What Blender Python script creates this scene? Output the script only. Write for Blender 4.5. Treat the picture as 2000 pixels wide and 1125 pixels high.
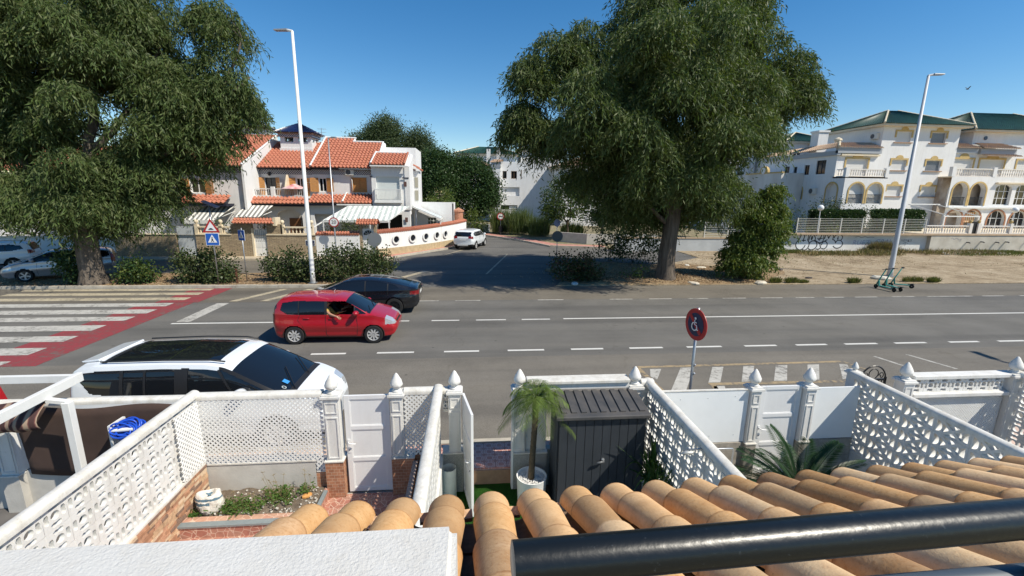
import bpy,bmesh,math,random
import numpy as np
from mathutils import Vector,Matrix
scene=bpy.context.scene
for o in list(bpy.data.objects):
 bpy.data.objects.remove(o,do_unlink=True)
COL=scene.collection
R=math.radians
PI=math.pi
# camera
CAM_H=4.85
YAW,PITCH,ROLL=R(5.26),R(12.2),R(0.75)
fwd=Vector((math.sin(YAW)*math.cos(PITCH),math.cos(YAW)*math.cos(PITCH),-math.sin(PITCH)))
rgt=Vector((math.cos(YAW),-math.sin(YAW),0))
upv=rgt.cross(fwd)
cr=rgt*math.cos(ROLL)+upv*math.sin(ROLL)
cu=-rgt*math.sin(ROLL)+upv*math.cos(ROLL)
cam_d=bpy.data.cameras.new('camera')
cam=bpy.data.objects.new('camera',cam_d)
COL.objects.link(cam)
cam.matrix_world=Matrix(((cr.x,cu.x,-fwd.x,0),(cr.y,cu.y,-fwd.y,0),(cr.z,cu.z,-fwd.z,CAM_H),(0,0,0,1)))
cam_d.sensor_width=36
cam_d.lens=36*870/2000
cam_d.clip_start=0.05
cam_d.clip_end=3000
scene.camera=cam
# light
SUN=Vector((0.559,-0.344,0.755)).normalized()
world=bpy.data.worlds.new('World')
scene.world=world
world.use_nodes=True
wn=world.node_tree
bg=wn.nodes['Background']
sky=wn.nodes.new('ShaderNodeTexSky')
sky.sky_type='NISHITA'
sky.sun_disc=False
sky.sun_elevation=math.asin(SUN.z)
sky.sun_rotation=math.atan2(SUN.x,SUN.y)
sky.altitude=20
sky.air_density=1.0
sky.dust_density=0.0
sky.ozone_density=2.0
hsv=wn.nodes.new('ShaderNodeHueSaturation')
hsv.inputs['Saturation'].default_value=1.38
wn.links.new(sky.outputs[0],hsv.inputs['Color'])
wn.links.new(hsv.outputs[0],bg.inputs[0])
bg.inputs[1].default_value=0.108
sl=bpy.data.lights.new('sun','SUN')
sl.energy=4.8
sl.angle=R(0.53)
sl.color=(1.0,0.93,0.80)
sun=bpy.data.objects.new('sun',sl)
COL.objects.link(sun)
sun.rotation_mode='QUATERNION'
sun.rotation_quaternion=SUN.to_track_quat('Z','Y')
sun.location=(30,-15,40)
vs=scene.view_settings
vs.view_transform='Standard'
vs.look='None'
vs.exposure=0.28
vs.gamma=1.0
vs.use_curve_mapping=False
# materials
MC={}
def mat(name,rgb,rough=0.6,metal=0.0,var=0.0,vs=3.0,bump=0.0,bs=40.0,rgb2=None,spec=0.5,coat=0.0,detail=4,bd=0.01,stretch=None,grime=0.0):
 """plain procedural: colour with noise variation (world position) and fine relief"""
 if name in MC:
  return MC[name]
 m=bpy.data.materials.new(name)
 m.use_nodes=True
 nt=m.node_tree
 b=nt.nodes['Principled BSDF']
 b.inputs['Roughness'].default_value=rough
 b.inputs['Metallic'].default_value=metal
 b.inputs['Specular IOR Level'].default_value=spec
 b.inputs['Coat Weight'].default_value=coat
 b.inputs['Coat Roughness'].default_value=0.04
 c=(*rgb,1)
 b.inputs['Base Color'].default_value=c
 pos=None
 if var or rgb2 or bump:
  g=nt.nodes.new('ShaderNodeNewGeometry')
  pos=g.outputs['Position']
  if stretch:
   mp=nt.nodes.new('ShaderNodeVectorMath');mp.operation='MULTIPLY'
   nt.links.new(pos,mp.inputs[0]);mp.inputs[1].default_value=stretch
   pos=mp.outputs[0]
 if var or rgb2:
  n=nt.nodes.new('ShaderNodeTexNoise')
  n.inputs['Scale'].default_value=vs
  n.inputs['Detail'].default_value=detail
  n.inputs['Roughness'].default_value=0.62
  nt.links.new(pos,n.inputs['Vector'])
  r=nt.nodes.new('ShaderNodeValToRGB')
  r.color_ramp.elements[0].position=0.3
  r.color_ramp.elements[1].position=0.7
  if rgb2:
   r.color_ramp.elements[0].color=c
   r.color_ramp.elements[1].color=(*rgb2,1)
  else:
   r.color_ramp.elements[0].color=(*[x*(1-var)for x in rgb],1)
   r.color_ramp.elements[1].color=(*[min(1,x*(1+var))for x in rgb],1)
  nt.links.new(n.outputs['Fac'],r.inputs[0])
  nt.links.new(r.outputs[0],b.inputs['Base Color'])
 if grime:
  g2=nt.nodes.new('ShaderNodeNewGeometry');ml=nt.nodes.new('ShaderNodeVectorMath');ml.operation='MULTIPLY';ml.inputs[1].default_value=(5.5,5.5,0.7)
  nt.links.new(g2.outputs['Position'],ml.inputs[0])
  f=mth(m,'MULTIPLY',ramp(m,noise(m,1.0,ml.outputs[0],6,.7),[(.46,(0,0,0)),(.72,(1,1,1))]),grime)
  f=mth(m,'ADD',f,mth(m,'MULTIPLY',ramp(m,noise(m,17,g2.outputs['Position'],5,.75),[(.58,(0,0,0)),(.7,(1,1,1))]),grime*.7))
  src=b.inputs['Base Color'].links[0].from_socket if b.inputs['Base Color'].is_linked else tuple(rgb)
  nt.links.new(mixc(m,f,src,(.42,.38,.31)),b.inputs['Base Color'])
 if bump:
  n2=nt.nodes.new('ShaderNodeTexNoise')
  n2.inputs['Scale'].default_value=bs
  n2.inputs['Detail'].default_value=3
  nt.links.new(pos,n2.inputs['Vector'])
  bp=nt.nodes.new('ShaderNodeBump')
  bp.inputs['Strength'].default_value=bump
  bp.inputs['Distance'].default_value=bd
  nt.links.new(n2.outputs['Fac'],bp.inputs['Height'])
  nt.links.new(bp.outputs[0],b.inputs['Normal'])
 MC[name]=m
 return m
def mth(m,op,a,b=None,c=None):
 n=N(m,'ShaderNodeMath',operation=op)
 for i,v in enumerate((a,b,c)):
  if v is None:continue
  if isinstance(v,(int,float)):n.inputs[i].default_value=v
  else:L(m,v,n.inputs[i])
 return n.outputs[0]
def N(m,t,**kw):
 n=m.node_tree.nodes.new(t)
 for k,v in kw.items():
  setattr(n,k,v)
 return n
def L(m,a,b):
 m.node_tree.links.new(a,b)
def bsdf(m):
 return m.node_tree.nodes['Principled BSDF']
def ramp(m,fac,stops):
 r=N(m,'ShaderNodeValToRGB')
 e=r.color_ramp.elements
 while len(e)<len(stops):
  e.new(0.5)
 for i,(p,c)in enumerate(stops):
  e[i].position=p
  e[i].color=(*c,1)
 L(m,fac,r.inputs[0])
 return r.outputs[0]
def noise(m,scale,vec=None,detail=4,rough=0.6):
 n=N(m,'ShaderNodeTexNoise')
 n.inputs['Scale'].default_value=scale
 n.inputs['Detail'].default_value=detail
 n.inputs['Roughness'].default_value=rough
 if vec is None:
  vec=N(m,'ShaderNodeNewGeometry').outputs['Position']
 L(m,vec,n.inputs['Vector'])
 return n.outputs['Fac']
def mixc(m,fac,a,b,mode='MIX'):
 x=N(m,'ShaderNodeMix',data_type='RGBA',blend_type=mode)
 for s,v in((x.inputs[0],fac),(x.inputs[6],a),(x.inputs[7],b)):
  if isinstance(v,(int,float)):
   s.default_value=v
  elif isinstance(v,tuple):
   s.default_value=(*v,1)
  else:
   L(m,v,s)
 return x.outputs[2]
def bumpn(m,h,strength,dist=0.01):
 bp=N(m,'ShaderNodeBump')
 bp.inputs['Strength'].default_value=strength
 bp.inputs['Distance'].default_value=dist
 L(m,h,bp.inputs['Height'])
 L(m,bp.outputs[0],bsdf(m).inputs['Normal'])
# mesh builder
WL={}
def tag(o,label=None,cat=None,group=None,kind=None):
 if label:o['label']=label
 if cat:o['category']=cat
 if group:o['group']=group
 if kind:o['kind']=kind
 return o
def thing(name,loc,label,cat,group=None,rz=0.0):
 o=bpy.data.objects.new(name,None)
 o.empty_display_size=0.2
 COL.objects.link(o)
 o.location=loc
 o.rotation_euler=(0,0,rz)
 WL[o.name]=Vector(loc)
 return tag(o,label,cat,group)
def link_mesh(name,me,parent=None,loc=None,world=True):
 """link a mesh whose vertices are in world space (world=True) or local"""
 o=bpy.data.objects.new(name,me)
 COL.objects.link(o)
 if parent is not None:
  o.parent=parent
  if world:
   w=WL[parent.name]
   if w.length>0:
    me.transform(Matrix.Translation(-w))
   WL[o.name]=w
  else:
   WL[o.name]=WL.get(parent.name,Vector((0,0,0)))
 else:
  if loc is not None:
   me.transform(Matrix.Translation(-Vector(loc)))
   o.location=loc
  WL[o.name]=Vector(loc)if loc is not None else Vector((0,0,0))
 return o
def inst(name,me,parent,loc=(0,0,0),rot=(0,0,0),sc=(1,1,1),world=True):
 """another object sharing mesh data; loc in world space"""
 o=bpy.data.objects.new(name,me)
 COL.objects.link(o)
 l=Vector(loc)
 if parent is not None:
  o.parent=parent
  if world:
   l=l-WL[parent.name]
 o.location=l
 o.rotation_euler=rot
 o.scale=sc
 WL[o.name]=Vector(loc)
 return o
def copy_tree(o,parent=None):
 c=o.copy()
 COL.objects.link(c)
 c.parent=parent
 WL[c.name]=WL.get(o.name,Vector((0,0,0)))
 for ch in list(o.children):
  copy_tree(ch,c)
 return c
class MB:
 def __init__(s):
  s.v=[];s.f=[];s.mi=[];s.m=0
 def add(s,vs,fs):
  n=len(s.v)
  s.v+=[tuple(p)for p in vs]
  for f in fs:
   s.f.append([i+n for i in f]);s.mi.append(s.m)
  return s
 def hexa(s,p):
  """8 points: bottom ring 0-3, top ring 4-7"""
  return s.add(p,[(3,2,1,0),(4,5,6,7),(0,1,5,4),(1,2,6,5),(2,3,7,6),(3,0,4,7)])
 def box(s,x0,x1,y0,y1,z0,z1):
  return s.hexa([(x0,y0,z0),(x1,y0,z0),(x1,y1,z0),(x0,y1,z0),(x0,y0,z1),(x1,y0,z1),(x1,y1,z1),(x0,y1,z1)])
 def cbox(s,c,sx,sy,sz,rz=0):
  """centred at c (x,y), base at c.z"""
  ca,sa=math.cos(rz),math.sin(rz)
  def q(x,y,z):return(c[0]+x*ca-y*sa,c[1]+x*sa+y*ca,c[2]+z)
  a,b=sx/2,sy/2
  return s.hexa([q(-a,-b,0),q(a,-b,0),q(a,b,0),q(-a,b,0),q(-a,-b,sz),q(a,-b,sz),q(a,b,sz),q(-a,b,sz)])
 def bar(s,p0,p1,w,h,up=(0,0,1)):
  """rectangular bar along p0-p1; w sideways, h along up"""
  p0,p1,up=Vector(p0),Vector(p1),Vector(up)
  d=(p1-p0).normalized()
  sd=d.cross(up)
  if sd.length<1e-6:
   sd=d.cross(Vector((1,0,0)))
  sd.normalize()
  u=sd.cross(d)
  a,b=sd*w/2,u*h/2
  return s.hexa([p0-a-b,p0+a-b,p1+a-b,p1-a-b,p0-a+b,p0+a+b,p1+a+b,p1-a+b])
 def tube(s,pts,r,n=8,cap=True):
  pts=[Vector(p)for p in pts]
  if not isinstance(r,(list,tuple)):
   r=[r]*len(pts)
  base=len(s.v)
  prev=None
  for i,p in enumerate(pts):
   d=(pts[min(i+1,len(pts)-1)]-pts[max(i-1,0)])
   if d.length<1e-9:d=Vector((0,0,1))
   d.normalize()
   if prev is None:
    a=d.orthogonal().normalized()
   else:
    a=prev-d*prev.dot(d)
    a=a.normalized()if a.length>1e-6 else d.orthogonal().normalized()
   prev=a
   b=d.cross(a)
   for k in range(n):
    t=2*PI*k/n
    s.v.append(tuple(p+a*(r[i]*math.cos(t))+b*(r[i]*math.sin(t))))
  for i in range(len(pts)-1):
   for k in range(n):
    k2=(k+1)%n
    s.f.append([base+i*n+k,base+i*n+k2,base+(i+1)*n+k2,base+(i+1)*n+k]);s.mi.append(s.m)
  if cap:
   s.f.append([base+k for k in range(n)][::-1]);s.mi.append(s.m)
   e=base+(len(pts)-1)*n
   s.f.append([e+k for k in range(n)]);s.mi.append(s.m)
  return s
 def lathe(s,prof,c=(0,0,0),n=16,axis='z',cap=True):
  """prof: list of (r, h)"""
  base=len(s.v)
  for r,h in prof:
   for k in range(n):
    t=2*PI*k/n
    x,y=r*math.cos(t),r*math.sin(t)
    if axis=='z':p=(x,y,h)
    elif axis=='y':p=(x,h,y)
    else:p=(h,x,y)
    s.v.append((p[0]+c[0],p[1]+c[1],p[2]+c[2]))
  for i in range(len(prof)-1):
   for k in range(n):
    k2=(k+1)%n
    s.f.append([base+i*n+k,base+i*n+k2,base+(i+1)*n+k2,base+(i+1)*n+k]);s.mi.append(s.m)
  if cap:
   s.f.append([base+k for k in range(n)][::-1]);s.mi.append(s.m)
   e=base+(len(prof)-1)*n
   s.f.append([e+k for k in range(n)]);s.mi.append(s.m)
  return s
 def poly(s,pts):
  return s.add(pts,[list(range(len(pts)))])
 def prism(s,pts,off):
  """extrude polygon pts (3d) by vector off"""
  n=len(pts)
  off=Vector(off)
  vs=[Vector(p)for p in pts]+[Vector(p)+off for p in pts]
  fs=[list(range(n))[::-1],[n+i for i in range(n)]]
  for i in range(n):
   j=(i+1)%n
   fs.append([i,j,n+j,n+i])
  return s.add(vs,fs)
 def mesh(s,name,mats,smooth=False,fixn=True):
  me=bpy.data.meshes.new(name)
  me.from_pydata(s.v,[],s.f)
  if not isinstance(mats,(list,tuple)):mats=[mats]
  for m in mats:me.materials.append(m)
  if len(mats)>1:
   me.polygons.foreach_set('material_index',s.mi)
  if fixn:
   bm=bmesh.new();bm.from_mesh(me)
   bmesh.ops.recalc_face_normals(bm,faces=bm.faces)
   bm.to_mesh(me);bm.free()
  if smooth:
   me.polygons.foreach_set('use_smooth',[True]*len(me.polygons))
   if smooth=='auto':
    me.set_sharp_from_angle(angle=R(38))
  me.update()
  return me
 def build(s,name,mats,parent=None,loc=None,smooth=False,world=True,bevel=0,fixn=True):
  me=s.mesh(name,mats,smooth,fixn)
  o=link_mesh(name,me,parent,loc,world)
  if bevel:
   b=o.modifiers.new('bevel','BEVEL');b.width=bevel;b.segments=2;b.limit_method='ANGLE';b.angle_limit=R(40)
  return o
def flat(name,splines,thick,mats,xf=None):
 """filled 2D outline with holes (list of point lists), thickness along z, as a mesh"""
 cu_=bpy.data.curves.new(name,'CURVE')
 cu_.dimensions='2D';cu_.fill_mode='BOTH' if thick else 'FRONT'
 cu_.extrude=thick/2
 for pts in splines:
  sp=cu_.splines.new('POLY')
  sp.points.add(len(pts)-1)
  for i,p in enumerate(pts):
   sp.points[i].co=(p[0],p[1],0,1)
  sp.use_cyclic_u=True
 o=bpy.data.objects.new(name,cu_)
 COL.objects.link(o)
 me=bpy.data.meshes.new_from_object(o.evaluated_get(bpy.context.evaluated_depsgraph_get()))
 bpy.data.objects.remove(o);bpy.data.curves.remove(cu_)
 me.name=name
 me.materials.clear()
 for m in(mats if isinstance(mats,(list,tuple))else[mats]):me.materials.append(m)
 if xf is not None:me.transform(xf)
 return me
def text_mesh(s,size,m,thick=0.004,shear=0.0,spacing=1.0,offset=0.0):
 cu_=bpy.data.curves.new('lettering','FONT')
 cu_.body=s;cu_.size=size;cu_.extrude=thick/2;cu_.align_x='CENTER';cu_.align_y='CENTER'
 cu_.shear=shear;cu_.space_character=spacing;cu_.offset=offset;cu_.resolution_u=3
 o=bpy.data.objects.new('lettering',cu_)
 COL.objects.link(o)
 me=bpy.data.meshes.new_from_object(o.evaluated_get(bpy.context.evaluated_depsgraph_get()))
 bpy.data.objects.remove(o);bpy.data.curves.remove(cu_)
 me.materials.clear();me.materials.append(m)
 return me
def circ(cx,cy,r,n=24,a0=0,a1=2*PI,ry=None):
 full=abs(a1-a0-2*PI)<1e-6
 k=n if full else n+1
 return[(cx+r*math.cos(a0+(a1-a0)*i/n),cy+(ry or r)*math.sin(a0+(a1-a0)*i/n))for i in range(k)]
class Fr:
 """a wall plane: P(u, z, d) = o + u*U + z*Z + d*outward"""
 def __init__(s,o,ang):
  """ang: direction of U in plan (0 = +X, wall faces -Y)"""
  s.o=Vector(o);s.U=Vector((math.cos(ang),math.sin(ang),0));s.n=Vector((math.sin(ang),-math.cos(ang),0));s.ang=ang
 def P(s,u,z,d=0):
  return s.o+s.U*u+Vector((0,0,z))+s.n*d
 def box(s,mb,u0,u1,z0,z1,d0,d1):
  """d0 inner, d1 outer"""
  P=s.P
  return mb.hexa([P(u0,z0,d1),P(u1,z0,d1),P(u1,z0,d0),P(u0,z0,d0),P(u0,z1,d1),P(u1,z1,d1),P(u1,z1,d0),P(u0,z1,d0)])
 def mat4(s,u,z,d):
  """matrix: local x->U, y->Z, z->outward at the point"""
  p=s.P(u,z,d)
  return Matrix(((s.U.x,0,s.n.x,p.x),(s.U.y,0,s.n.y,p.y),(0,1,0,p.z),(0,0,0,1)))
 def wall(s,mb,u0,u1,z0,z1,ops=(),depth=0.25,back=True):
  """front face with openings (u0,u1,z0,z1,arch) and reveals"""
  us=sorted({u0,u1,*[o[0]for o in ops],*[o[1]for o in ops]})
  zs=sorted({z0,z1,*[o[2]for o in ops],*[o[3]for o in ops]})
  P=s.P
  for i in range(len(us)-1):
   for j in range(len(zs)-1):
    cu2,cz=(us[i]+us[i+1])/2,(zs[j]+zs[j+1])/2
    if any(o[0]<cu2<o[1]and o[2]<cz<o[3]for o in ops):continue
    mb.poly([P(us[i],zs[j]),P(us[i+1],zs[j]),P(us[i+1],zs[j+1]),P(us[i],zs[j+1])])
  for o in ops:
   a,b,c,e=o[:4]
   arch=len(o)>4 and o[4]
   if not arch:
    ring=[(a,c),(b,c),(b,e),(a,e)]
   else:
    r=(b-a)/2
    h=min(r,(e-c)*0.5)if arch is True else arch
    arc=[((a+b)/2+r*math.cos(t),e-h+h*math.sin(t))for t in[PI*k/12 for k in range(13)]]
    ring=[(a,c),(b,c)]+arc
    mb.poly([P(*q)for q in[(b,e)]+arc[6::-1][::1]]if False else[P(b,e)]+[P(*q)for q in arc[:7]][::-1])
    mb.poly([P(a,e)]+[P(*q)for q in arc[6:]][::-1])
   n=len(ring)
   for k in range(n):
    p,q=ring[k],ring[(k+1)%n]
    mb.poly([P(*p),P(*p,-depth),P(*q,-depth),P(*q)])
  return mb
def tile_roof(mb,p0,p1,p2,p3,pitch=0.29,row=0.44,amp=0.085,lift=0.06,seg=5):
 """barrel-tile surface on the patch eave p0-p1, ridge p3-p2, rows overlapping"""
 p0,p1,p2,p3=map(Vector,(p0,p1,p2,p3))
 W=max((p1-p0).length,(p2-p3).length)
 H=max((p3-p0).length,(p2-p1).length)
 nt_=max(2,round(W/pitch));nr=max(1,round(H/row))
 nrm=(p1-p0).cross(p3-p0).normalized()
 if nrm.z<0:nrm=-nrm
 nu=nt_*seg
 w=[amp*max(0.0,math.sin(2*PI*(k/seg)))+amp*0.55*abs(math.cos(PI*(k/seg-0.25)))for k in range(nu+1)]
 for r in range(nr):
  base=len(mb.v)
  for e,(v,lf)in enumerate(((r/nr,lift),((r+1)/nr+0.02/H,0.0))):
   a=p0.lerp(p3,min(v,1));b=p1.lerp(p2,min(v,1))
   for k in range(nu+1):
    mb.v.append(tuple(a.lerp(b,k/nu)+nrm*(w[k]+lf)))
  for k in range(nu):
   mb.f.append([base+k,base+k+1,base+nu+2+k,base+nu+1+k]);mb.mi.append(mb.m)
  b2=len(mb.v)
  a=p0.lerp(p3,r/nr);b=p1.lerp(p2,r/nr)
  for k in range(nu+1):
   mb.v.append(tuple(a.lerp(b,k/nu)+nrm*(w[k]*0.4)))
  for k in range(nu):
   mb.f.append([b2+k,b2+k+1,base+k+1,base+k]);mb.mi.append(mb.m)
 return mb
# the setting
def asphalt(name,base,patch,seed=0.0):
 m=mat(name,base,rough=0.9,spec=0.25)
 pos=N(m,'ShaderNodeNewGeometry').outputs['Position']
 n1=noise(m,0.35,pos,5,0.65)
 n2=noise(m,90,pos,2,0.5)
 st=N(m,'ShaderNodeVectorMath',operation='MULTIPLY')
 L(m,pos,st.inputs[0]);st.inputs[1].default_value=(0.12,1.6,1)
 n3=noise(m,1.0,st.outputs[0],4,0.6)
 c=ramp(m,n1,[(0.3,tuple(x*0.80 for x in base)),(0.7,tuple(x*1.16 for x in base))])
 c=mixc(m,ramp(m,n3,[(0.42,(0,0,0)),(0.75,(0.55,0.55,0.55))]),c,patch)
 sp=ramp(m,n2,[(0.35,(0.72,0.72,0.72)),(0.65,(1.22,1.22,1.22))])
 c=mixc(m,1.0,c,sp,'MULTIPLY')
 tr=N(m,'ShaderNodeVectorMath',operation='MULTIPLY');L(m,pos,tr.inputs[0]);tr.inputs[1].default_value=(0.03,0.9,1)
 c=mixc(m,1.0,c,ramp(m,noise(m,1.0,tr.outputs[0],3,.5),[(0.35,(0.80,0.80,0.81)),(0.5,(1.0,1.0,1.0)),(0.68,(1.10,1.09,1.07))]),'MULTIPLY')
 vo=N(m,'ShaderNodeTexVoronoi',feature='DISTANCE_TO_EDGE')
 vo.inputs['Scale'].default_value=0.16
 wp=N(m,'ShaderNodeVectorMath',operation='ADD')
 nv=N(m,'ShaderNodeTexNoise');nv.inputs['Scale'].default_value=1.4;L(m,pos,nv.inputs['Vector'])
 L(m,pos,wp.inputs[0]);L(m,nv.outputs['Color'],wp.inputs[1]);L(m,wp.outputs[0],vo.inputs['Vector'])
 cr_=ramp(m,vo.outputs['Distance'],[(0.0,(0.86,0.85,0.84)),(0.004,(1,1,1))])
 c=mixc(m,1.0,c,cr_,'MULTIPLY')
 v2=N(m,'ShaderNodeTexVoronoi');v2.inputs['Scale'].default_value=1.1;L(m,pos,v2.inputs['Vector'])
 c=mixc(m,1.0,c,ramp(m,v2.outputs['Distance'],[(0.03,(0.55,0.55,0.55)),(0.06,(1,1,1))]),'MULTIPLY')
 L(m,c,bsdf(m).inputs['Base Color'])
 bumpn(m,n2,0.5,0.006)
 return m
M_road=asphalt('asphalt_main',(0.138,0.132,0.120),(0.165,0.155,0.138))
M_side=asphalt('asphalt_side',(0.125,0.120,0.110),(0.165,0.153,0.133))
M_shoulder=asphalt('asphalt_dusty',(0.155,0.138,0.112),(0.195,0.172,0.135))
M_conc=mat('kerb_concrete',(0.42,0.38,0.31),0.85,var=0.22,vs=2.5,bump=0.3,bs=60)
M_white_stucco=mat('white_stucco',(0.74,0.73,0.70),0.85,grime=.3,var=0.035,vs=0.9,bump=0.35,bs=30,bd=0.008)
M_white=mat('white_paint',(0.74,0.74,0.72),0.45,grime=.18,var=0.03,vs=2.0)
M_black=mat('black_metal',(0.012,0.012,0.013),0.4)
M_dark=mat('dark_void',(0.012,0.012,0.012),0.8)
M_galv=mat('galvanised_steel',(0.42,0.43,0.44),0.42,metal=0.75,var=0.12,vs=4)
def dirt_mat(name,a,b,c):
 m=mat(name,a,rough=0.95,spec=0.15)
 pos=N(m,'ShaderNodeNewGeometry').outputs['Position']
 n1=noise(m,0.4,pos,6,0.7)
 n2=noise(m,14,pos,4,0.7)
 n3=noise(m,2.2,pos,5,0.75)
 col=ramp(m,n1,[(0.32,a),(0.5,b),(0.68,c)])
 col=mixc(m,1.0,col,ramp(m,n3,[(0.35,(0.72,0.7,0.66)),(0.65,(1.15,1.14,1.12))]),'MULTIPLY')
 col=mixc(m,1.0,col,ramp(m,n2,[(0.35,(0.7,0.68,0.64)),(0.65,(1.15,1.15,1.15))]),'MULTIPLY')
 L(m,col,bsdf(m).inputs['Base Color'])
 bumpn(m,n2,0.7,0.03)
 return m
M_dirt=dirt_mat('dry_dirt',(0.23,0.175,0.115),(0.36,0.29,0.20),(0.46,0.385,0.285))
M_soil=dirt_mat('leaf_littered_soil',(0.20,0.14,0.085),(0.30,0.215,0.13),(0.40,0.31,0.20))
M_far=dirt_mat('far_ground',(0.22,0.19,0.12),(0.28,0.24,0.16),(0.20,0.22,0.11))
def sheet(name,pts,z,m,sub=None):
 mb=MB().poly([(x,y,z)for x,y in pts])
 o=mb.build(name,m,fixn=False)
 return tag(o,kind='structure')
def slab(name,pts,z0,z1,m):
 mb=MB().prism([(x,y,z0)for x,y in pts],(0,0,z1-z0))
 return tag(mb.build(name,m),kind='structure')
g=MB()
g.poly([(-900,-300,-0.42),(900,-300,-0.42),(900,1500,-0.42),(-900,1500,-0.42)])
tag(g.build('ground',M_far,fixn=False),kind='structure')
road=slab('road',[(-260,7.9),(260,7.9),(260,19.78),(-260,19.78)],-0.40,0.0,M_road)
slab('road_shoulder',[(-260,19.78),(260,19.78),(260,22.75),(-260,22.75)],-0.40,-0.002,M_shoulder)
near_bay=sheet('parking_bay',[(-60,7.95),(60,7.95),(60,12.6),(-60,12.6)],0.004,asphalt('asphalt_bay',(0.165,0.151,0.129),(0.19,0.172,0.145)))
side_road=slab('side_road',[(-4.6,22.75),(4.4,22.75),(5.4,25.2),(9.5,26.6),(17.6,33.0),(17.6,38.2),(11.9,38.6),(7.1,39.8),(4.7,45.0),(1.1,50.3),(-8,55.5),(-60,64),(-60,56),(-12,51.0),(-1.0,47.0),(0.9,44.8),(-2.25,37.9),(-5.7,33.1),(-4.9,27)],-0.40,-0.004,M_side)
service_road=slab('service_road',[(-120,26.6),(-4.92,26.6),(-5.64,31.9),(-120,31.9)],-0.40,-0.006,M_shoulder)
verge_left=slab('verge',[(-120,22.95),(-4.75,22.95),(-4.95,26.6),(-120,26.6)],-0.40,0.07,M_soil)
dirt_lot=slab('dirt_lot',[(4.45,22.76),(260,22.76),(260,36.9),(17.62,36.9),(17.62,33.0),(9.52,26.58),(5.42,25.18)],-0.40,0.03,M_dirt)
mm=MB()
cx,cy,nr,na=11.6,26.0,10,40
rng=random.Random(3)
jit=[1+0.18*math.sin(3*k*2*PI/na+1)+0.08*math.sin(7*k*2*PI/na)for k in range(na)]
vv=[(cx,cy,0.12)]
for i in range(1,nr+1):
 for k in range(na):
  t=2*PI*k/na
  r=i/nr
  vv.append((cx+7.0*r*jit[k]*math.cos(t),max(22.85,cy+4.6*r*jit[k]*math.sin(t)),0.034+0.09*(1-r)**0.8))
ff=[(0,1+k,1+(k+1)%na)for k in range(na)]
for i in range(nr-1):
 for k in range(na):
  a=1+i*na+k;b=1+i*na+(k+1)%na
  ff.append((a,a+na,b+na,b))
mm.add(vv,ff)
tag(mm.build('leaf_litter_ground',M_soil,smooth=True),kind='structure')
verge_mid=slab('verge_beyond',[(1.2,50.6),(5.0,45.1),(7.3,40.0),(12,38.75),(17.6,38.35),(17.6,37.1),(120,37.1),(120,120),(-60,120),(-60,64.2),(-8,55.8)],-0.40,0.10,M_far)
house_ground=slab('house_plot',[(-120,33.0),(-7.0,33.1),(-3.2,37.6),(0.1,44.6),(-1.5,46.2),(-12.2,50.2),(-120,55)],-0.40,0.06,M_dirt)
M_pinkpav=mat('red_pavement',(0.46,0.22,0.17),0.8,var=0.18,vs=3,bump=0.2,bs=30)
pav=slab('pavement_far',[(-120,31.9),(-5.66,31.9),(-5.72,33.0),(-6.9,33.0),(-120,33.0)],-0.40,0.11,mat('beige_paving',(0.46,0.39,0.29),0.85,var=0.16,vs=1.5,bump=0.2))
slab('pavement_corner',[(-6.9,33.0),(-5.7,33.05),(-2.22,37.9),(0.95,44.8),(0.1,44.9),(-3.1,37.9),(-6.9,33.9)],-0.40,0.12,M_pinkpav)
slab('pavement_beyond',[(1.12,50.4),(4.72,45.05),(7.12,39.85),(11.9,38.65),(12.1,40.0),(8.0,41.0),(5.6,46.0),(1.8,51.4)],-0.40,0.13,M_pinkpav)
def kerb(name,pts,w,z1,seg=1.0,z0=-0.3):
 """kerb stones along a polyline, each a stone of its own"""
 par=tag(bpy.data.objects.new(name,None),kind='structure')
 COL.objects.link(par);WL[par.name]=Vector((0,0,0))
 me=None
 rg=random.Random(5)
 for(a,b)in zip(pts[:-1],pts[1:]):
  a,b=Vector((*a,0)),Vector((*b,0))
  n=max(1,round((b-a).length/seg));l=(b-a).length/n
  if me is None:
   me=MB().box(-0.5,0.5,-0.5,0.5,0,1).mesh('kerb_stone',M_conc)
  ang=math.atan2(b.y-a.y,b.x-a.x)
  for i in range(n):
   c=a.lerp(b,(i+0.5)/n)
   inst('kerb_stone',me,par,(c.x,c.y,z0),(0,0,ang),(l-0.015,w,z1-z0+rg.uniform(-0.008,0.008)))
 return par
kerb('kerb_far',[(-34,22.85),(-5.6,22.85),(-4.85,23.3),(-4.68,24.6)],0.2,0.13)
kerb('kerb_near',[(-4.0,7.86),(4.0,7.86)],0.12,0.11,0.8)
kerb('kerb_corner',[(-5.66,33.0),(-2.16,37.86),(1.0,44.8)],0.16,0.14)
kerb('kerb_opposite',[(1.05,50.3),(4.64,45.0),(7.06,39.8),(11.9,38.55)],0.16,0.15)
slab('pavement_near',[(-60,6.98),(60,6.98),(60,7.8),(-60,7.8)],-0.40,0.075,mat('pavement_joint',(0.55,0.40,0.32),0.9,var=0.1))
m=mat('red_pattern_tile',(0.50,0.22,0.17),0.75,spec=0.3)
tc=N(m,'ShaderNodeTexCoord').outputs['Object']
sep=N(m,'ShaderNodeSeparateXYZ');L(m,tc,sep.inputs[0])
ax=mth(m,'ABSOLUTE',sep.outputs[0]);ay=mth(m,'ABSOLUTE',sep.outputs[1])
def sq(m,ax,ay,p):
 return mth(m,'POWER',mth(m,'ADD',mth(m,'POWER',ax,p),mth(m,'POWER',ay,p)),1.0/p)
d1=sq(m,ax,ay,4.0)
ring=mth(m,'LESS_THAN',mth(m,'ABSOLUTE',mth(m,'SUBTRACT',d1,0.055)),0.006)
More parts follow.
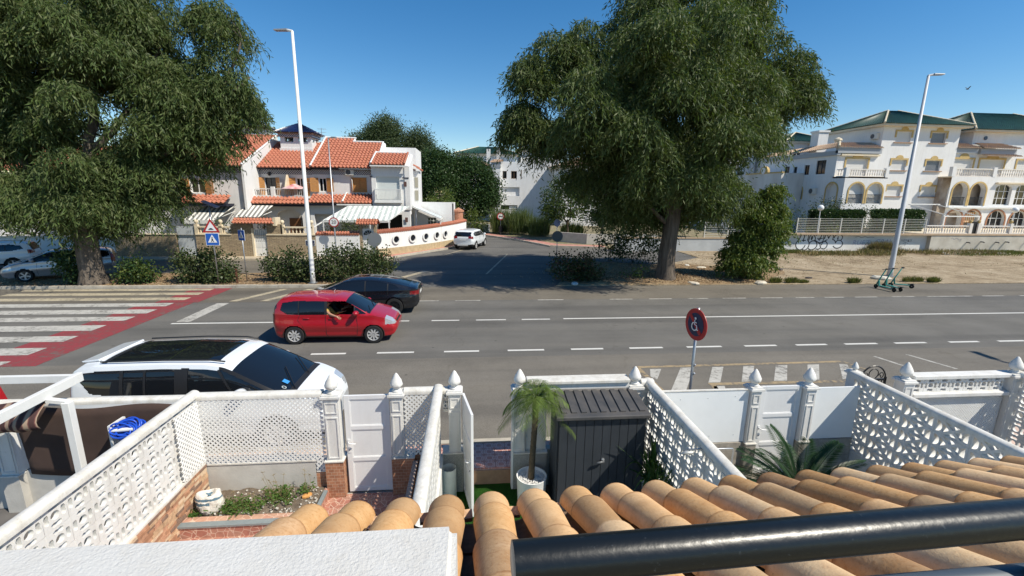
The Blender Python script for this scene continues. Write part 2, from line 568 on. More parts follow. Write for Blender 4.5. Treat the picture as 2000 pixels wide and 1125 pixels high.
ring2=mth(m,'LESS_THAN',mth(m,'ABSOLUTE',mth(m,'SUBTRACT',d1,0.083)),0.005)
cross=mth(m,'LESS_THAN',mth(m,'MINIMUM',mth(m,'ABSOLUTE',mth(m,'SUBTRACT',ax,0.028)),mth(m,'ABSOLUTE',mth(m,'SUBTRACT',ay,0.028))),0.004)
lines=mth(m,'MAXIMUM',ring,mth(m,'MAXIMUM',ring2,mth(m,'MULTIPLY',cross,mth(m,'GREATER_THAN',d1,0.055))))
base=ramp(m,noise(m,6),[(0.3,(0.42,0.18,0.14)),(0.7,(0.55,0.26,0.20))])
L(m,mixc(m,lines,base,(0.66,0.44,0.36)),bsdf(m).inputs['Base Color'])
tme=MB().box(-0.098,0.098,-0.098,0.098,0,0.03).mesh('paving_tile',m)
pn=bpy.data.objects['pavement_near']
for i in range(-8,10):
 for j in range(4):
  inst('paving_tile',tme,pn,(0.1+i*0.2,7.09+j*0.2,0.07))
# painted markings, 4 mm above the surface
def paint(name,rgb,wear):
 m=mat(name,rgb,0.7,spec=0.3)
 n1=noise(m,7,None,6,0.75);n2=noise(m,1.2,None,4)
 w=mth(m,'ADD',mth(m,'MULTIPLY',n1,0.65),mth(m,'MULTIPLY',n2,0.35))
 c=ramp(m,w,[(wear-0.06,(0.13,0.12,0.105)),(wear+0.05,tuple(x*0.8 for x in rgb)),(wear+0.2,rgb)])
 L(m,c,bsdf(m).inputs['Base Color'])
 return m
M_pw=paint('road_paint_white',(0.62,0.61,0.57),0.30)
M_pw2=paint('road_paint_worn',(0.52,0.50,0.45),0.44)
M_py=paint('road_paint_yellow',(0.42,0.32,0.19),0.47)
M_pr=paint('road_paint_red',(0.29,0.055,0.062),0.44)
M_pb=paint('road_paint_dusty',(0.50,0.43,0.30),0.44)
def mark(name,pts,z,m,par=road):
 return MB().poly([(x,y,z)for x,y in pts]).build(name,m,par,fixn=False)
def rect(x0,x1,y0,y1):return[(x0,y0),(x1,y0),(x1,y1),(x0,y1)]
for a,b in[(-9.2,-8.1),(-7.0,-5.9),(-4.83,-3.81),(-2.89,-1.78),(-0.87,0.21),(1.1,2.25),(3.11,4.15),(5.01,6.11),(6.92,8.1),(8.89,10.0),(10.69,11.78),(12.43,13.6),(14.25,15.41),(16.28,17.4),(18.15,19.19),(20.1,21.2),(22.0,23.1)]:
 mark('lane_dash',rect(a,b,13.08,13.2),0.004,M_pw)
for a,b in[(-6.5,-5.4),(-4.6,-3.5),(-2.6,-1.5),(-0.74,0.38),(3.02,4.22),(6.4,7.5),(8.3,9.4),(10.2,11.19),(11.92,13.1),(13.85,14.97),(15.65,16.62),(17.15,18.16),(18.75,19.93),(20.72,21.95),(22.63,25.14),(25.7,26.91),(27.8,29),(30,31),(32,33.2)]:
 mark('edge_dash',rect(a,b,19.66,19.77),0.004,M_pw2)
for a,b in[(-3.1,-2.38),(-1.54,-0.49),(0.15,1.3),(1.92,3.03)]:
 mark('centre_dash',rect(a,b,16.5,16.61),0.004,M_pw)
mark('centre_line',rect(3.57,60,16.53,16.65),0.004,M_pw)
mark('centre_line',rect(-10.9,-5.0,16.53,16.65),0.004,M_pw)
mark('stop_line',[(-10.87,16.8),(-10.37,16.8),(-10.42,19.62),(-10.92,19.62)],0.004,M_pw2)
shoulder=bpy.data.objects['road_shoulder']
mark('crossing_band',rect(-13.9,-11.95,12.61,19.76),0.004,M_pr)
mark('crossing_band',rect(-13.55,-11.8,19.8,22.7),0.003,M_pr,shoulder)
for(y0,y1),xe in zip([(19.16,19.72),(18.04,18.67),(17.04,17.6),(15.84,16.49),(14.69,15.27),(13.5,14.12),(12.62,13.0)],[-12.7,-12.7,-12.8,-13.0,-12.95,-12.93,-12.91]):
 mark('crossing_stripe',rect(-21,xe,y0,y1),0.008,M_pw2)
for y0,y1 in[(20.25,20.75),(21.25,21.75),(22.2,22.6)]:
 mark('crossing_stripe',rect(-21,-12.6,y0,y1),0.007,M_pb,shoulder)
for x in(-10.6,-9.3,-8.0):
 mark('hatch_stripe',[(x,19.95),(x+0.35,19.95),(x+1.55,22.4),(x+1.2,22.4)],0.003,M_pb,shoulder)
sr=side_road
mark('lane_line',[(0.8,26.3),(0.92,26.3),(2.83,34.8),(2.71,34.8)],0.0,M_pb,sr)
mark('stop_line',[(-4.4,24.9),(-4.0,24.9),(-2.6,27.4),(-3.0,27.4)],0.0,M_pb,sr)
mark('lane_line',[(-2.2,34.6),(-2.05,34.6),(-0.6,37.8),(-0.75,37.8)],0.0,M_pb,sr)
for nm,p in[('bay_line',[(4.7,11.5),(11.0,11.58),(11.0,11.71),(4.7,11.63)]),('bay_line',[(11.0,11.6),(11.12,11.66),(11.3,11.0),(11.17,11.0)]),('bay_line',[(6.15,10.26),(10.4,10.22),(10.4,10.36),(6.15,10.4)]),('bay_line',[(6.05,9.85),(6.2,9.85),(6.3,10.26),(6.15,10.26)]),('bay_line',[(4.6,11.5),(4.75,11.5),(4.82,9.8),(4.67,9.8)])]:
 mark(nm,p,0.008,M_py,near_bay)
for p in[[(4.99,11.4),(5.32,11.4),(4.9,10.69),(4.8,10.9)],[(5.91,11.45),(6.31,11.45),(5.25,9.82),(4.85,9.82)],[(6.86,11.45),(7.19,11.45),(6.51,10.42),(6.18,10.42)],[(7.8,11.46),(8.13,11.46),(7.42,10.42),(7.1,10.42)],[(8.79,11.46),(9.15,11.46),(8.38,10.42),(8.01,10.42)],[(9.78,11.46),(10.14,11.46),(9.31,10.42),(8.97,10.42)],[(10.78,11.46),(10.98,11.4),(10.4,10.5),(9.98,10.42)],[(6.2,10.2),(6.5,10.2),(6.1,9.3),(5.8,9.3)]]:
 mark('bay_bar',p,0.008,M_pw2,near_bay)
mark('bay_line',[(13.55,12.1),(13.65,12.1),(14.0,10.9),(13.9,10.9)],0.008,M_pw2,near_bay)
mark('bay_line',[(12.36,12.0),(12.46,12.0),(12.65,11.2),(12.55,11.2)],0.008,M_pw2,near_bay)
# foreground: balcony, porch roof
rng=random.Random(11)
def tile_mat(name,a,b,st):
 m=mat(name,a,rough=0.8,spec=0.25)
 n1=noise(m,9,None,5,0.7);n2=noise(m,55,None,4,0.7);n3=noise(m,2.5,None,3)
 c=ramp(m,n1,[(0.3,a),(0.7,b)])
 c=mixc(m,ramp(m,n2,[(0.5,(0,0,0)),(0.72,(0.75,0.75,0.75))]),c,st)
 c=mixc(m,ramp(m,n3,[(0.55,(0,0,0)),(0.75,(0.5,0.5,0.5))]),c,(0.34,0.17,0.07))
 c=mixc(m,ramp(m,noise(m,38,None,5,.8),[(0.62,(0,0,0)),(0.70,(0.5,0.5,0.5))]),c,(0.20,0.14,0.09))
 c=mixc(m,ramp(m,noise(m,70,None,3,.6),[(0.70,(0,0,0)),(0.76,(0.45,0.45,0.45))]),c,(0.72,0.64,0.50))
 if st[0]>.38:
  oi=N(m,'ShaderNodeObjectInfo').outputs['Random']
  c=mixc(m,1.0,c,ramp(m,oi,[(0.0,(0.70,0.66,0.62)),(0.5,(1.0,1.0,1.0)),(1.0,(1.16,1.13,1.10))]),'MULTIPLY')
  sy_=N(m,'ShaderNodeSeparateXYZ');L(m,N(m,'ShaderNodeTexCoord').outputs['Object'],sy_.inputs[0])
  ed=mth(m,'ADD',sy_.outputs[1],mth(m,'MULTIPLY',noise(m,25,None,3),0.03))
  c=mixc(m,1.0,c,ramp(m,ed,[(0.012,(0.62,0.52,0.44)),(0.035,(1.0,1.0,1.0))]),'MULTIPLY')
 L(m,c,bsdf(m).inputs['Base Color'])
 bumpn(m,n2,0.5,0.004)
 return m
T_M=[tile_mat('clay_tile_a',(0.65,0.40,0.195),(0.73,0.48,0.255),(0.57,0.32,0.14)),tile_mat('clay_tile_b',(0.58,0.33,0.14),(0.68,0.43,0.21),(0.48,0.235,0.075)),tile_mat('clay_tile_c',(0.68,0.46,0.25),(0.76,0.55,0.33),(0.58,0.36,0.20)),tile_mat('clay_tile_d',(0.52,0.30,0.14),(0.64,0.43,0.25),(0.40,0.20,0.08))]
SL=R(24)
def barrel(name,m,r0,r1,ln,th,up=True,seg=14,jit=0.0):
 """half-round tile along +Y(local) rising: local x across, y up-slope; r0 at lower end"""
 mb=MB()
 n=6
 rr=random.Random(hash(name)%97)
 for side in(0,1):
  base=len(mb.v)
  for i in range(n+1):
   r=r0+(r1-r0)*i/n-(th if side else 0)
   for k in range(seg+1):
    t=PI*k/seg
    x,z=r*math.cos(t),r*0.92*math.sin(t)
    if not up:z=-z*0.7
    mb.v.append((x,ln*i/n,z))
  for i in range(n):
   for k in range(seg):
    q=[base+i*(seg+1)+k,base+i*(seg+1)+k+1,base+(i+1)*(seg+1)+k+1,base+(i+1)*(seg+1)+k]
    mb.f.append(q[::-1]if side else q);mb.mi.append(0)
 half=(n+1)*(seg+1)
 for k in range(seg):
  mb.f.append([k,half+k,half+k+1,k+1]);mb.mi.append(0)
 for k in(0,seg):
  for i in range(n):
   a=i*(seg+1)+k;b=a+seg+1
   mb.f.append([a,b,half+b,half+a]);mb.mi.append(0)
 me=mb.mesh(name,m,smooth='auto')
 return me
proof=thing('porch_roof',(0,1.0,3.0),'clay barrel tile porch roof sloping away below the balcony','roof')
cov=[barrel('tile',m,0.101,0.079,0.47,0.013)for m in T_M]
pan=barrel('pan_tile',mat('pan_tile_shade',(0.11,0.065,0.04),0.9,var=0.3,vs=20),0.085,0.078,0.46,0.012,up=False)  # valley shade painted into the pan tiles as a dark brown colour
PITCH_T=0.2425
def roof_pt(X,s,lift=0.0):
 """on the crown line of column X at distance s up the slope from the eave"""
 Y0=2.165+0.033*X
 return Vector((X,Y0-s*math.cos(SL)-lift*-math.sin(SL)*0,3.2+s*math.sin(SL)-0.086+lift))
for c in range(-4,19):
 X=0.10+c*PITCH_T
 for r_,s0 in enumerate((0.0,0.31,0.72,1.13)):
  if s0>1.0 and X<-0.2:continue
  me=cov[rng.choice((0,0,1,1,2,2,3))]
  p=roof_pt(X+rng.uniform(-0.004,0.004),s0,0.004+0.026*(r_>0))
  inst('tile',me,proof,p,(-SL-R(1.2)*(1 if r_ else 0.6)+R(180)*0,0,PI+R(rng.uniform(-0.9,0.9)))if False else(SL+R(1.4),0,PI+R(rng.uniform(-0.9,0.9))))
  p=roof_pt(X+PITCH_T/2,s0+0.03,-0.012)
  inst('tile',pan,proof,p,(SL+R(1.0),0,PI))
mb=MB()
e0=Vector((-0.98,1.84,3.03));e1=Vector((4.6,2.02,3.03))
u0=Vector((-0.98,0.4,3.06+1.55*math.tan(SL)));u1=Vector((4.6,0.6,3.06+1.6*math.tan(SL)))
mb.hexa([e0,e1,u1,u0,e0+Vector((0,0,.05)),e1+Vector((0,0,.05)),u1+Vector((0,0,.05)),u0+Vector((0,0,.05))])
mb.build('roof_deck',mat('roof_mortar',(0.07,0.05,0.04),0.95,var=0.3,vs=20,bump=0.6,bs=80),proof)  # deck colour darkened to paint in the shade between the tiles
mb=MB();mb.box(-0.98,4.6,1.85,1.97,2.75,3.04)
mb.build('fascia',M_white_stucco,proof)
mort=MB().box(-0.035,0.035,-0.025,0.025,-0.03,0.012).mesh('mortar',mat('mortar',(0.55,0.36,0.22),0.95,var=0.25,vs=30,bump=0.8,bs=90))
for c in range(-4,18):
 p=roof_pt(0.10+(c+0.5)*PITCH_T+rng.uniform(-.01,.01),0.05,-0.005)
 inst('mortar',mort,proof,p,(SL,0,R(rng.uniform(-8,8))),(rng.uniform(.7,1.05),1,rng.uniform(.7,1.1)))
M_rough=mat('rough_stucco',(0.58,0.57,0.54),0.9,grime=.3,var=0.05,vs=6,bump=0.9,bs=130,bd=0.004)
par=MB().box(-3.4,-0.045,0.72,1.088,2.9,3.95)
po=par.build('balcony_parapet',M_rough,None,(-1.7,0.9,2.9))
bm=bmesh.new();bm.from_mesh(po.data)
bmesh.ops.bevel(bm,geom=list(bm.edges),offset=0.022,segments=3,affect='EDGES')
bmesh.ops.subdivide_edges(bm,edges=[e for e in bm.edges if e.calc_length()>0.5],cuts=60,use_grid_fill=True)
bm.to_mesh(po.data);bm.free()
tag(po,'rough white stuccoed parapet with a thick flat top in the near left corner','parapet')
m=mat('rail_paint',(0.006,0.007,0.008),0.33,spec=0.42)
hn=noise(m,60,None,3,0.5)
L(m,ramp(m,noise(m,120,None,3),[(0.66,(0.007,0.009,0.010)),(0.74,(0.035,0.040,0.042))]),bsdf(m).inputs['Base Color'])
bumpn(m,hn,0.3,0.002)
M_rail=m
rail=thing('balcony_railing',(0.45,0.52,3.4),'black painted round metal balcony handrail crossing the near right corner','railing')
a,b=Vector((0.057,0.562,4.305)),Vector((1.9,0.623,4.305))
MB().tube([a,a.lerp(b,.001),a.lerp(b,.3),a.lerp(b,.6),b],[0.024,0.032,0.032,0.032,0.032],n=28).build('top_rail',M_rail,rail,smooth='auto')
M_rail2=mat('rail_paint_lower',(0.055,0.075,0.10),0.5)
MB().tube([(0.1,0.585,4.175),(1.9,0.612,4.175)],0.02,n=16).build('lower_rail',M_rail2,rail,smooth='auto')
for x in(0.12,1.0,1.85):
 MB().tube([(x,0.58,3.4),(x,0.58,4.29)],0.016,n=12).build('post',M_rail,rail,smooth='auto')
# front gardens
YW=6.9
M_wp=mat('white_masonry_paint',(0.69,0.68,0.65),0.7,grime=.45,var=0.03,vs=2.0,bump=0.12,bs=60)
M_wcap=mat('white_coping_paint',(0.66,0.64,0.59),0.75,grime=.65,rgb2=None,var=0.08,vs=9,bump=0.25,bs=45)
M_door=mat('white_door_paint',(0.74,0.74,0.735),0.35,grime=.12,var=0.02,vs=1.5)
M_grey=mat('grey_render',(0.50,0.48,0.44),0.9,var=0.14,vs=2.2,bump=0.2,bs=40)
def floor_mat(name,cols,grout,scale,width):
 m=mat(name,cols[0],0.6)
 pos=N(m,'ShaderNodeNewGeometry').outputs['Position']
 v=N(m,'ShaderNodeTexVoronoi',feature='DISTANCE_TO_EDGE');v.inputs['Scale'].default_value=scale;L(m,pos,v.inputs['Vector'])
 v2=N(m,'ShaderNodeTexVoronoi');v2.inputs['Scale'].default_value=scale;L(m,pos,v2.inputs['Vector'])
 sx=N(m,'ShaderNodeSeparateColor');L(m,v2.outputs['Color'],sx.inputs[0])
 c=ramp(m,sx.outputs[0],[(i/(len(cols)-1),k)for i,k in enumerate(cols)])
 c=mixc(m,1.0,c,ramp(m,noise(m,12,pos),[(0.3,(0.8,0.8,0.8)),(0.7,(1.12,1.12,1.12))]),'MULTIPLY')
 L(m,mixc(m,ramp(m,v.outputs['Distance'],[(width,(1,1,1)),(width*1.6,(0,0,0))]),c,grout),bsdf(m).inputs['Base Color'])
 return m
M_crazy=floor_mat('crazy_paving_tile',[(0.36,0.15,0.11),(0.44,0.20,0.14),(0.40,0.22,0.16)],(0.60,0.44,0.34),9.5,0.022)
M_crazy2=floor_mat('crazy_paving_light',[(0.48,0.27,0.18),(0.55,0.33,0.22),(0.50,0.24,0.17)],(0.66,0.48,0.36),8.5,0.02)
def brickmat(name,c1,c2,mort_,scale,bw,rh,coords='XZ',ms=0.012,bump=0.4):
 m=mat(name,c1,0.8)
 pos=N(m,'ShaderNodeNewGeometry').outputs['Position']
 sp=N(m,'ShaderNodeSeparateXYZ');L(m,pos,sp.inputs[0])
 cb=N(m,'ShaderNodeCombineXYZ')
 if coords=='XZ':
  u=mth(m,'ADD',sp.outputs[0],sp.outputs[1])
  L(m,u,cb.inputs[0]);L(m,sp.outputs[2],cb.inputs[1])
 else:
  L(m,sp.outputs[0],cb.inputs[0]);L(m,sp.outputs[1],cb.inputs[1])
 br=N(m,'ShaderNodeTexBrick')
 br.inputs['Scale'].default_value=scale
 br.inputs['Brick Width'].default_value=bw;br.inputs['Row Height'].default_value=rh
 br.inputs['Mortar Size'].default_value=ms
 br.inputs['Color1'].default_value=(*c1,1);br.inputs['Color2'].default_value=(*c2,1);br.inputs['Mortar'].default_value=(*mort_,1)
 L(m,cb.outputs[0],br.inputs['Vector'])
 c=mixc(m,1.0,br.outputs['Color'],ramp(m,noise(m,8,pos),[(0.3,(0.75,0.75,0.75)),(0.7,(1.18,1.18,1.18))]),'MULTIPLY')
 L(m,c,bsdf(m).inputs['Base Color'])
 bumpn(m,mth(m,'SUBTRACT',1.0,br.outputs['Fac']),bump,0.006)
 return m
M_tilepost=brickmat('brown_mosaic_tile',(0.42,0.20,0.11),(0.30,0.13,0.07),(0.48,0.34,0.24),1.0,0.09,0.055,ms=0.003)
m=mat('scroll_tile',(0.5,0.5,0.47),0.45)
pos=N(m,'ShaderNodeNewGeometry').outputs['Position']
sp=N(m,'ShaderNodeSeparateXYZ');L(m,pos,sp.inputs[0])
fx=mth(m,'PINGPONG',mth(m,'ADD',sp.outputs[0],sp.outputs[1]),0.085)
fz=mth(m,'PINGPONG',sp.outputs[2],0.085)
w1=mth(m,'SINE',mth(m,'MULTIPLY',mth(m,'ADD',fx,mth(m,'MULTIPLY',mth(m,'SINE',mth(m,'MULTIPLY',fz,75)),0.02)),120))
w2=mth(m,'SINE',mth(m,'MULTIPLY',mth(m,'ADD',fz,mth(m,'MULTIPLY',mth(m,'SINE',mth(m,'MULTIPLY',fx,75)),0.02)),120))
L(m,ramp(m,mth(m,'ABSOLUTE',mth(m,'MULTIPLY',w1,w2)),[(0.10,(0.10,0.10,0.095)),(0.26,(0.50,0.49,0.45)),(0.6,(0.30,0.30,0.28))]),bsdf(m).inputs['Base Color'])
M_scroll=m
M_turf=mat('artificial_turf',(0.025,0.085,0.012),0.95,var=0.4,vs=60,bump=1.0,bs=300,bd=0.02,spec=0.1)
M_woodtile=brickmat('wood_look_tile',(0.34,0.30,0.25),(0.28,0.245,0.20),(0.22,0.19,0.16),1.0,0.9,0.13,coords='XY',ms=0.003)
M_woodwall=brickmat('wood_look_wall',(0.36,0.33,0.28),(0.30,0.27,0.23),(0.20,0.18,0.16),1.0,0.9,0.16,ms=0.003)
M_browndeck=brickmat('brown_deck_tile',(0.20,0.13,0.085),(0.15,0.095,0.06),(0.10,0.07,0.05),1.0,0.8,0.12,coords='XY',ms=0.003)
FZ=-0.2
slab('garden_floor',[(-14,2.0),(16,2.0),(16,6.98),(-14,6.98)],-0.41,FZ-0.02,mat('garden_screed',(0.40,0.37,0.32),0.9,var=0.15))
gf=bpy.data.objects['garden_floor']
t30=MB().box(-0.152,0.152,-0.152,0.152,-0.018,0).mesh('floor_tile',M_crazy)
for i in range(12):
 for j in range(10):
  x=-4.15+i*0.307;y=3.95+j*0.307
  if x<-0.7:inst('floor_tile',t30,gf,(x,y,FZ))
sheet('turf_floor',[(-0.5,3.0),(1.2,3.0),(1.2,6.98),(-0.5,6.98)],FZ+0.004,M_turf)
sheet('yard_floor',[(-14,3.0),(-4.44,3.0),(-4.44,6.88),(-14,6.88)],FZ+0.004,mat('yard_shade_paving',(0.13,0.12,0.11),0.8,var=0.2,vs=2))  # dark floor added so the pierced wall's openings look shaded
sheet('patio_floor',[(1.2,3.0),(2.98,3.0),(2.98,6.98),(1.2,6.98)],FZ+0.004,M_browndeck)
tw=MB().box(-0.145,0.145,-0.445,0.445,-0.018,0).mesh('floor_tile',M_woodtile)
tb=MB().box(-0.145,0.145,-0.445,0.445,-0.018,0).mesh('floor_tile',M_browndeck)
for i in range(13):
 for j in range(4):
  inst('floor_tile',tb if i>8 else tw,gf,(3.28+i*0.3,3.8+j*0.9+(i%2)*0.3,FZ))
for i in range(10):
 for j in range(4):
  inst('floor_tile',tb,gf,(7.35+i*0.3,3.8+j*0.9+(i%3)*0.3,FZ))
MB().box(-0.14,0.66,6.955,6.977,FZ+.006,0.073).build('step_riser',mat('step_brown',(0.33,0.19,0.11),0.8,var=0.15,vs=8),gf)
# pierced blocks
def ring_pattern(s):
 h=s/2-0.0015
 outer=[(-h,-h),(h,-h),(h,h),(-h,h)]
 sp_=[outer,circ(0,0,s*0.18,14)]
 for k in range(4):
  a=k*PI/2
  pts=[(0.25,-0.11),(0.285,-0.21),(0.40,-0.20),(0.45,-0.095),(0.415,0.0),(0.45,0.095),(0.40,0.20),(0.285,0.21),(0.25,0.11),(0.27,0.0)]
  sp_.append([(s*(x*math.cos(a)-y*math.sin(a)),s*(x*math.sin(a)+y*math.cos(a)))for x,y in pts])
 return sp_
def leaf_pattern(w,h):
 a,b=w/2-0.002,h/2-0.002
 sp_=[[(-a,-b),(a,-b),(a,b),(-a,b)]]
 for s in(-1,1):
  c=circ(s*(a-0.028),0,0.078,10,-PI/2,PI/2,0.088)
  sp_.append([(s*(a-0.028)-s*abs(x-s*(a-0.028)),y)for x,y in c])
 d=0.022
 e,f=a-0.115,b-0.012
 sp_.append([(-e+0.03,f),(e-0.03,f),(0,d)])
 sp_.append([(-e+0.03,-f),(0,-d),(e-0.03,-f)][::-1])
 sp_.append([(-e,f-0.028),(-0.035,0),(-e,-f+0.028)])
 sp_.append([(e,f-0.028),(0.035,0),(e,-f+0.028)])
 return sp_
RX=Matrix.Rotation(PI/2,4,'X')
BS=0.282
blk=flat('block',ring_pattern(BS),0.05,M_wp)
leaf=flat('block',leaf_pattern(0.5,0.225),0.10,M_wp)
blk_small=flat('block',ring_pattern(0.26),0.08,M_wp)
for me_ in(blk,leaf,blk_small):
 me_.transform(RX)
def coping(mb,x,y0,y1,z,w=0.15,h=0.07):
 """rounded coping running along Y"""
 n=8
 ring=[(x+w/2*math.cos(PI*k/n),z-h*0.35+h*math.sin(PI*k/n)*0.65)for k in range(n+1)]+[(x-w/2,z-h),(x+w/2,z-h)]
 pts=[(a,y0,b)for a,b in ring]
 return mb.prism(pts,(0,y1-y0,0))
def coping_x(mb,y,x0,x1,z,w=0.17,h=0.07):
 n=8
 ring=[(y+w/2*math.cos(PI*k/n),z-h*0.35+h*math.sin(PI*k/n)*0.65)for k in range(n+1)]+[(y-w/2,z-h),(y+w/2,z-h)]
 return mb.prism([(x0,a,b)for a,b in ring],(x1-x0,0,0))
def divider(x,label,y0,y1,rows,pat,base_m,base_z,bsz=None,bt=0.10):
 t=thing('divider_wall',(x,y1,FZ),label,'wall','pierced white walls between the front gardens')
 bw,bh=bsz
 ny=int(round((y1-y0)/bw))
 for i in range(ny):
  for j in range(rows):
   inst('block',pat,t,(x,y1-bw*(i+0.5),base_z+bh*(j+0.5)),(0,0,PI/2))
 zt=base_z+bh*rows
 coping(MB(),x,y0,y1+0.1,zt+0.075,0.15,0.075).build('coping',M_wcap,t,smooth='auto')
 MB().box(x-0.06,x+0.06,y0,y1,FZ,base_z).build('wall_base',base_m,t)
 return t,zt
dv1,zt1=divider(-4.37,'white pierced wall with ring blocks and strip brick base left of the weedy planter',3.2,6.84,4,blk,M_wp,0.505,(BS,BS))
dv2,_=divider(-0.56,'narrow white pierced wall beside the upright white pipe bin',3.2,6.84,4,blk,M_wp,0.505,(BS,BS))
dv3,_=divider(3.03,'white pierced wall right of the dark storage shed, in shade',3.2,6.9,6,blk,M_wp,-0.065,(BS,BS))
dv4,_=divider(7.04,'white pierced wall with leaf shaped openings right of the cycad',3.1,7.08,6,leaf,M_wp,0.25,(0.5,0.225))
dv5,_=divider(10.12,'white pierced wall with ring blocks at the right picture edge',5.0,6.84,6,blk,M_wp,-0.065,(BS,BS))
BR=[mat('strip_brick_a',(0.50,0.33,0.20),0.85,var=0.25,vs=15,bump=0.5,bs=40),mat('strip_brick_b',(0.36,0.19,0.11),0.85,var=0.25,vs=15,bump=0.5,bs=40),mat('strip_brick_c',(0.58,0.43,0.29),0.85,var=0.2,vs=15,bump=0.5,bs=40),mat('strip_brick_d',(0.22,0.14,0.10),0.85,var=0.25,vs=15,bump=0.5,bs=40),mat('strip_brick_e',(0.47,0.26,0.16),0.85,var=0.25,vs=15,bump=0.5,bs=40)]
bme=[MB().box(0,1,-0.5,0.5,0,1).mesh('brick',m)for m in BR]
for j in range(15):
 y=6.84;z=-0.19+j*0.0455
 while y>4.6:
  l=rng.uniform(0.09,0.24)
  inst('brick',rng.choice(bme),dv1,(-4.31,y-l/2,z),(0,0,0),(rng.uniform(0.012,0.03),l-0.004,0.042))
  y-=l
coping(MB(),-4.33,4.6,6.84,0.53,0.07,0.04).build('ledge',M_wcap,dv1)
def lattice(name,parent,fr,u0,u1,z0,z1,sp_=0.078,w=0.026,t=0.006,m=None,d=0.0):
 mb=MB()
 W,H=u1-u0,z1-z0
 for s in(1,-1):
  k=-H
  while k<W:
   a,b=max(0.0,-k),min(H,W-k)
   if b>a:
    p,q=(k+a,a),(k+b,b)
    if s<0:p,q=(W-p[0],p[1]),(W-q[0],q[1])
    P0=fr.P(u0+p[0],z0+p[1],d+(t if s>0 else 0));P1=fr.P(u0+q[0],z0+q[1],d+(t if s>0 else 0))
    mb.bar(P0,P1,w,t*1.2,fr.n)
   k+=sp_
 return mb.build(name,m or M_white,parent)
F0=Fr((0,6.86,0),0)
# pillars
def finial_prof(z,s=1.0):
 p=[(0.075,0),(0.085,0.012),(0.06,0.03),(0.045,0.05),(0.06,0.066),(0.088,0.085),(0.10,0.115),(0.097,0.145),(0.08,0.19),(0.055,0.24),(0.03,0.285),(0.010,0.31),(0.001,0.315)]
 return[(r*s,z+h*s)for r,h in p]
def finial_mesh():
 mb=MB()
 prof=finial_prof(0,1.0)
 n=24
 base=0
 for i,(r,h)in enumerate(prof):
  for k in range(n):
   t=2*PI*k/n
   rr=r*(1+(0.06*math.sin(6*(t+h*9))if 4<i<11 else 0))
   mb.v.append((rr*math.cos(t),rr*math.sin(t),h))
 for i in range(len(prof)-1):
  for k in range(n):
   mb.f.append([i*n+k,i*n+(k+1)%n,(i+1)*n+(k+1)%n,(i+1)*n+k]);mb.mi.append(0)
 return mb.mesh('finial',M_wp,smooth=True)
FIN=finial_mesh()
def pillar(x0,x1,zb,label,y0=6.80,y1=7.02,zt=1.58,base_m=None,fin=True,base=None,fs=1.0,dark=True):
 cx,cy=(x0+x1)/2,(y0+y1)/2
 t=thing('gate_pillar',(cx,cy,FZ),label,'pillar','white gate pillars with pointed finials along the street wall')
 MB().box(x0+.01,x1-.01,y0+.01,y1-.01,zb,zt).build('shaft',M_wp,t)
 mo=MB()
 f=Fr((x0,y0+0.01,0),0);w=x1-x0
 for za,zc in((zb+0.04,zb+(zt-zb)*0.70),(zb+(zt-zb)*0.76,zt-0.07)):
  for(a,b,c,d)in((0.035,w-0.035,za,za+0.018),(0.035,w-0.035,zc-0.018,zc),(0.035,0.053,za+0.018,zc-0.018),(w-0.053,w-0.035,za+0.018,zc-0.018)):
   f.box(mo,a,b,c,d,0,0.012)
 mo.build('moulding',M_wp,t)
 cp=MB();cp.box(x0-.025,x1+.025,y0-.025,y1+.025,zt,zt+0.035);cp.box(x0-.005,x1+.005,y0-.005,y1+.005,zt+0.035,zt+0.06)
 cp.build('cap',M_wp,t)
 if fin:
  inst('finial',FIN,t,(cx,cy,zt+0.06),(0,0,rng.uniform(0,3)),(fs,fs,fs))
 if base_m:
  bx=base or(x0,x1)
  MB().box(bx[0],bx[1],y0-0.015,y1,FZ,zb-0.02).build('base',base_m,t)
  MB().box(bx[0]-.01,bx[1]+.01,y0-0.03,y1+.01,zb-0.02,zb).build('ledge',M_wcap,t)
 return t
pillar(-2.40,-2.14,0.48,'white pillar with finial left of the closed gate, on a brown mosaic base',base_m=M_tilepost,base=(-2.42,-2.13))
pillar(-1.345,-1.13,0.50,'white pillar with finial right of the closed gate, beside the small lattice panel',base_m=M_tilepost,base=(-1.35,-0.98))
pillar(-0.405,-0.19,0.55,'white pillar with finial carrying the open gate, scroll tiles below',base_m=M_scroll,base=(-0.5,-0.17),zt=1.60)
pillar(0.67,0.90,0.50,'white pillar behind the potted palm, on scroll tiles',base_m=M_scroll,base=(0.69,1.26),zt=1.60)
pillar(2.66,2.88,0.50,'white pillar with finial behind the right corner of the dark shed',base_m=M_wp,zt=1.60)
pillar(4.86,5.05,0.50,'white pillar with finial left of the white gate behind the cycad',base_m=M_woodwall,zt=1.50)
pillar(5.88,6.08,0.50,'white pillar with finial right of the white gate behind the cycad',base_m=M_woodwall,zt=1.50)
pillar(7.74,7.96,0.30,'white pillar with finial right of the black iron gate',base_m=M_wp,zt=1.56)
pillar(9.93,10.18,0.30,'white pillar with finial at the right picture edge',base_m=M_wp,zt=1.62)
pillar(7.0,7.16,0.30,'white pillar with a blunt cap left of the black iron gate',base_m=M_wp,zt=1.62,y0=7.08,y1=7.26,fs=0.55)
pillar(-7.28,-7.02,0.45,'white panelled pillar at the left end of the brown screen',base_m=M_grey,zt=1.55,fin=False)
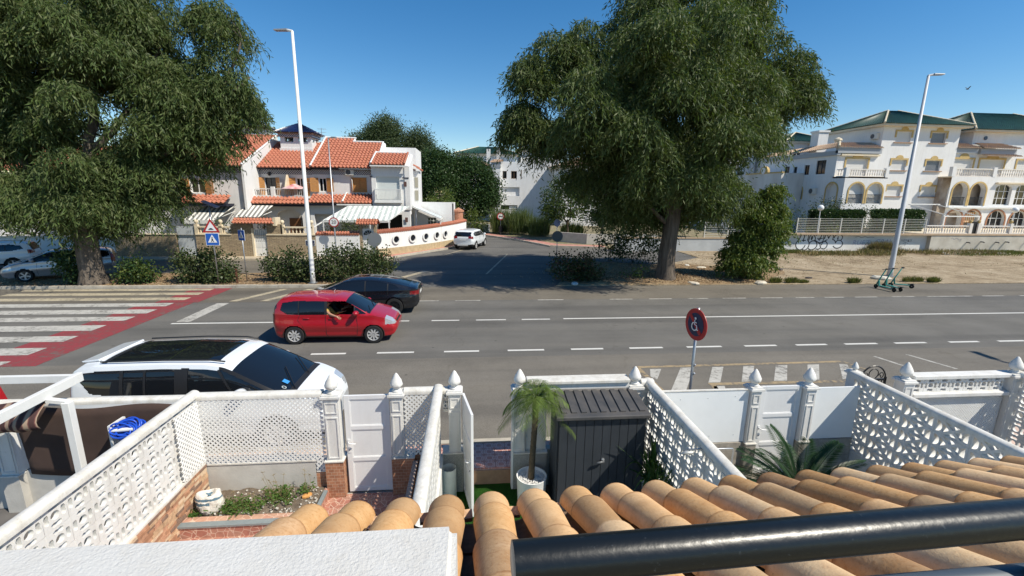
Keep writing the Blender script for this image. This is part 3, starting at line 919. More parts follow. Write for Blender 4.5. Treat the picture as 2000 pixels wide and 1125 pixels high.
# street walls between the pillars
def street_wall(label,x0,x1,name='garden_wall'):
 return thing(name,((x0+x1)/2,YW,FZ),label,'wall')
w=street_wall('low grey rendered wall topped by a wide white lattice panel behind the weeds',-4.4,-2.4)
MB().box(-4.31,-2.60,6.86,7.02,FZ,0.45).build('wall_base',M_grey,w)
MB().box(-4.31,-2.585,6.845,7.03,0.45,0.475).build('ledge',M_wcap,w)
MB().box(-2.60,-2.43,6.86,7.02,FZ,0.25).build('wall_end',M_tilepost,w)
MB().box(-2.585,-2.43,6.85,7.03,0.25,0.27).build('ledge',M_wcap,w)
lattice('lattice_panel',w,F0,-4.33,-2.42,0.475,1.60)
lattice('lattice_panel',w,F0,-2.583,-2.43,0.28,0.474)
coping_x(MB(),6.93,-4.4,-2.42,1.66).build('coping',M_wcap,w,smooth='auto')
lattice('lattice_panel',w,Fr((-4.295,6.28,0),PI/2),0.0,0.56,0.54,1.58,d=0.0)
w=street_wall('narrow lattice panel between a gate pillar and the middle dividing wall',-1.13,-0.6)
lattice('lattice_panel',w,F0,-1.12,-0.635,0.5,1.60)
MB().box(-0.975,-0.63,6.87,7.02,FZ,0.49).build('wall_base',M_tilepost,w)
coping_x(MB(),6.93,-1.12,-0.49,1.66).build('coping',M_wcap,w,smooth='auto')
t=thing('plant_trough',(-0.8,6.0,FZ),'brown tiled plant trough along the middle dividing wall','planter')
MB().box(-0.99,-0.93,5.0,6.80,FZ,0.40).build('side',M_tilepost,t)
MB().box(-1.0,-0.92,4.99,6.80,0.40,0.43).build('rim',mat('trough_rim',(0.33,0.25,0.21),0.6,var=0.2,vs=20),t)
MB().box(-0.93,-0.63,5.0,6.80,FZ,0.10).build('soil',mat('trough_hollow',(0.02,0.016,0.012),1.0),t)  # near-black fill paints the dark hollow inside the trough
w=street_wall('short block screen between the middle dividing wall and the open gate',-0.5,-0.41)
coping_x(MB(),6.92,-0.485,-0.41,1.66,0.14).build('coping',M_wcap,w)
inst('block',blk_small,w,(-0.37-0.08,6.93,1.45),sc=(0.3,1,1))
MB().box(-0.485,-0.41,6.87,6.99,1.26,1.31).build('ledge',M_wcap,w)
w=street_wall('white street wall behind the dark shed and the palm',0.9,2.66)
MB().box(0.905,1.25,6.87,6.99,0.5,1.62).build('panel',M_wp,w)
MB().box(0.905,2.65,6.84,7.02,1.62,1.72).build('beam',M_wp,w)
MB().box(0.905,2.655,6.80,7.06,1.72,1.78).build('coping',M_wcap,w,bevel=0.012)
MB().box(1.265,2.65,6.86,7.0,FZ,0.5).build('wall_base',M_scroll,w)
w=street_wall('white corner piece joining the shed pillar to the shaded pierced wall',2.88,3.1)
MB().box(2.89,3.10,6.91,7.0,FZ,1.62).build('panel',M_wp,w)
coping_x(MB(),6.95,2.885,3.11,1.70,0.16).build('coping',M_wcap,w)
M_sheet=mat('white_sheet_panel',(0.78,0.80,0.80),0.55,var=0.03,vs=3)
w=street_wall('plain white sheet panel left of the gate behind the cycad',3.1,4.86)
MB().box(3.115,4.85,6.87,6.90,0.5,1.50).build('panel',M_sheet,w)
MB().box(3.115,4.85,6.86,6.915,1.50,1.515).build('edge',M_wcap,w)
MB().box(3.115,4.85,6.85,7.02,FZ,0.49).build('wall_base',M_woodwall,w)
rv=MB().lathe([(0.008,0),(0.006,0.004),(0.001,0.006)],n=8).mesh('rivet',M_galv);rv.transform(RX)
for x,z in((3.6,1.35),(4.1,1.36),(4.6,1.38),(3.65,0.62),(4.2,0.63),(4.65,0.64)):
 inst('rivet',rv,w,(x,6.869,z))
w=street_wall('plain white sheet panel right of the gate, half in shade',6.08,6.95)
MB().box(6.09,6.96,6.87,6.90,0.5,1.50).build('panel',M_sheet,w)
MB().box(6.09,6.96,6.85,7.02,FZ,0.49).build('wall_base',M_woodwall,w)
w=street_wall('white street wall with a row of ring blocks over a fine lattice, far right',7.96,9.93)
for i in range(7):
 inst('block',blk_small,w,(8.1+i*0.27,6.93,1.475),sc=(1.03,1,1))
MB().box(7.97,9.92,6.84,7.04,1.605,1.68).build('coping',M_wp,w,bevel=0.012)
MB().box(7.97,9.92,6.80,7.02,1.27,1.345).build('ledge',M_wp,w,bevel=0.012)
MB().box(7.97,9.92,6.92,6.99,FZ,1.27).build('panel',M_wp,w)
lattice('lattice_panel',w,Fr((0,6.90,0),0),7.98,9.91,0.0,1.265,0.05,0.021)
w=street_wall('white capped street wall carrying the dark brown privacy screen',-7.0,-4.4)
MB().box(-10,-4.44,6.90,7.04,FZ,0.45).build('wall_base',M_grey,w)
coping_x(MB(),6.95,-10,-4.4,1.62,0.15,0.06).build('coping',M_wcap,w,smooth='auto')
sc=MB()
n=30;x0,x1=-6.98,-4.46
for i in range(n+1):
 u=i/n
 x=x0+(x1-x0)*u
 for j in range(9):
  v=j/8
  sag=0.04*math.sin(u*5)*(1-v)
  z=0.40+0.03*math.sin(u*9+1)+v*(1.55-0.42)
  if i==0:x_=x+0.10*(1-v)**1.5
  else:x_=x
  sc.v.append((x_,6.87-0.018*math.sin(u*14)*(1-v)**2-0.012*math.sin(v*9+u*3)*(1-v),z-sag))
for i in range(n):
 for j in range(8):
  a=i*9+j
  sc.f.append([a,a+9,a+10,a+1]);sc.mi.append(0)
so=sc.build('privacy_screen',mat('brown_screen_cloth',(0.060,0.036,0.028),0.9,var=0.15,vs=3,bump=0.3,bs=200),None,(-5.7,6.86,0.4),smooth=True)
sm=so.modifiers.new('solid','SOLIDIFY');sm.thickness=0.004
tag(so,'dark brown cloth privacy screen stretched along the left street wall','screen')
# gates
def gate(name,loc,w_,h,label,rz=0.0,handle_left=True,wide=True,lock=False):
 t=thing(name,loc,label,'gate',None,rz)
 f=Fr((0,0,0),0)
 WL[t.name]=Vector((0,0,0))
 st=0.085
 mb=MB()
 f.box(mb,0,st,0,h,-0.02,0.02);f.box(mb,w_-st,w_,0,h,-0.02,0.02)
 zs=[0.0,0.345*h,0.672*h,h]
 rails=[(0,0.07),(zs[1]-0.035,zs[1]+0.035),(zs[2]-0.035,zs[2]+0.035),(h-0.07,h)]
 for a,b in rails:
  f.box(mb,st,w_-st,a,b,-0.019,0.019)
 mb.build('frame',M_door,t,bevel=0.004)
 for(a,b),(c,d)in zip(rails[:-1],rails[1:]):
  m2=MB();f.box(m2,st,w_-st,b,c,-0.004,0.004);m2.build('panel',M_door,t)
  m3=MB()
  f.box(m3,st,w_-st,b,b+0.012,0.004,0.014);f.box(m3,st,w_-st,c-0.012,c,0.004,0.014)
  f.box(m3,st,st+0.012,b+0.012,c-0.012,0.004,0.014);f.box(m3,w_-st-0.012,w_-st,b+0.012,c-0.012,0.004,0.014)
  m3.build('moulding',M_door,t)
 hx=st*0.5 if handle_left else w_-st*0.5
 s=1 if handle_left else-1
 hm=MB();f.box(hm,hx-0.02,hx+0.02,h*0.42,h*0.56,0.02,0.03)
 ho=hm.build('handle_plate',M_door,t)
 lv=MB().tube([(hx,-0.03,h*0.535),(hx,-0.075,h*0.535),(hx+s*0.03,-0.085,h*0.53),(hx+s*0.12,-0.08,h*0.525)],0.011,n=8)
 lv.build('lever',M_door,ho,smooth=True)
 MB().tube([(hx,-0.031,h*0.45),(hx,-0.04,h*0.45)],0.009,n=8).build('keyhole',M_black,ho)
 return t
gate('garden_gate',(-2.09,6.92,FZ+0.02),0.725,1.76,'closed white three panel gate with lever handle beside the weedy planter')
gate('garden_gate',(-0.155,6.87,FZ+0.03),0.76,1.76,'white panelled gate standing open into the turf garden',R(-79),handle_left=False)
gate('garden_gate',(5.10,6.92,FZ+0.02),0.765,1.72,'closed white panelled gate behind the cycad, partly shaded')
MB().box(0.655,0.685,6.79,6.95,FZ,1.6).build('jamb',M_white,bpy.data.objects['garden_wall.002']if 'garden_wall.002' in bpy.data.objects else None)
t=thing('iron_gate',(7.45,7.15,FZ),'small black wrought iron gate with an arched scroll top','gate')
mb=MB()
for x in(7.2,7.71):mb.bar((x,7.15,FZ),(x,7.15,1.55),0.03,0.03,(0,1,0))
for z in(0.2,1.5):mb.bar((7.2,7.15,z),(7.71,7.15,z),0.03,0.03)
mb.build('frame',M_black,t)
bmz=MB().tube([(0,0,0),(0,0,1.3)],0.009,n=6).mesh('upright',M_black)
for i in range(7):inst('upright',bmz,t,(7.265+i*0.063,7.15,0.2))
ar=MB().tube([(7.455+0.255*math.cos(a),7.15,1.5+0.27*math.sin(a))for a in[PI*k/16 for k in range(17)]],0.014,n=6)
ar.build('arch',M_black,t)
s1=MB().tube([(7.455+0.095*math.cos(a),7.15,1.615+0.095*math.sin(a))for a in[2*PI*k/16 for k in range(17)]],0.009,n=6).build('ring',M_black,t)
for s in(-1,1):
 pts=[]
 for k in range(22):
  a=k*0.36;r=0.075-0.0028*k
  pts.append((7.455+s*(0.165-r*math.cos(a)*0.7),7.15,1.575+r*math.sin(a)))
 MB().tube(pts,0.008,n=6).build('scroll',M_black,t)
# things in the gardens
rng=random.Random(21)
def leafmat(name,a,b,trans=0.35,rough=0.5,hue=0.0):
 m=mat(name,a,rough,spec=0.2)
 nt=m.node_tree
 n=noise(m,1.3,None,3);n2=noise(m,9,None,2)
 f=mth(m,'ADD',mth(m,'MULTIPLY',n,0.5),mth(m,'MULTIPLY',n2,0.5))
 c=ramp(m,f,[(0.35,a),(0.65,b)])
 L(m,c,bsdf(m).inputs['Base Color'])
 if trans:
  tr=N(m,'ShaderNodeBsdfTranslucent')
  tcol=mixc(m,1.0,c,(1.25,1.3,0.55),'MULTIPLY')
  L(m,tcol,tr.inputs[0])
  mx=N(m,'ShaderNodeMixShader');mx.inputs[0].default_value=trans
  L(m,bsdf(m).outputs[0],mx.inputs[1]);L(m,tr.outputs[0],mx.inputs[2])
  L(m,mx.outputs[0],nt.nodes['Material Output'].inputs['Surface'])
 return m
M_palm=leafmat('palm_leaf',(0.10,0.16,0.035),(0.17,0.23,0.06))
M_strap=leafmat('strap_leaf',(0.055,0.11,0.03),(0.10,0.17,0.05))
M_cycad=leafmat('cycad_leaf',(0.020,0.050,0.020),(0.040,0.085,0.032),0.15,0.35)
M_weed=leafmat('weed_leaf',(0.045,0.11,0.018),(0.10,0.17,0.035))
M_dry=mat('dry_stalk',(0.26,0.20,0.09),0.9,var=0.25)
M_peb=mat('white_pebble',(0.72,0.71,0.68),0.7,var=0.12,vs=20)
def strap(mb,p,ang,ln,w,lift,droop,n=6,twist=0.0):
 """arching strap leaf"""
 p=Vector(p)
 d=Vector((math.cos(ang),math.sin(ang),0));sd=Vector((-d.y,d.x,0))
 base=len(mb.v)
 for i in range(n+1):
  t=i/n
  q=p+d*(ln*t*math.cos(lift)*(1-0.25*droop*t))+Vector((0,0,ln*(math.sin(lift)*t-droop*t*t)))
  ww=w*(1-t**2.2)*(0.5+0.5*min(1,t*6))+0.0008
  mb.v.append(tuple(q+sd*ww));mb.v.append(tuple(q-sd*ww+Vector((0,0,ww*0.3))))
 for i in range(n):
  a=base+2*i
  mb.f.append([a,a+1,a+3,a+2]);mb.mi.append(mb.m)
def frond(mb,p,ang,ln,lift,droop,nl,ll,lw,vdrop=0.25,n=10,ladd=0.5):
 """pinnate frond with a rachis and leaflets on both sides"""
 p=Vector(p)
 d=Vector((math.cos(ang),math.sin(ang),0));sd=Vector((-d.y,d.x,0))
 def pos(t):return p+d*(ln*t*math.cos(lift)*(1-0.2*droop*t))+Vector((0,0,ln*(math.sin(lift)*t-droop*t*t)))
 mb.tube([pos(i/n)for i in range(n+1)],[0.008*(1-0.8*i/n)+0.0015 for i in range(n+1)],n=4,cap=False)
 for i in range(nl):
  t=0.12+0.88*(i+0.5)/nl
  q=pos(t);tan=(pos(min(1,t+0.02))-pos(t-0.02)).normalized()
  l=ll*(0.45+0.9*math.sin(PI*(0.12+0.83*t)))
  for s in(-1,1):
   dir_=(sd*s+tan*ladd+Vector((0,0,rng.uniform(-vdrop,vdrop*0.3)))).normalized()
   e=q+dir_*l+Vector((0,0,-l*vdrop))
   mid=q.lerp(e,0.5)+Vector((0,0,l*vdrop*0.25))
   nrm=dir_.cross(Vector((0,0,1))).normalized()*lw
   mb.add([q,mid+nrm,e,mid-nrm],[(0,1,2,3)])
# shed
M_shed=mat('anthracite_plastic',(0.036,0.042,0.050),0.5,var=0.10,vs=4,bump=0.15,bs=120)
M_shed2=mat('anthracite_lid',(0.050,0.051,0.053),0.55,rgb2=(0.10,0.092,0.085),vs=3.2)
sh=thing('storage_shed',(2.0,6.5,FZ),'dark grey plastic garden shed with a ribbed lid','shed')
MB().box(1.33,2.70,6.19,6.78,FZ,1.44).build('body',mat('shed_inner',(0.018,0.020,0.023),0.6),sh)
pw=(2.70-1.33)/10
pm=MB().box(0.004,pw-0.004,0,0.022,0,1.60).mesh('plank',M_shed)
for i in range(10):inst('plank',pm,sh,(1.33+i*pw,6.165,FZ+0.02))
ps=MB().box(0,0.02,0.004,0.142,0,1.60).mesh('plank',M_shed)
for i in range(4):
 inst('plank',ps,sh,(1.309,6.19+i*0.147,FZ+0.02));inst('plank',ps,sh,(2.701,6.19+i*0.147,FZ+0.02))
mb=MB()
mb.hexa([(1.27,6.10,1.44),(2.76,6.10,1.44),(2.76,6.82,1.46),(1.27,6.82,1.46),(1.27,6.10,1.50),(2.76,6.10,1.50),(2.76,6.82,1.60),(1.27,6.82,1.60)])
lid=mb.build('lid',M_shed2,sh,bevel=0.012)
for i in range(9):
 x=1.36+i*0.155
 m2=MB();m2.hexa([(x,6.20,1.51),(x+0.10,6.20,1.51),(x+0.10,6.80,1.594),(x,6.80,1.594),(x+.01,6.20,1.535),(x+0.09,6.20,1.535),(x+0.09,6.80,1.622),(x+.01,6.80,1.622)])
 m2.build('rib',M_shed2,lid)
h=MB().lathe([(0.03,0),(0.03,0.015),(0.016,0.02),(0.016,0.06)],n=14);me=h.mesh('knob',M_galv,smooth='auto');me.transform(Matrix.Rotation(PI/2,4,'X'))
inst('handle_rose',me,sh,(2.045,6.165,0.72))
MB().tube([(2.045,6.11,0.72),(1.93,6.105,0.70)],[0.016,0.019],n=10).build('handle',mat('handle_grey',(0.12,0.125,0.13),0.4),sh,smooth=True)
for z in(0.2,0.72):MB().box(1.318,1.333,6.15,6.163,z,z+0.05).build('hinge',M_black,sh)
# palm in a white pot
pt=thing('palm_pot',(0.96,6.46,FZ),'round white pot filled with white pebbles','pot')
MB().lathe([(0.20,FZ),(0.225,FZ+0.02),(0.245,0.28),(0.25,0.29),(0.235,0.29),(0.225,0.20),(0.22,0.18)],(0.96,6.46,0),n=40).build('pot',mat('white_glazed',(0.82,0.82,0.80),0.4),pt,smooth='auto')
pb=MB()
for i in range(420):
 a,r=rng.uniform(0,2*PI),0.22*math.sqrt(rng.random())
 c=Vector((0.96+r*math.cos(a),6.46+r*math.sin(a),0.225+rng.uniform(0,0.03)))
 s=rng.uniform(0.009,0.017)
 v=[Vector((rng.uniform(.7,1.2)*s,0,0)),Vector((0,rng.uniform(.7,1.2)*s,0)),Vector((-s,0,0)),Vector((0,-s,0)),Vector((0,0,s*.8)),Vector((0,0,-s))]
 pb.add([c+q for q in v],[(0,1,4),(1,2,4),(2,3,4),(3,0,4),(1,0,5),(2,1,5),(3,2,5),(0,3,5)])
po=pb.build('pebbles',M_peb,pt);po['kind']='stuff'
pl=thing('pygmy_palm',(0.96,6.46,0.2),'small palm with arching feathery fronds growing in the white pot','palm')
tp=[Vector((0.95,6.46,0.2)),Vector((0.965,6.45,0.65)),Vector((0.985,6.44,1.15)),Vector((1.0,6.44,1.62))]
tk=MB();tk.tube(tp,[0.055,0.048,0.045,0.05],n=12)
trunk=tk.build('trunk',mat('palm_trunk',(0.10,0.075,0.045),0.95,var=0.35,vs=30,bump=0.8,bs=60),pl,smooth=True)
sc_=MB()
for i in range(130):
 t=i/130;p=tp[0].lerp(tp[3],t)if False else(tp[0].lerp(tp[1],t*3)if t<1/3 else tp[1].lerp(tp[2],t*3-1)if t<2/3 else tp[2].lerp(tp[3],t*3-2))
 a=i*2.4;d=Vector((math.cos(a),math.sin(a),0));sd=Vector((-d.y,d.x,0))
 q=p+d*0.043
 sc_.add([q-sd*0.016,q+sd*0.016,q+d*0.016+Vector((0,0,0.028))],[(0,1,2)])
sc_.build('leaf_scars',mat('palm_scar',(0.16,0.115,0.065),0.95,var=0.3,vs=40),trunk)['kind']='stuff'
for i in range(27):
 fm=MB()
 up=1.3-0.046*i+rng.uniform(-.1,.1)
 frond(fm,tp[3]+Vector((0,0,0.02)),i*2.4+rng.uniform(-.2,.2),rng.uniform(0.66,0.86),max(0.05,up),0.58+0.2*rng.random(),38,0.15,0.0038,0.35)
 fm.build('frond',M_palm,pl)
# pipe bin
t=thing('pipe_bin',(-0.42,6.66,FZ),'upright open white plastic pipe standing on the turf','bin')
MB().lathe([(0.115,FZ),(0.12,FZ+0.01),(0.12,0.36),(0.113,0.36),(0.113,FZ+0.05),(0.01,FZ+0.05)],(-0.40,6.66,0),n=32).build('tube',mat('weathered_white_plastic',(0.66,0.68,0.62),0.5,var=0.1,vs=6),t,smooth='auto')
MB().lathe([(0.1205,-0.11),(0.1215,-0.108),(0.1215,-0.098),(0.1205,-0.096)],(-0.40,6.66,0),n=32,cap=False).build('band',mat('green_band',(0.22,0.42,0.38),0.5),t)
# white troughs with strap plants beside the shaded wall
def trough(x0,x1,y0,y1,z1,label,plants):
 t=thing('trough_planter',((x0+x1)/2,(y0+y1)/2,FZ),label,'planter')
 th=0.03
 mb=MB()
 mb.box(x0,x1,y0,y0+th,FZ,z1);mb.box(x0,x1,y1-th,y1,FZ,z1);mb.box(x0,x0+th,y0+th,y1-th,FZ,z1);mb.box(x1-th,x1,y0+th,y1-th,FZ,z1)
 mb.build('box',M_white,t,bevel=0.006)
 MB().box(x0+th,x1-th,y0+th,y1-th,FZ+.02,z1-0.04).build('soil',mat('potting_soil',(0.05,0.035,0.025),1.0,var=0.3,vs=30,bump=1,bs=80),t)
 return t
trough(2.74,2.95,5.55,6.35,0.34,'tall white trough between the dark shed and the pierced wall',0)
trough(2.72,2.94,4.65,5.35,0.30,'second white trough nearer the roof beside the pierced wall',0)
def strap_plant(c,n,ln,w,label,lift=(0.8,1.5),droop=(0.2,0.75),seed=1,m=None):
 rg=random.Random(seed)
 t=thing('strap_plant',c,label,'plant')
 for i in range(n):
  mb=MB()
  strap(mb,(c[0]+rg.uniform(-.05,.05),c[1]+rg.uniform(-.07,.07),c[2]),rg.uniform(0,2*PI),ln*rg.uniform(.7,1.15),w,rg.uniform(*lift),rg.uniform(*droop),8)
  mb.build('leaf',m or M_strap,t,smooth=True,fixn=False)
 return t
strap_plant((2.84,6.12,0.32),70,1.25,0.019,'tall drooping strap leaf plant in the trough by the shed corner',seed=2,droop=(0.2,0.95))
strap_plant((2.84,5.75,0.30),50,0.95,0.017,'lower strap leaf plant at the near end of the tall trough',seed=3)
strap_plant((2.83,5.0,0.27),70,0.85,0.016,'bushy strap leaf plant in the nearer trough',seed=4,lift=(0.6,1.5),droop=(0.1,0.5))
t=thing('creeping_plant',(2.66,5.45,0.1),'small dark leaved creeping plant hanging between the two troughs','plant')
mb=MB()
for i in range(260):
 a=rng.uniform(0,2*PI);r=0.22*rng.random()**0.6
 c=Vector((2.62+r*math.cos(a),5.45+r*math.sin(a),0.16+rng.uniform(-.1,.12)))
 d1=Vector((rng.gauss(0,1),rng.gauss(0,1),rng.gauss(0,1))).normalized();d2=d1.orthogonal().normalized()
 s=0.022
 mb.add([c-d1*s,c+d2*s*.6,c+d1*s,c-d2*s*.6],[(0,1,2,3)])
mb.build('foliage',M_weed,t,fixn=False)
MB().tube([(2.62,5.45,FZ),(2.62,5.45,0.15)],0.012,n=6).build('stem',M_dry,t)
# bracket over the shaded wall
t=thing('wall_bracket',(3.41,5.0,1.1),'thin bent steel tube with a small lizard ornament above the shaded wall','bracket')
MB().tube([(2.78,5.0,1.60),(3.40,5.0,1.585),(3.415,5.0,1.57),(3.41,4.99,1.20),(3.06,4.98,1.18)],0.010,n=8).build('tube',M_galv,t,smooth=True)
orn=MB()
orn.tube([(2.70,4.99,1.545),(2.76,4.985,1.56),(2.83,4.985,1.555),(2.90,4.99,1.58)],[0.008,0.03,0.026,0.005],n=8)
for sx in(2.755,2.82):
 for sy in(-1,1):orn.tube([(sx,4.985,1.555),(sx+0.03,4.985+sy*0.04,1.54)],0.006,n=5)
orn.build('ornament',mat('ornament_grey',(0.5,0.5,0.47),0.4,metal=0.4),t,smooth=True)
# cycad
t=thing('cycad',(5.15,5.75,FZ),'dark green cycad with a rosette of stiff feathery fronds','cycad')
MB().lathe([(0.14,FZ),(0.16,FZ+.15),(0.15,0.12),(0.10,0.22),(0.02,0.25)],(5.15,5.75,0),n=14).build('stem',mat('cycad_stem',(0.10,0.07,0.045),0.95,var=0.3,vs=25,bump=1,bs=40),t,smooth=True)
for i in range(30):
 fm=MB()
 lift=1.25-0.042*i+rng.uniform(-.08,.08)
 frond(fm,(5.15,5.75,0.2),i*2.4,rng.uniform(1.25,1.55),max(0.15,lift),0.33,54,0.17,0.008,0.10,ladd=0.8)
 fm.build('frond',M_cycad,t)
# planter bed with rubble, weeds and a cement bag
bed=thing('planter_bed',(-3.35,6.4,FZ),'raised red tiled planter bed edged with a grey strip','planter')
M_edge=mat('grey_pvc_edge',(0.22,0.25,0.25),0.5,var=0.1,vs=10)
MB().box(-4.30,-2.40,6.02,6.14,FZ,-0.02).build('front_wall',M_crazy,bed)
MB().box(-4.30,-2.40,6.10,6.22,-0.02,0.0).build('rim',M_crazy2,bed)
MB().box(-4.30,-2.40,6.00,6.10,-0.018,0.012).build('edging',M_edge,bed)
MB().box(-2.46,-2.40,6.22,6.82,FZ,-0.02).build('side_wall',M_crazy,bed)
MB().box(-2.445,-2.385,6.10,6.70,-0.018,0.014).build('edging',M_edge,bed)
so=MB();nx,ny=36,12
for i in range(nx+1):
 for j in range(ny+1):
  x=-4.30+(1.85)*i/nx;y=6.21+0.645*j/ny
  so.v.append((x,y,-0.045+0.04*math.sin(i*.7+j)*math.sin(j*.9+i*.3)*.5+rng.uniform(-.012,.012)+0.03*(j/ny)))
for i in range(nx):
 for j in range(ny):
  a=i*(ny+1)+j;so.f.append([a,a+ny+1,a+ny+2,a+1]);so.mi.append(0)
so.build('soil',mat('bed_soil',(0.10,0.075,0.05),1.0,rgb2=(0.20,0.16,0.12),vs=14,bump=1,bs=60),bed,smooth=True)
chips=MB()
for i in range(200):
 u=rng.random()**0.6;x=-4.2+1.72*u;y=6.24+rng.random()*0.56
 s=rng.uniform(0.006,0.02);z=-0.03+0.03*(y-6.24)+0.012
 a=rng.uniform(0,6)
 chips.cbox((x,y,z),s*1.6,s,s*0.7,a)
o=chips.build('stone_chips',mat('chip_beige',(0.55,0.52,0.46),0.8,var=0.2,vs=30),bed);o['kind']='stuff'
st=MB()
st.lathe([(0.05,0),(0.075,0.02),(0.07,0.05),(0.03,0.07)],(0,0,0),n=9)
me=st.mesh('stone',mat('orange_stone',(0.55,0.27,0.08),0.85,var=0.2,vs=20),smooth=False)
o=inst('broken_tile',me,None,(-2.68,6.60,-0.02),(0.1,0,0.6),(1.1,0.7,0.8));tag(o,'orange broken tile lying among the white chips in the bed','rubble')
m=mat('cement_bag_paper',(0.72,0.68,0.60),0.8)
tc=N(m,'ShaderNodeTexCoord').outputs['Object']
sp=N(m,'ShaderNodeSeparateXYZ');L(m,tc,sp.inputs[0])
zz_=mth(m,'ADD',sp.outputs[2],mth(m,'MULTIPLY',noise(m,14,tc),0.06))
band=mth(m,'MULTIPLY',mth(m,'GREATER_THAN',zz_,0.27),mth(m,'LESS_THAN',zz_,0.305))
band2=mth(m,'MULTIPLY',mth(m,'MULTIPLY',mth(m,'GREATER_THAN',zz_,0.205),mth(m,'LESS_THAN',zz_,0.245)),mth(m,'LESS_THAN',sp.outputs[0],0.06))
L(m,mixc(m,mth(m,'MAXIMUM',band,band2),ramp(m,noise(m,9,tc,5),[(0.35,(0.55,0.51,0.44)),(0.6,(0.78,0.75,0.68))]),(0.10,0.17,0.22)),bsdf(m).inputs['Base Color'])
bumpn(m,noise(m,22,tc,4),1.0,0.02)
bg_=MB();nn=28
prof=[(0.11,0.0),(0.145,0.02),(0.16,0.08),(0.165,0.16),(0.16,0.23),(0.15,0.28),(0.135,0.315),(0.105,0.33),(0.085,0.315),(0.07,0.28),(0.02,0.26)]
for i,(r,h)in enumerate(prof):
 for k in range(nn):
  t_=2*PI*k/nn
  rr=r*(1+0.07*math.sin(3*t_+h*12)+0.05*math.sin(7*t_+h*31)+rng.uniform(-.02,.02))
  bg_.v.append((rr*1.15*math.cos(t_),rr*0.85*math.sin(t_),h+0.02*math.sin(2*t_+1)*(i>4)))
for i in range(len(prof)-1):
 for k in range(nn):
  bg_.f.append([i*nn+k,i*nn+(k+1)%nn,(i+1)*nn+(k+1)%nn,(i+1)*nn+k]);bg_.mi.append(0)
bt=thing('cement_bag',(-4.05,6.42,-0.05),'open crumpled white paper cement bag standing in the planter bed','bag')
bo=bg_.build('sack',m,bt,smooth=True,world=False)
tm=text_mesh('STE',0.09,mat('bag_print',(0.03,0.03,0.03),0.8),0.002)
tm.transform(Matrix.Translation((-0.10,-0.145,0.11))@Matrix.Rotation(R(-18),4,'Z')@Matrix.Rotation(PI/2,4,'X')@Matrix.Rotation(R(-75),4,'Z'))
link_mesh('lettering',tm,bt,world=False)
def weed(c,n,ln,label,seed,stalks=2,spread=0.1):
 rg=random.Random(seed)
 t=thing('weed',c,label,'weed','weeds in the planter bed')
 mb=MB();sm=MB()
 for i in range(n):
  a=rg.uniform(0,2*PI);l=ln*rg.uniform(.5,1.1);li=rg.uniform(.3,1.3)
  p=Vector(c)+Vector((rg.uniform(-spread,spread),rg.uniform(-spread,spread)*.6,0))
  d=Vector((math.cos(a)*math.cos(li),math.sin(a)*math.cos(li),math.sin(li)))
  e=p+d*l
  sm.tube([p,p.lerp(e,.5)+Vector((0,0,.01)),e],[0.003,0.002,0.001],n=4,cap=False)
  for k in range(7):
   q=p.lerp(e,0.25+0.75*k/6)
   s=rg.uniform(0.018,0.036)
   d1=Vector((rg.gauss(0,1),rg.gauss(0,1),rg.gauss(0,.5))).normalized();d2=d1.orthogonal().normalized()
   mb.add([q,q+d1*s+d2*s*.35,q+d1*2*s,q+d1*s-d2*s*.35],[(0,1,2,3)])
 mb.build('leaves',M_weed,t,fixn=False)
 for i in range(stalks):
  p=Vector(c)+Vector((rg.uniform(-spread,spread),0,0));l=ln*rg.uniform(1.2,1.9)
  q=p+Vector((rg.uniform(-.12,.12),0.02,l))
  sm.tube([p,p.lerp(q,.6)+Vector((0.02,0,0)),q],[0.003,0.0025,0.002],n=4)
  for k in range(5):sm.tube([q,q+Vector((rg.uniform(-.04,.04),rg.uniform(-.03,.03),rg.uniform(-.03,.03)))],0.0025,n=4)
 sm.build('stalks',M_dry,t,fixn=False)
weed((-3.75,6.36,-0.03),70,0.20,'leafy green weed beside the cement bag',1,1,0.16)
weed((-3.45,6.40,-0.02),50,0.16,'low spreading weed in the middle of the bed',2,2,0.18)
weed((-3.08,6.55,-0.01),60,0.26,'tall bushy weed against the grey wall',3,4,0.14)
weed((-2.72,6.68,-0.01),14,0.22,'thin wispy weed at the right end of the bed',4,3,0.08)
weed((-3.3,6.70,-0.01),8,0.15,'dry leggy weed standing against the grey wall',5,4,0.2)
weed((-4.2,6.3,-0.03),18,0.10,'small weed in front of the cement bag',6,0,0.06)
# next garden on the left: pergola, striped awning cloth, hose
pg=thing('pergola',(-5.9,6.5,FZ),'white timber pergola corner with one slim post','pergola')
MB().bar((-5.83,6.48,FZ),(-5.83,6.48,1.80),0.10,0.10,(0,1,0)).build('post',M_white,pg,bevel=0.006)
MB().bar((-6.13,7.12,1.93),(-6.0,4.0,1.90),0.075,0.14).build('beam',M_white,pg,bevel=0.006)
MB().bar((-6.16,7.12,1.90),(-10.0,7.12,1.90),0.07,0.12).build('beam',M_white,pg,bevel=0.006)
MB().bar((-5.83,6.48,1.80),(-6.08,6.48,1.84),0.08,0.05).build('bracket',M_white,pg)
m=mat('striped_awning_brown',(0.10,0.05,0.04),0.9)
wv=N(m,'ShaderNodeTexWave',wave_type='BANDS',bands_direction='X');wv.inputs['Scale'].default_value=2.4
L(m,N(m,'ShaderNodeNewGeometry').outputs['Position'],wv.inputs['Vector'])
L(m,ramp(m,wv.outputs['Fac'],[(0.3,(0.05,0.022,0.02)),(0.55,(0.14,0.05,0.045)),(0.8,(0.33,0.24,0.17))]),bsdf(m).inputs['Base Color'])
cl=MB();n=16
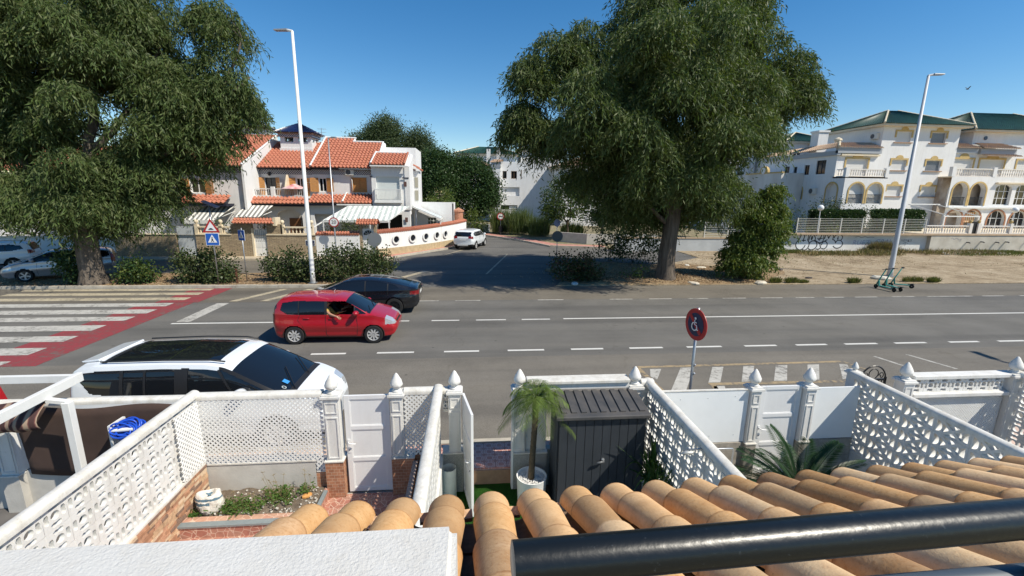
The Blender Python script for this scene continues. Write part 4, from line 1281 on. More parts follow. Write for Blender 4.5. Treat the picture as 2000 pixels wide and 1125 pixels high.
for i in range(n+1):
 u=i/n;x=-7.6+1.5*u
 for j in range(7):
  v=j/6
  cl.v.append((x,6.5-0.25*math.sin(v*2.2)+0.03*math.sin(u*20),1.84-0.36*v-0.05*math.sin(PI*u)))
for i in range(n):
 for j in range(6):
  a=i*7+j;cl.f.append([a,a+7,a+8,a+1]);cl.mi.append(0)
o=cl.build('awning_cloth',m,None,(-6.9,6.5,1.5),smooth=True);o.modifiers.new('s','SOLIDIFY').thickness=0.004
tag(o,'furled brown striped awning cloth hanging under the white pergola beam','awning')
hs=thing('hose_holder',(-5.25,6.72,1.0),'white wall bracket carrying the coiled blue hose','hose holder')
MB().lathe([(0.10,0),(0.115,0.0),(0.115,0.012),(0.03,0.02),(0.03,0.14),(0.115,0.15),(0.115,0.17),(0.09,0.17)],(0,0,0),n=24)
hb=MB();hb.box(-5.42,-5.38,6.55,6.85,1.0,1.36);hb.tube([(-5.40,6.56,1.28),(-5.05,6.56,1.30)],0.03,n=10);hb.tube([(-5.40,6.72,1.05),(-5.05,6.72,1.05)],0.02,n=8)
hb.build('bracket',M_white,hs)
ho=MB();pts=[]
for k in range(15*28):
 a=2*PI*k/28;t_=k/28
 rx=0.155+0.03*math.sin(t_*1.7);rz_=0.075+0.025*math.cos(t_*2.3)
 pts.append((-5.20+0.10*math.sin(t_*2.1)*0.5+rx*math.cos(a),6.62+0.10*math.sin(t_*3.3)+0.05*math.sin(a),1.28+rz_*math.sin(a)+0.02*math.sin(t_*5)))
pts+=[(-5.02,6.6,1.15),(-5.03,6.6,0.9),(-5.1,6.65,0.5)]
ho.tube(pts,0.0125,n=7)
o=ho.build('garden_hose',mat('blue_hose',(0.015,0.08,0.52),0.35),None,(-5.2,6.6,1.1),smooth=True)
tag(o,'coiled bright blue garden hose hung on the brown screen','hose')
t=thing('board_screen',(-6.7,5.6,FZ),'weathered dark boards leaning at the left picture edge','boards')
for i in range(4):
 MB().hexa([(-6.98+i*.11*0,5.2+i*0.16,FZ),(-6.93,5.2+i*0.16,FZ),(-6.93,5.34+i*0.16,FZ),(-6.98,5.34+i*0.16,FZ),(-6.98,5.2+i*.16,0.62),(-6.93,5.2+i*.16,0.62),(-6.93,5.34+i*.16,0.62),(-6.98,5.34+i*.16,0.62)]).build('board',mat('tarred_board',(0.035,0.03,0.027),0.9,rgb2=(0.16,0.14,0.12),vs=8,stretch=(1,1,0.2)),t)
# the row of houses across the street
rng=random.Random(31)
M_red_tile=tile_mat('red_roof_tile',(0.35,0.105,0.060),(0.50,0.22,0.145),(0.28,0.075,0.045))
M_pale_tile=tile_mat('pale_roof_tile',(0.46,0.33,0.23),(0.55,0.41,0.30),(0.38,0.25,0.16))
M_green_tile=mat('green_glazed_tile',(0.016,0.062,0.046),0.5,var=0.4,vs=2.2)
M_blue_tile=mat('blue_glazed_tile',(0.012,0.022,0.075),0.25,var=0.3,vs=8)
M_hw=mat('house_white',(0.76,0.755,0.74),0.85,grime=.16,var=0.03,vs=1.0,bump=0.2,bs=14)
M_pine=mat('pine_shutter',(0.46,0.22,0.065),0.55,var=0.2,vs=4,stretch=(1,1,8))
M_glassd=mat('window_glass_dark',(0.010,0.012,0.015),0.06,spec=0.6)
M_blackgrey=mat('dark_blue_trim',(0.016,0.018,0.034),0.5)
M_cream=mat('cream_stone',(0.68,0.58,0.42),0.75,var=0.1,vs=3)
M_ac=mat('ac_cream',(0.66,0.64,0.58),0.5)
m=brickmat('stone_cladding',(0.42,0.33,0.21),(0.30,0.23,0.15),(0.17,0.13,0.09),1.0,0.34,0.085,ms=0.012,bump=1.0)
M_stone=m
M_chequer=mat('chequer_frieze',(0.3,0.3,0.33),0.5)
ck=N(M_chequer,'ShaderNodeTexChecker');ck.inputs['Scale'].default_value=11.0
ck.inputs['Color1'].default_value=(0.62,0.62,0.62,1);ck.inputs['Color2'].default_value=(0.05,0.05,0.10,1)
spq=N(M_chequer,'ShaderNodeSeparateXYZ');L(M_chequer,N(M_chequer,'ShaderNodeNewGeometry').outputs['Position'],spq.inputs[0])
cbq=N(M_chequer,'ShaderNodeCombineXYZ');L(M_chequer,spq.outputs[0],cbq.inputs[0]);L(M_chequer,spq.outputs[2],cbq.inputs[1]);L(M_chequer,cbq.outputs[0],ck.inputs['Vector'])
L(M_chequer,ck.outputs['Color'],bsdf(M_chequer).inputs['Base Color'])
def shutter_leaf(par,f,u0,u1,z0,z1,d,ang=0.0,hinge=None,m=None):
 """louvred shutter standing off the wall, opened by ang about its hinge side"""
 w=u1-u0
 mb=MB()
 hu=u0 if hinge=='l' else u1
 def q(u,z,dd):
  lu=(u-hu)
  return f.P(hu+lu*math.cos(ang),z,d+dd+abs(lu)*math.sin(ang))
 def bx(a,b,c,e,d0,d1):
  mb.hexa([q(a,c,d1),q(b,c,d1),q(b,c,d0),q(a,c,d0),q(a,e,d1),q(b,e,d1),q(b,e,d0),q(a,e,d0)])
 bx(u0,u0+.06,z0,z1,0,.04);bx(u1-.06,u1,z0,z1,0,.04);bx(u0+.06,u1-.06,z0,z0+.07,0,.04);bx(u0+.06,u1-.06,z1-.07,z1,0,.04)
 n=9
 for i in range(n):
  z=z0+.07+(z1-z0-.14)*i/n
  bx(u0+.06,u1-.06,z+.01,z+(z1-z0-.14)/n-.01,.008,.03)
 return mb.build('shutter',m or M_pine,par)
def window_unit(par,f,u0,u1,z0,z1,depth=0.2,frame_m=None,bars=1,hbars=0,glass=None):
 fm=frame_m or M_white
 t=0.06
 mb=MB()
 f.box(mb,u0,u0+t,z0,z1,-depth,-depth+.06);f.box(mb,u1-t,u1,z0,z1,-depth,-depth+.06)
 f.box(mb,u0+t,u1-t,z0,z0+t,-depth,-depth+.06);f.box(mb,u0+t,u1-t,z1-t,z1,-depth,-depth+.06)
 for i in range(bars):
  c=u0+(u1-u0)*(i+1)/(bars+1);f.box(mb,c-.03,c+.03,z0+t,z1-t,-depth,-depth+.055)
 for i in range(hbars):
  c=z0+(z1-z0)*(i+1)/(hbars+1);f.box(mb,u0+t,u1-t,c-.025,c+.025,-depth,-depth+.05)
 o=mb.build('window',fm,par)
 g_=MB();f.box(g_,u0+.02,u1-.02,z0+.02,z1-.02,-depth-.02,-depth+.02);g_.build('pane',glass or M_glassd,o)
 return o
def baluster_mesh(h,m,n=8):
 p=[(0.045,0),(0.045,0.04*h),(0.03,0.08*h),(0.06,0.30*h),(0.055,0.42*h),(0.025,0.62*h),(0.03,0.78*h),(0.045,0.88*h),(0.045,h)]
 return MB().lathe(p,n=n).mesh('baluster',m,smooth=True)
def balustrade(par,f,u0,u1,z0,z1,d,m,sp_=0.24,name='balustrade'):
 mb=MB();f.box(mb,u0,u1,z0,z0+.07,d-.10,d+.10);f.box(mb,u0,u1,z1-.09,z1,d-.12,d+.12)
 o=mb.build(name,m,par)
 bm_=baluster_mesh(z1-z0-.16,m)
 n=max(1,int((u1-u0)/sp_))
 for i in range(n):
  inst('baluster',bm_,o,f.P(u0+(u1-u0)*(i+.5)/n,z0+.07,d),(0,0,0))
 return o
def ac_unit(par,f,u,z,d,w=0.75,h=0.5):
 mb=MB();f.box(mb,u,u+w,z,z+h,d,d+.28)
 o=mb.build('air_conditioner',M_ac,par,bevel=0.02)
 gr=MB();gr.tube([f.P(u+w*.38,z+h/2,d+.281),f.P(u+w*.38,z+h/2,d+.29)],h*.40,n=18);gr.build('fan_grille',mat('fan_dark',(0.10,0.10,0.10),0.7),o)
 return o
def ridge_caps(par,p,q,m,r=0.09):
 p,q=Vector(p),Vector(q)
 mb=MB();n=max(1,round((q-p).length/0.4))
 for i in range(n):
  a,b=p.lerp(q,i/n),p.lerp(q,(i+1.08)/n)
  mb.tube([a,b],[r*1.1,r*.92],n=10)
 return mb.build('ridge_tiles',m,par,smooth='auto')
# house A (left, steps forward), seen between the leaves
A=thing('red_roofed_house',(-21.5,40,0.06),'red tiled white house half hidden behind the left tree','house','terrace of red roofed houses')
fa=Fr((-26.0,36.2,0),0)
mb=MB();fa.wall(mb,0,9.0,0.06,6.35,[(5.05,6.1,4.45,5.5),(0.9,2.0,4.4,5.5)],0.25);mb.build('wall',M_hw,A)
window_unit(A,fa,5.05,6.1,4.45,5.5);window_unit(A,fa,0.9,2.0,4.4,5.5)
shutter_leaf(A,fa,4.35,5.03,4.42,5.5,0.02,R(12),'r');shutter_leaf(A,fa,6.12,6.8,4.42,5.5,0.02,R(12),'l');shutter_leaf(A,fa,2.02,2.6,4.4,5.5,0.02,R(8),'l')
mb=MB();fa.box(mb,0,9.0,5.95,6.3,0.003,0.02);mb.build('frieze',M_chequer,A)
mb=MB();fa.box(mb,0,9.05,6.3,6.42,-0.1,0.25);mb.build('eave',M_blackgrey,A)
mb=MB();tile_roof(mb,(-26.2,35.75,6.42),(-16.95,35.75,6.42),(-16.95,42.6,9.25),(-26.2,42.6,9.25));mb.build('roof',M_red_tile,A,smooth='auto',fixn=False)
mb=MB();mb.prism([(-17.05,35.9,0.06),(-17.05,42.6,0.06),(-17.05,42.6,9.30),(-17.05,35.9,6.50)],(0.16,0,0));mb.build('gable_wall',M_hw,A)
ridge_caps(A,(-16.95,35.75,6.56),(-16.95,42.6,9.38),M_white,0.08);ridge_caps(A,(-26,42.6,9.36),(-16.9,42.6,9.36),M_red_tile)
mb=MB();mb.box(-26.0,-16.9,42.6,47,0.06,9.0);mb.build('rear_block',M_hw,A)
mb=MB();tile_roof(mb,(-21.6,34.9,3.72),(-18.0,34.9,3.72),(-18.0,36.1,4.28),(-21.6,36.1,4.28));mb.build('skirt_roof',M_red_tile,A,smooth='auto',fixn=False)
mb=MB();mb.box(-21.7,-17.9,34.95,36.1,3.52,3.70);mb.build('skirt_eave',M_blackgrey,A)
ac_unit(A,fa,3.0,3.75,0.0)
def turret(par,x0,x1,y0,y1,z0,z1,apex):
 mb=MB()
 for fr_,L_ in((Fr((x0,y0,0),0),x1-x0),(Fr((x1,y0,0),PI/2),y1-y0),(Fr((x1,y1,0),PI),x1-x0),(Fr((x0,y1,0),-PI/2),y1-y0)):
  fr_.wall(mb,0,L_,z0,z1,[(L_*.14,L_*.42,z0+(z1-z0)*.52,z0+(z1-z0)*.78),(L_*.58,L_*.86,z0+(z1-z0)*.52,z0+(z1-z0)*.78)]if L_>1.5 else[],0.15)
 o=mb.build('turret',M_hw,par)
 mb=MB();mb.box(x0-.12,x1+.12,y0-.12,y1+.12,z1-.32,z1-.05);mb.build('frieze',M_chequer,o)
 mb=MB();mb.box(x0-.3,x1+.3,y0-.3,y1+.3,z1-.05,z1+.02);mb.build('cornice',mat('brown_cornice',(0.28,0.18,0.13),0.7),o)
 mb=MB();cx,cy=(x0+x1)/2,(y0+y1)/2
 c=[(x0-.4,y0-.4,z1+.03),(x1+.4,y0-.4,z1+.03),(x1+.4,y1+.4,z1+.03),(x0-.4,y1+.4,z1+.03)]
 for i in range(4):
  a,b=c[i],c[(i+1)%4]
  e=0.04;ap=Vector((cx,cy,apex))
  tile_roof(mb,a,b,ap.lerp(Vector(b),e),ap.lerp(Vector(a),e),0.2,0.3,0.04,0.03)
 mb.build('turret_roof',M_blue_tile,o,smooth='auto',fixn=False)
 MB().lathe([(0.12,apex-.02),(0.06,apex+.1),(0.11,apex+.2),(0.03,apex+.3),(0.01,apex+.5)],(cx,cy,0),n=10).build('spike',M_blue_tile,o,smooth=True)
 mb=MB();mb.box(x0-.06,x1+.06,y0-.08,y0+.02,z0-.1,z0+(z1-z0)*.18);mb.build('apron',M_hw,o)
 return o
turret(A,-20.6,-18.4,43.3,45.2,8.6,10.1,11.0)
def antenna(name,p,h,label):
 t=thing(name,p,label,'antenna')
 x,y,z=p
 MB().tube([(x,y,z),(x,y,z+h)],0.022,n=6).build('mast',M_galv,t)
 mb=MB()
 for k in range(3):mb.tube([(x-.35,y,z+h-.1-k*.28),(x+.4,y,z+h-.1-k*.28)],0.012,n=5)
 for k in range(7):mb.tube([(x-.3+k*.11,y-.18,z+h-.1),(x-.3+k*.11,y+.18,z+h-.1)],0.009,n=5)
 mb.build('elements',M_galv,t)
 return t
antenna('tv_antenna',(-18.2,43.0,9.2),2.1,'thin television antenna beside the left blue roofed turret')
antenna('tv_antenna',(-13.05,42.4,8.9),1.2,'short television antenna on the right of the blue roofed turret')
# house B (balcony with red parasol) and C, D
B=thing('red_roofed_house',(-15,40,0.06),'white house with a recessed balcony and a blue roofed turret','house','terrace of red roofed houses')
fb=Fr((-17.0,38.5,0),0)
mb=MB();fb.wall(mb,0,4.2,0.06,6.4,[(0.45,1.30,4.3,5.72),(2.85,3.45,4.3,5.72)],0.25);mb.build('wall',M_hw,B)
window_unit(B,fb,0.45,1.30,4.3,5.72,frame_m=mat('dark_frame',(0.03,0.03,0.03),0.5));window_unit(B,fb,2.85,3.45,4.3,5.72)
shutter_leaf(B,fb,0.0,0.43,4.3,5.72,0.02,R(35),'r');shutter_leaf(B,fb,1.32,1.72,4.3,5.72,0.02,R(30),'l');shutter_leaf(B,fb,2.25,2.83,4.3,5.72,0.02,R(15),'r');shutter_leaf(B,fb,3.47,3.95,4.3,5.72,0.02,R(15),'l')
mb=MB();fb.box(mb,0,4.2,5.98,6.34,0.003,0.02);mb.build('frieze',M_chequer,B)
mb=MB();fb.box(mb,0,4.2,6.34,6.46,-0.1,0.3);mb.build('eave',M_blackgrey,B)
mb=MB();tile_roof(mb,(-16.86,38.0,6.44),(-12.8,38.0,6.44),(-12.8,42.6,8.78),(-16.86,42.6,8.78));mb.build('roof',M_red_tile,B,smooth='auto',fixn=False)
ridge_caps(B,(-16.86,42.6,8.88),(-12.9,42.6,8.88),M_white,0.08)
mb=MB();mb.box(-16.85,-12.85,42.62,47,0.06,8.6);mb.build('rear_block',M_hw,B)
turret(B,-16.05,-13.5,41.0,43.0,7.95,9.45,10.35)
mb=MB();mb.box(-17.9,-12.95,37.2,38.45,4.12,4.27);mb.build('balcony_floor',M_hw,B)
mb=MB();mb.prism([(-14.75,37.3,4.27),(-14.75,38.5,4.27),(-14.75,38.5,5.95),(-14.75,38.2,5.95)],(0.14,0,0));mb.build('balcony_divider',M_cream,B)
for x in(-17.9,-15.5,-13.05):
 mb=MB();mb.box(x-.13,x+.13,37.2,37.42,4.27,5.0);mb.build('balcony_post',M_hw,B)
up_me=MB().box(-.012,.012,-.012,.012,0,0.5).mesh('rail_bar',M_white)
for x0,x1 in((-17.77,-15.63),(-15.37,-13.18)):
 mb=MB();mb.box(x0,x1,37.28,37.34,4.80,4.86);mb.box(x0,x1,37.285,37.335,4.30,4.34)
 ro=mb.build('balcony_rail',M_white,B)
 for i in range(16):inst('rail_bar',up_me,ro,(x0+(x1-x0)*(i+.5)/16,37.31,4.31))
mb=MB();tile_roof(mb,(-18.1,36.6,3.68),(-12.9,36.6,3.68),(-12.9,37.25,4.2),(-18.1,37.25,4.2));mb.build('skirt_roof',M_red_tile,B,smooth='auto',fixn=False)
mb=MB();mb.box(-18.1,-12.9,36.65,37.2,3.5,3.66);mb.build('skirt_eave',M_blackgrey,B)
fp=Fr((-17.0,37.2,0),0)
mb=MB();fp.wall(mb,0,4.15,0.06,3.5,[(1.55,3.6,0.3,3.25,0.7),(0.2,1.2,0.3,2.6)],0.35);mb.build('porch_wall',M_hw,B)
mb=MB();fb.box(mb,2.1,3.0,0.3,2.5,0.0,0.05);mb.build('door',mat('brown_door',(0.16,0.07,0.03),0.5),B)
mb=MB();fb.box(mb,3.05,3.55,0.9,2.5,0.0,0.05);mb.build('porch_window',M_glassd,B)
lm=MB().lathe([(0.05,0),(0.11,0.05),(0.13,0.22),(0.03,0.3)],(-16.1,38.35,5.85),n=8);lm.build('wall_lantern',M_black,B)
Cc=thing('red_roofed_house',(-9.5,40,0.06),'white corner house with a white box balcony and stepped red roof','house','terrace of red roofed houses')
fc=Fr((-12.8,38.5,0),0)
mb=MB();fc.wall(mb,0,4.9,0.06,6.5,[(0.45,1.05,4.65,5.75),(3.1,4.15,4.75,5.72)],0.25);mb.build('wall',M_hw,Cc)
window_unit(Cc,fc,0.45,1.05,4.65,5.75,0.12);window_unit(Cc,fc,3.1,4.15,4.75,5.72,0.1,M_pine,glass=M_pine)
shutter_leaf(Cc,fc,-0.2,0.43,4.65,5.75,0.02,R(22),'r');shutter_leaf(Cc,fc,1.07,1.62,4.65,5.75,0.02,R(8),'l')
mb=MB()
for a,b,c,e in((3.0,3.1,4.65,5.82),(4.15,4.25,4.65,5.82),(3.1,4.15,5.72,5.82),(3.1,4.15,4.65,4.75)):fc.box(mb,a,b,c,e,0.002,0.07)
mb.build('window_surround',M_pine,Cc)
mb=MB();fc.box(mb,0,4.9,6.02,6.40,0.003,0.02);mb.build('frieze',M_chequer,Cc)
mb=MB();fc.box(mb,0,4.95,6.40,6.5,-0.1,0.3);mb.build('eave',M_blackgrey,Cc)
mb=MB();fc.box(mb,2.2,5.0,6.44,6.52,0.3,0.42);mb.build('gutter',M_white,Cc)
for u in(2.35,2.0):
 mb=MB();mb.tube([fc.P(u+.6,6.45,.1),fc.P(u+.6,5.9,.1),fc.P(u+.75,5.6,.1),fc.P(u+.75,4.6,.1)],0.04,n=8)
 if u>2.2:mb.build('downpipe',M_white,Cc,smooth=True)
mb=MB()
tile_roof(mb,(-12.75,38.0,6.52),(-10.3,38.0,6.52),(-10.3,42.6,9.22),(-12.75,42.6,9.22))
tile_roof(mb,(-10.3,38.0,6.52),(-7.75,38.0,6.52),(-7.75,42.0,8.86),(-10.3,42.0,8.86))
mb.build('roof',M_red_tile,Cc,smooth='auto',fixn=False)
ridge_caps(Cc,(-12.78,38.0,6.66),(-12.78,42.6,9.36),M_white,0.09);ridge_caps(Cc,(-12.75,42.6,9.33),(-10.2,42.6,9.33),M_white,0.08);ridge_caps(Cc,(-10.3,42.0,8.97),(-7.7,42.0,8.97),M_white,0.08)
ridge_caps(Cc,(-7.72,38.4,6.8),(-7.72,42.0,8.97),M_white,0.08)
mb=MB();mb.prism([(-10.3,42.0,8.6),(-10.3,42.6,8.6),(-10.3,42.6,9.3),(-10.3,42.2,9.1)],(0.1,0,0));mb.build('step_wall',M_hw,Cc)
mb=MB();mb.prism([(-7.75,38.5,6.2),(-7.75,42.6,6.2),(-7.75,42.6,8.9),(-7.75,42.0,8.9)],(0.14,0,0));mb.build('gable_wall',M_hw,Cc)
mb=MB();mb.box(-12.8,-5.0,42.62,47,0.06,8.6);mb.build('rear_block',M_hw,Cc)
ac_unit(Cc,fc,2.62,5.98,0.02,0.7,0.5)
mb=MB();tile_roof(mb,(-12.85,37.0,3.76),(-10.2,37.0,3.76),(-10.2,38.45,4.40),(-12.85,38.45,4.40));tile_roof(mb,(-10.2,37.0,3.76),(-7.95,37.0,3.76),(-7.95,38.45,4.46),(-10.2,38.45,4.46));mb.build('skirt_roof',M_red_tile,Cc,smooth='auto',fixn=False)
ridge_caps(Cc,(-10.2,37.0,3.9),(-10.2,38.45,4.56),M_white,0.08)
mb=MB();mb.box(-12.85,-7.95,37.05,38.4,3.58,3.74);mb.build('skirt_eave',M_blackgrey,Cc)
mb=MB();mb.box(-10.6,-7.95,36.85,36.98,3.62,3.72);mb.build('gutter',M_white,Cc)
fp2=Fr((-12.85,37.4,0),0)
mb=MB();fp2.wall(mb,0,4.9,0.06,3.58,[(0.3,1.9,0.3,2.9),(2.3,4.4,0.3,2.9)],0.35);mb.build('porch_wall',M_hw,Cc)
mb=MB();fc.box(mb,1.1,1.9,0.3,2.4,0.0,0.05);mb.build('door',mat('brown_door',(0.16,0.07,0.03),0.5),Cc)
fd=Fr((-7.95,37.5,0),0)
mb=MB();fd.wall(mb,0,2.95,0.06,6.72,[(0.35,2.2,3.98,5.9),(0.3,2.3,0.2,2.9)],0.18);mb.build('bay_wall',M_hw,Cc)
mb=MB();mb.box(-7.9,-5.05,37.66,37.72,3.5,6.6);mb.build('blind',mat('blind_grey',(0.62,0.66,0.65),0.7),Cc)
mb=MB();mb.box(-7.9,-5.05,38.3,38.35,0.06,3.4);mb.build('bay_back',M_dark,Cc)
ro=MB();ro.box(-7.72,-5.62,37.24,37.29,4.88,4.94);ro.box(-7.72,-5.62,37.24,37.29,3.98,4.04);ro.box(-7.74,-5.60,37.2,37.48,3.84,3.98)
ro.box(-7.74,-7.69,37.29,37.48,4.04,4.94);ro.box(-5.65,-5.60,37.29,37.48,4.04,4.94)
roo=ro.build('balcony_rail',M_white,Cc)
ub=MB().box(-.025,.025,-.012,.012,0,0.86).mesh('rail_bar',M_white)
for i in range(20):inst('rail_bar',ub,roo,(-7.65+1.98*i/19,37.265,4.03))
fr_side=Fr((-5.0,37.5,0),PI/2)
mb=MB();fr_side.wall(mb,0,5.2,0.06,6.7,[(0.5,2.2,0.3,2.9)],0.2)
mb.prism([(-5.0,37.5,6.68),(-5.0,40.2,6.68),(-5.0,40.2,7.85),(-5.0,39.9,7.85)],(-0.15,0,0));mb.build('side_wall',M_hw,Cc)
mb=MB();mb.hexa([(-5.32,37.42,3.3),(-4.94,37.42,3.3),(-4.94,39.9,3.3),(-5.32,39.9,3.3),(-5.32,37.42,6.72),(-4.94,37.42,6.72),(-4.94,39.95,7.75),(-5.32,39.95,7.75)]);mb.build('buttress',M_hw,Cc)
mb=MB();tile_roof(mb,(-7.9,37.15,6.78),(-5.35,37.15,6.78),(-5.35,39.6,7.82),(-7.9,39.6,7.82));mb.build('bay_roof',M_red_tile,Cc,smooth='auto',fixn=False)
ridge_caps(Cc,(-7.9,37.15,6.9),(-7.9,39.6,7.95),M_white,0.08);ridge_caps(Cc,(-7.9,39.65,7.92),(-5.3,39.65,7.92),M_white,0.08);ridge_caps(Cc,(-5.30,37.15,6.9),(-5.30,39.6,7.93),M_red_tile,0.09)
mb=MB();mb.box(-7.95,-5.0,37.1,37.22,6.66,6.76);mb.build('gutter',M_white,Cc)
mb=MB();mb.box(-7.9,-5.35,39.6,42.6,3.5,7.7);mb.build('bay_block',M_hw,Cc)
for(u,z,s)in((2.55,5.15,.22),(2.55,2.3,.22)):
 mb=MB();fd.box(mb,u,u+s,z,z+.38,0.085,.11);mb.build('wall_plaque',mat('plaque_brown',(0.12,0.06,0.05),0.6),Cc)
mb=MB();fd.box(mb,2.42,2.95,5.78,5.86,0.083,.12);fd.box(mb,-.1,.1,5.86,5.94,0.0,.08);mb.build('trim',M_blackgrey,Cc)
fe=Fr((-4.94,40.0,0),0)
mb=MB();mb.box(-5.0,-4.55,40.3,42.0,3.3,6.5);mb.build('rear_bay',M_hw,Cc)
mb=MB();tile_roof(mb,(-4.4,40.0,6.5),(-4.4,42.2,6.5),(-5.0,42.2,6.95),(-5.0,40.0,6.95));mb.build('rear_bay_roof',M_red_tile,Cc,fixn=False)
for z in(4.0,5.1):
 mb=MB();mb.box(-4.88,-4.6,40.26,40.30,z,z+.85);mb.build('bay_window',mat('obscured_glass',(0.35,0.33,0.26),0.2),Cc)
mb=MB()
Fr((-4.9,41.0,0),0).wall(mb,0,3.3,0.06,3.75,[(0.95,1.75,1.55,2.5)],0.2);mb.box(-1.72,-1.6,41.0,45,0.06,3.75);mb.box(-4.9,-1.6,41.0,41.12,3.75,3.85);mb.build('annexe',M_hw,Cc)
window_unit(Cc,Fr((-4.9,41.0,0),0),0.95,1.75,1.55,2.5,0.15,bars=2,hbars=2,glass=mat('green_glass',(0.08,0.10,0.07),0.2))
t=thing('parasol',(-14.05,37.8,4.27),'red and white parasol open on the upper balcony','parasol')
MB().tube([(-14.05,37.8,4.27),(-14.05,37.8,5.25)],0.02,n=8).build('pole',M_white,t)
MB().lathe([(0.95,4.86),(0.7,4.98),(0.4,5.10),(0.15,5.20),(0.02,5.24)],(-14.05,37.8,0),n=12,cap=False).build('canopy',mat('parasol_red',(0.55,0.02,0.03),0.8,rgb2=(0.75,0.70,0.68),vs=1.6),t)
t=thing('balcony_table',(-16.3,37.9,4.27),'dark outdoor table with chairs on the upper balcony','table')
MB().box(-16.9,-15.7,37.6,38.1,4.68,4.72).build('top',M_black,t)
for x in(-16.8,-15.8):
 for y in(37.65,38.05):MB().box(x-.02,x+.02,y-.02,y+.02,4.27,4.68).build('leg',M_black,t)
def stripes(name,scale,a,b,axis='X',off=0.0):
 m=mat(name,a,0.85)
 s_=N(m,'ShaderNodeSeparateXYZ');L(m,N(m,'ShaderNodeNewGeometry').outputs['Position'],s_.inputs[0])
 fr_=mth(m,'FRACT',mth(m,'MULTIPLY',s_.outputs[0 if axis=='X' else 1],scale))
 L(m,mixc(m,mth(m,'GREATER_THAN',fr_,0.5),a,b),bsdf(m).inputs['Base Color'])
 return m
M_aw=stripes('awning_stripes',3.1,(0.74,0.72,0.66),(0.20,0.20,0.19))
M_aw2=stripes('pergola_blind_stripes',2.6,(0.74,0.75,0.72),(0.42,0.47,0.45))
def awning(label,x0,x1,y0,z0,y1,z1,skew,m,val=0.3):
 t=thing('awning',((x0+x1)/2,y0,z1),label,'awning','striped awnings in front of the terrace')
 mb=MB();mb.hexa([(x0+skew,y1,z1),(x1+skew,y1,z1),(x1,y0,z0),(x0,y0,z0),(x0+skew,y1,z1+.02),(x1+skew,y1,z1+.02),(x1,y0,z0+.02),(x0,y0,z0+.02)])
 mb.build('cloth',m,t)
 mb=MB();n=int((x1-x0)/0.12)
 vs_=[]
 for i in range(n+1):
  x=x0+skew+(x1-x0)*i/n
  vs_+=[(x,y1-.01,z1+.01),(x,y1-.01,z1-val+0.07*abs(math.sin(i*0.9)))]
 mb.add(vs_,[(2*i,2*i+2,2*i+3,2*i+1)for i in range(n)])
 o=mb.build('valance',M_white,t);o.modifiers.new('s','SOLIDIFY').thickness=0.008
 for s_ in(0.08,0.92):
  x=x0+(x1-x0)*s_
  mb=MB();mb.bar((x,y0,z0-.45),(x+skew,y1+.05,z1-.02),0.04,0.04);mb.build('arm',M_white,t)
 return t
awning('grey and white striped awning next to the left tree',-19.9,-17.75,36.1,3.58,34.3,2.55,-0.75,M_aw)
awning('grey and white striped awning above the tiled gate canopy',-17.2,-15.3,36.6,3.55,35.0,2.75,-0.45,M_aw,0.02)
t=thing('terrace_pergola',(-8,35.5,0.06),'white metal pergola with striped blinds behind the curved wall','pergola')
mb=MB()
for i in range(7):
 x=-9.7+i*0.78
 mb2=MB();mb2.bar((x,36.9,3.55),(x-1.3,34.6,2.55),0.08,0.1);mb2.build('rafter',M_white,t)
mb=MB();mb.bar((-11.1,34.6,2.5),(-6.1,34.6,2.5),0.08,0.10);mb.build('front_beam',M_white,t)
mb=MB();mb.bar((-11.1,34.6,2.45),(-11.9,33.8,1.9),0.07,0.08);mb.build('brace',M_white,t)
for x in(-11.0,-7.6,-6.2):
 mb=MB();mb.box(x-.04,x+.04,34.56,34.64,0.06,2.45);mb.build('post',M_white,t)
mb=MB();mb.hexa([(-11.0,34.6,2.58),(-6.25,34.6,2.58),(-4.95,36.9,3.58),(-9.7,36.9,3.58),(-11.0,34.6,2.60),(-6.25,34.6,2.60),(-4.95,36.9,3.60),(-9.7,36.9,3.60)]);mb.build('blind',M_aw2,t)
t=thing('side_pergola',(-3.4,39.5,0.06),'white metal lean-to frame beside the low annexe','pergola')
for i in range(4):
 y=38.4+i*0.8
 mb=MB();mb.bar((-4.9,y,3.5),(-2.6,y,2.5),0.07,0.08);mb.build('rafter',M_white,t)
mb=MB();mb.bar((-2.6,38.3,2.45),(-2.6,40.9,2.45),0.08,0.08);mb.build('front_beam',M_white,t)
for y in(38.4,40.8):
 mb=MB();mb.box(-2.64,-2.56,y-.04,y+.04,0.06,2.42);mb.build('post',M_white,t)
mb=MB();mb.hexa([(-4.9,38.4,3.56),(-2.6,38.4,2.56),(-2.6,40.8,2.56),(-4.9,40.8,3.56),(-4.9,38.4,3.58),(-2.6,38.4,2.58),(-2.6,40.8,2.58),(-4.9,40.8,3.58)]);mb.build('roof_sheet',mat('clear_sheet',(0.55,0.62,0.64),0.15),t)
# front walls of the terrace
w=thing('stone_wall',(-17,33.1,0.1),'stone clad garden wall with cream balustrade and white door','wall')
fw=Fr((-24.5,33.0,0),0)
mb=MB()
fw.wall(mb,0,13.4,0.1,1.62,[(9.15,10.05,0.1,1.62),(4.0,5.3,0.1,1.62)],0.25);mb.box(-24.5,-11.1,33.25,33.3,0.1,1.6)
mb.build('wall_face',M_stone,w)
for u0,u1 in((7.7,9.1),(10.1,11.15)):
 mb=MB();fw.box(mb,u0,u1,1.62,2.38,-.25,0.0);mb.build('gate_pier',M_stone,w)
for u0,u1 in((0,4.0),(5.3,9.15),(10.05,13.4)):
 mb=MB();fw.box(mb,u0,u1,1.62,1.70,-.30,0.05)
 if u0!=5.3:mb.build('coping',M_cream,w)
mb=MB();fw.box(mb,5.3,7.69,1.62,1.70,-.30,0.05);mb.build('coping',M_cream,w)
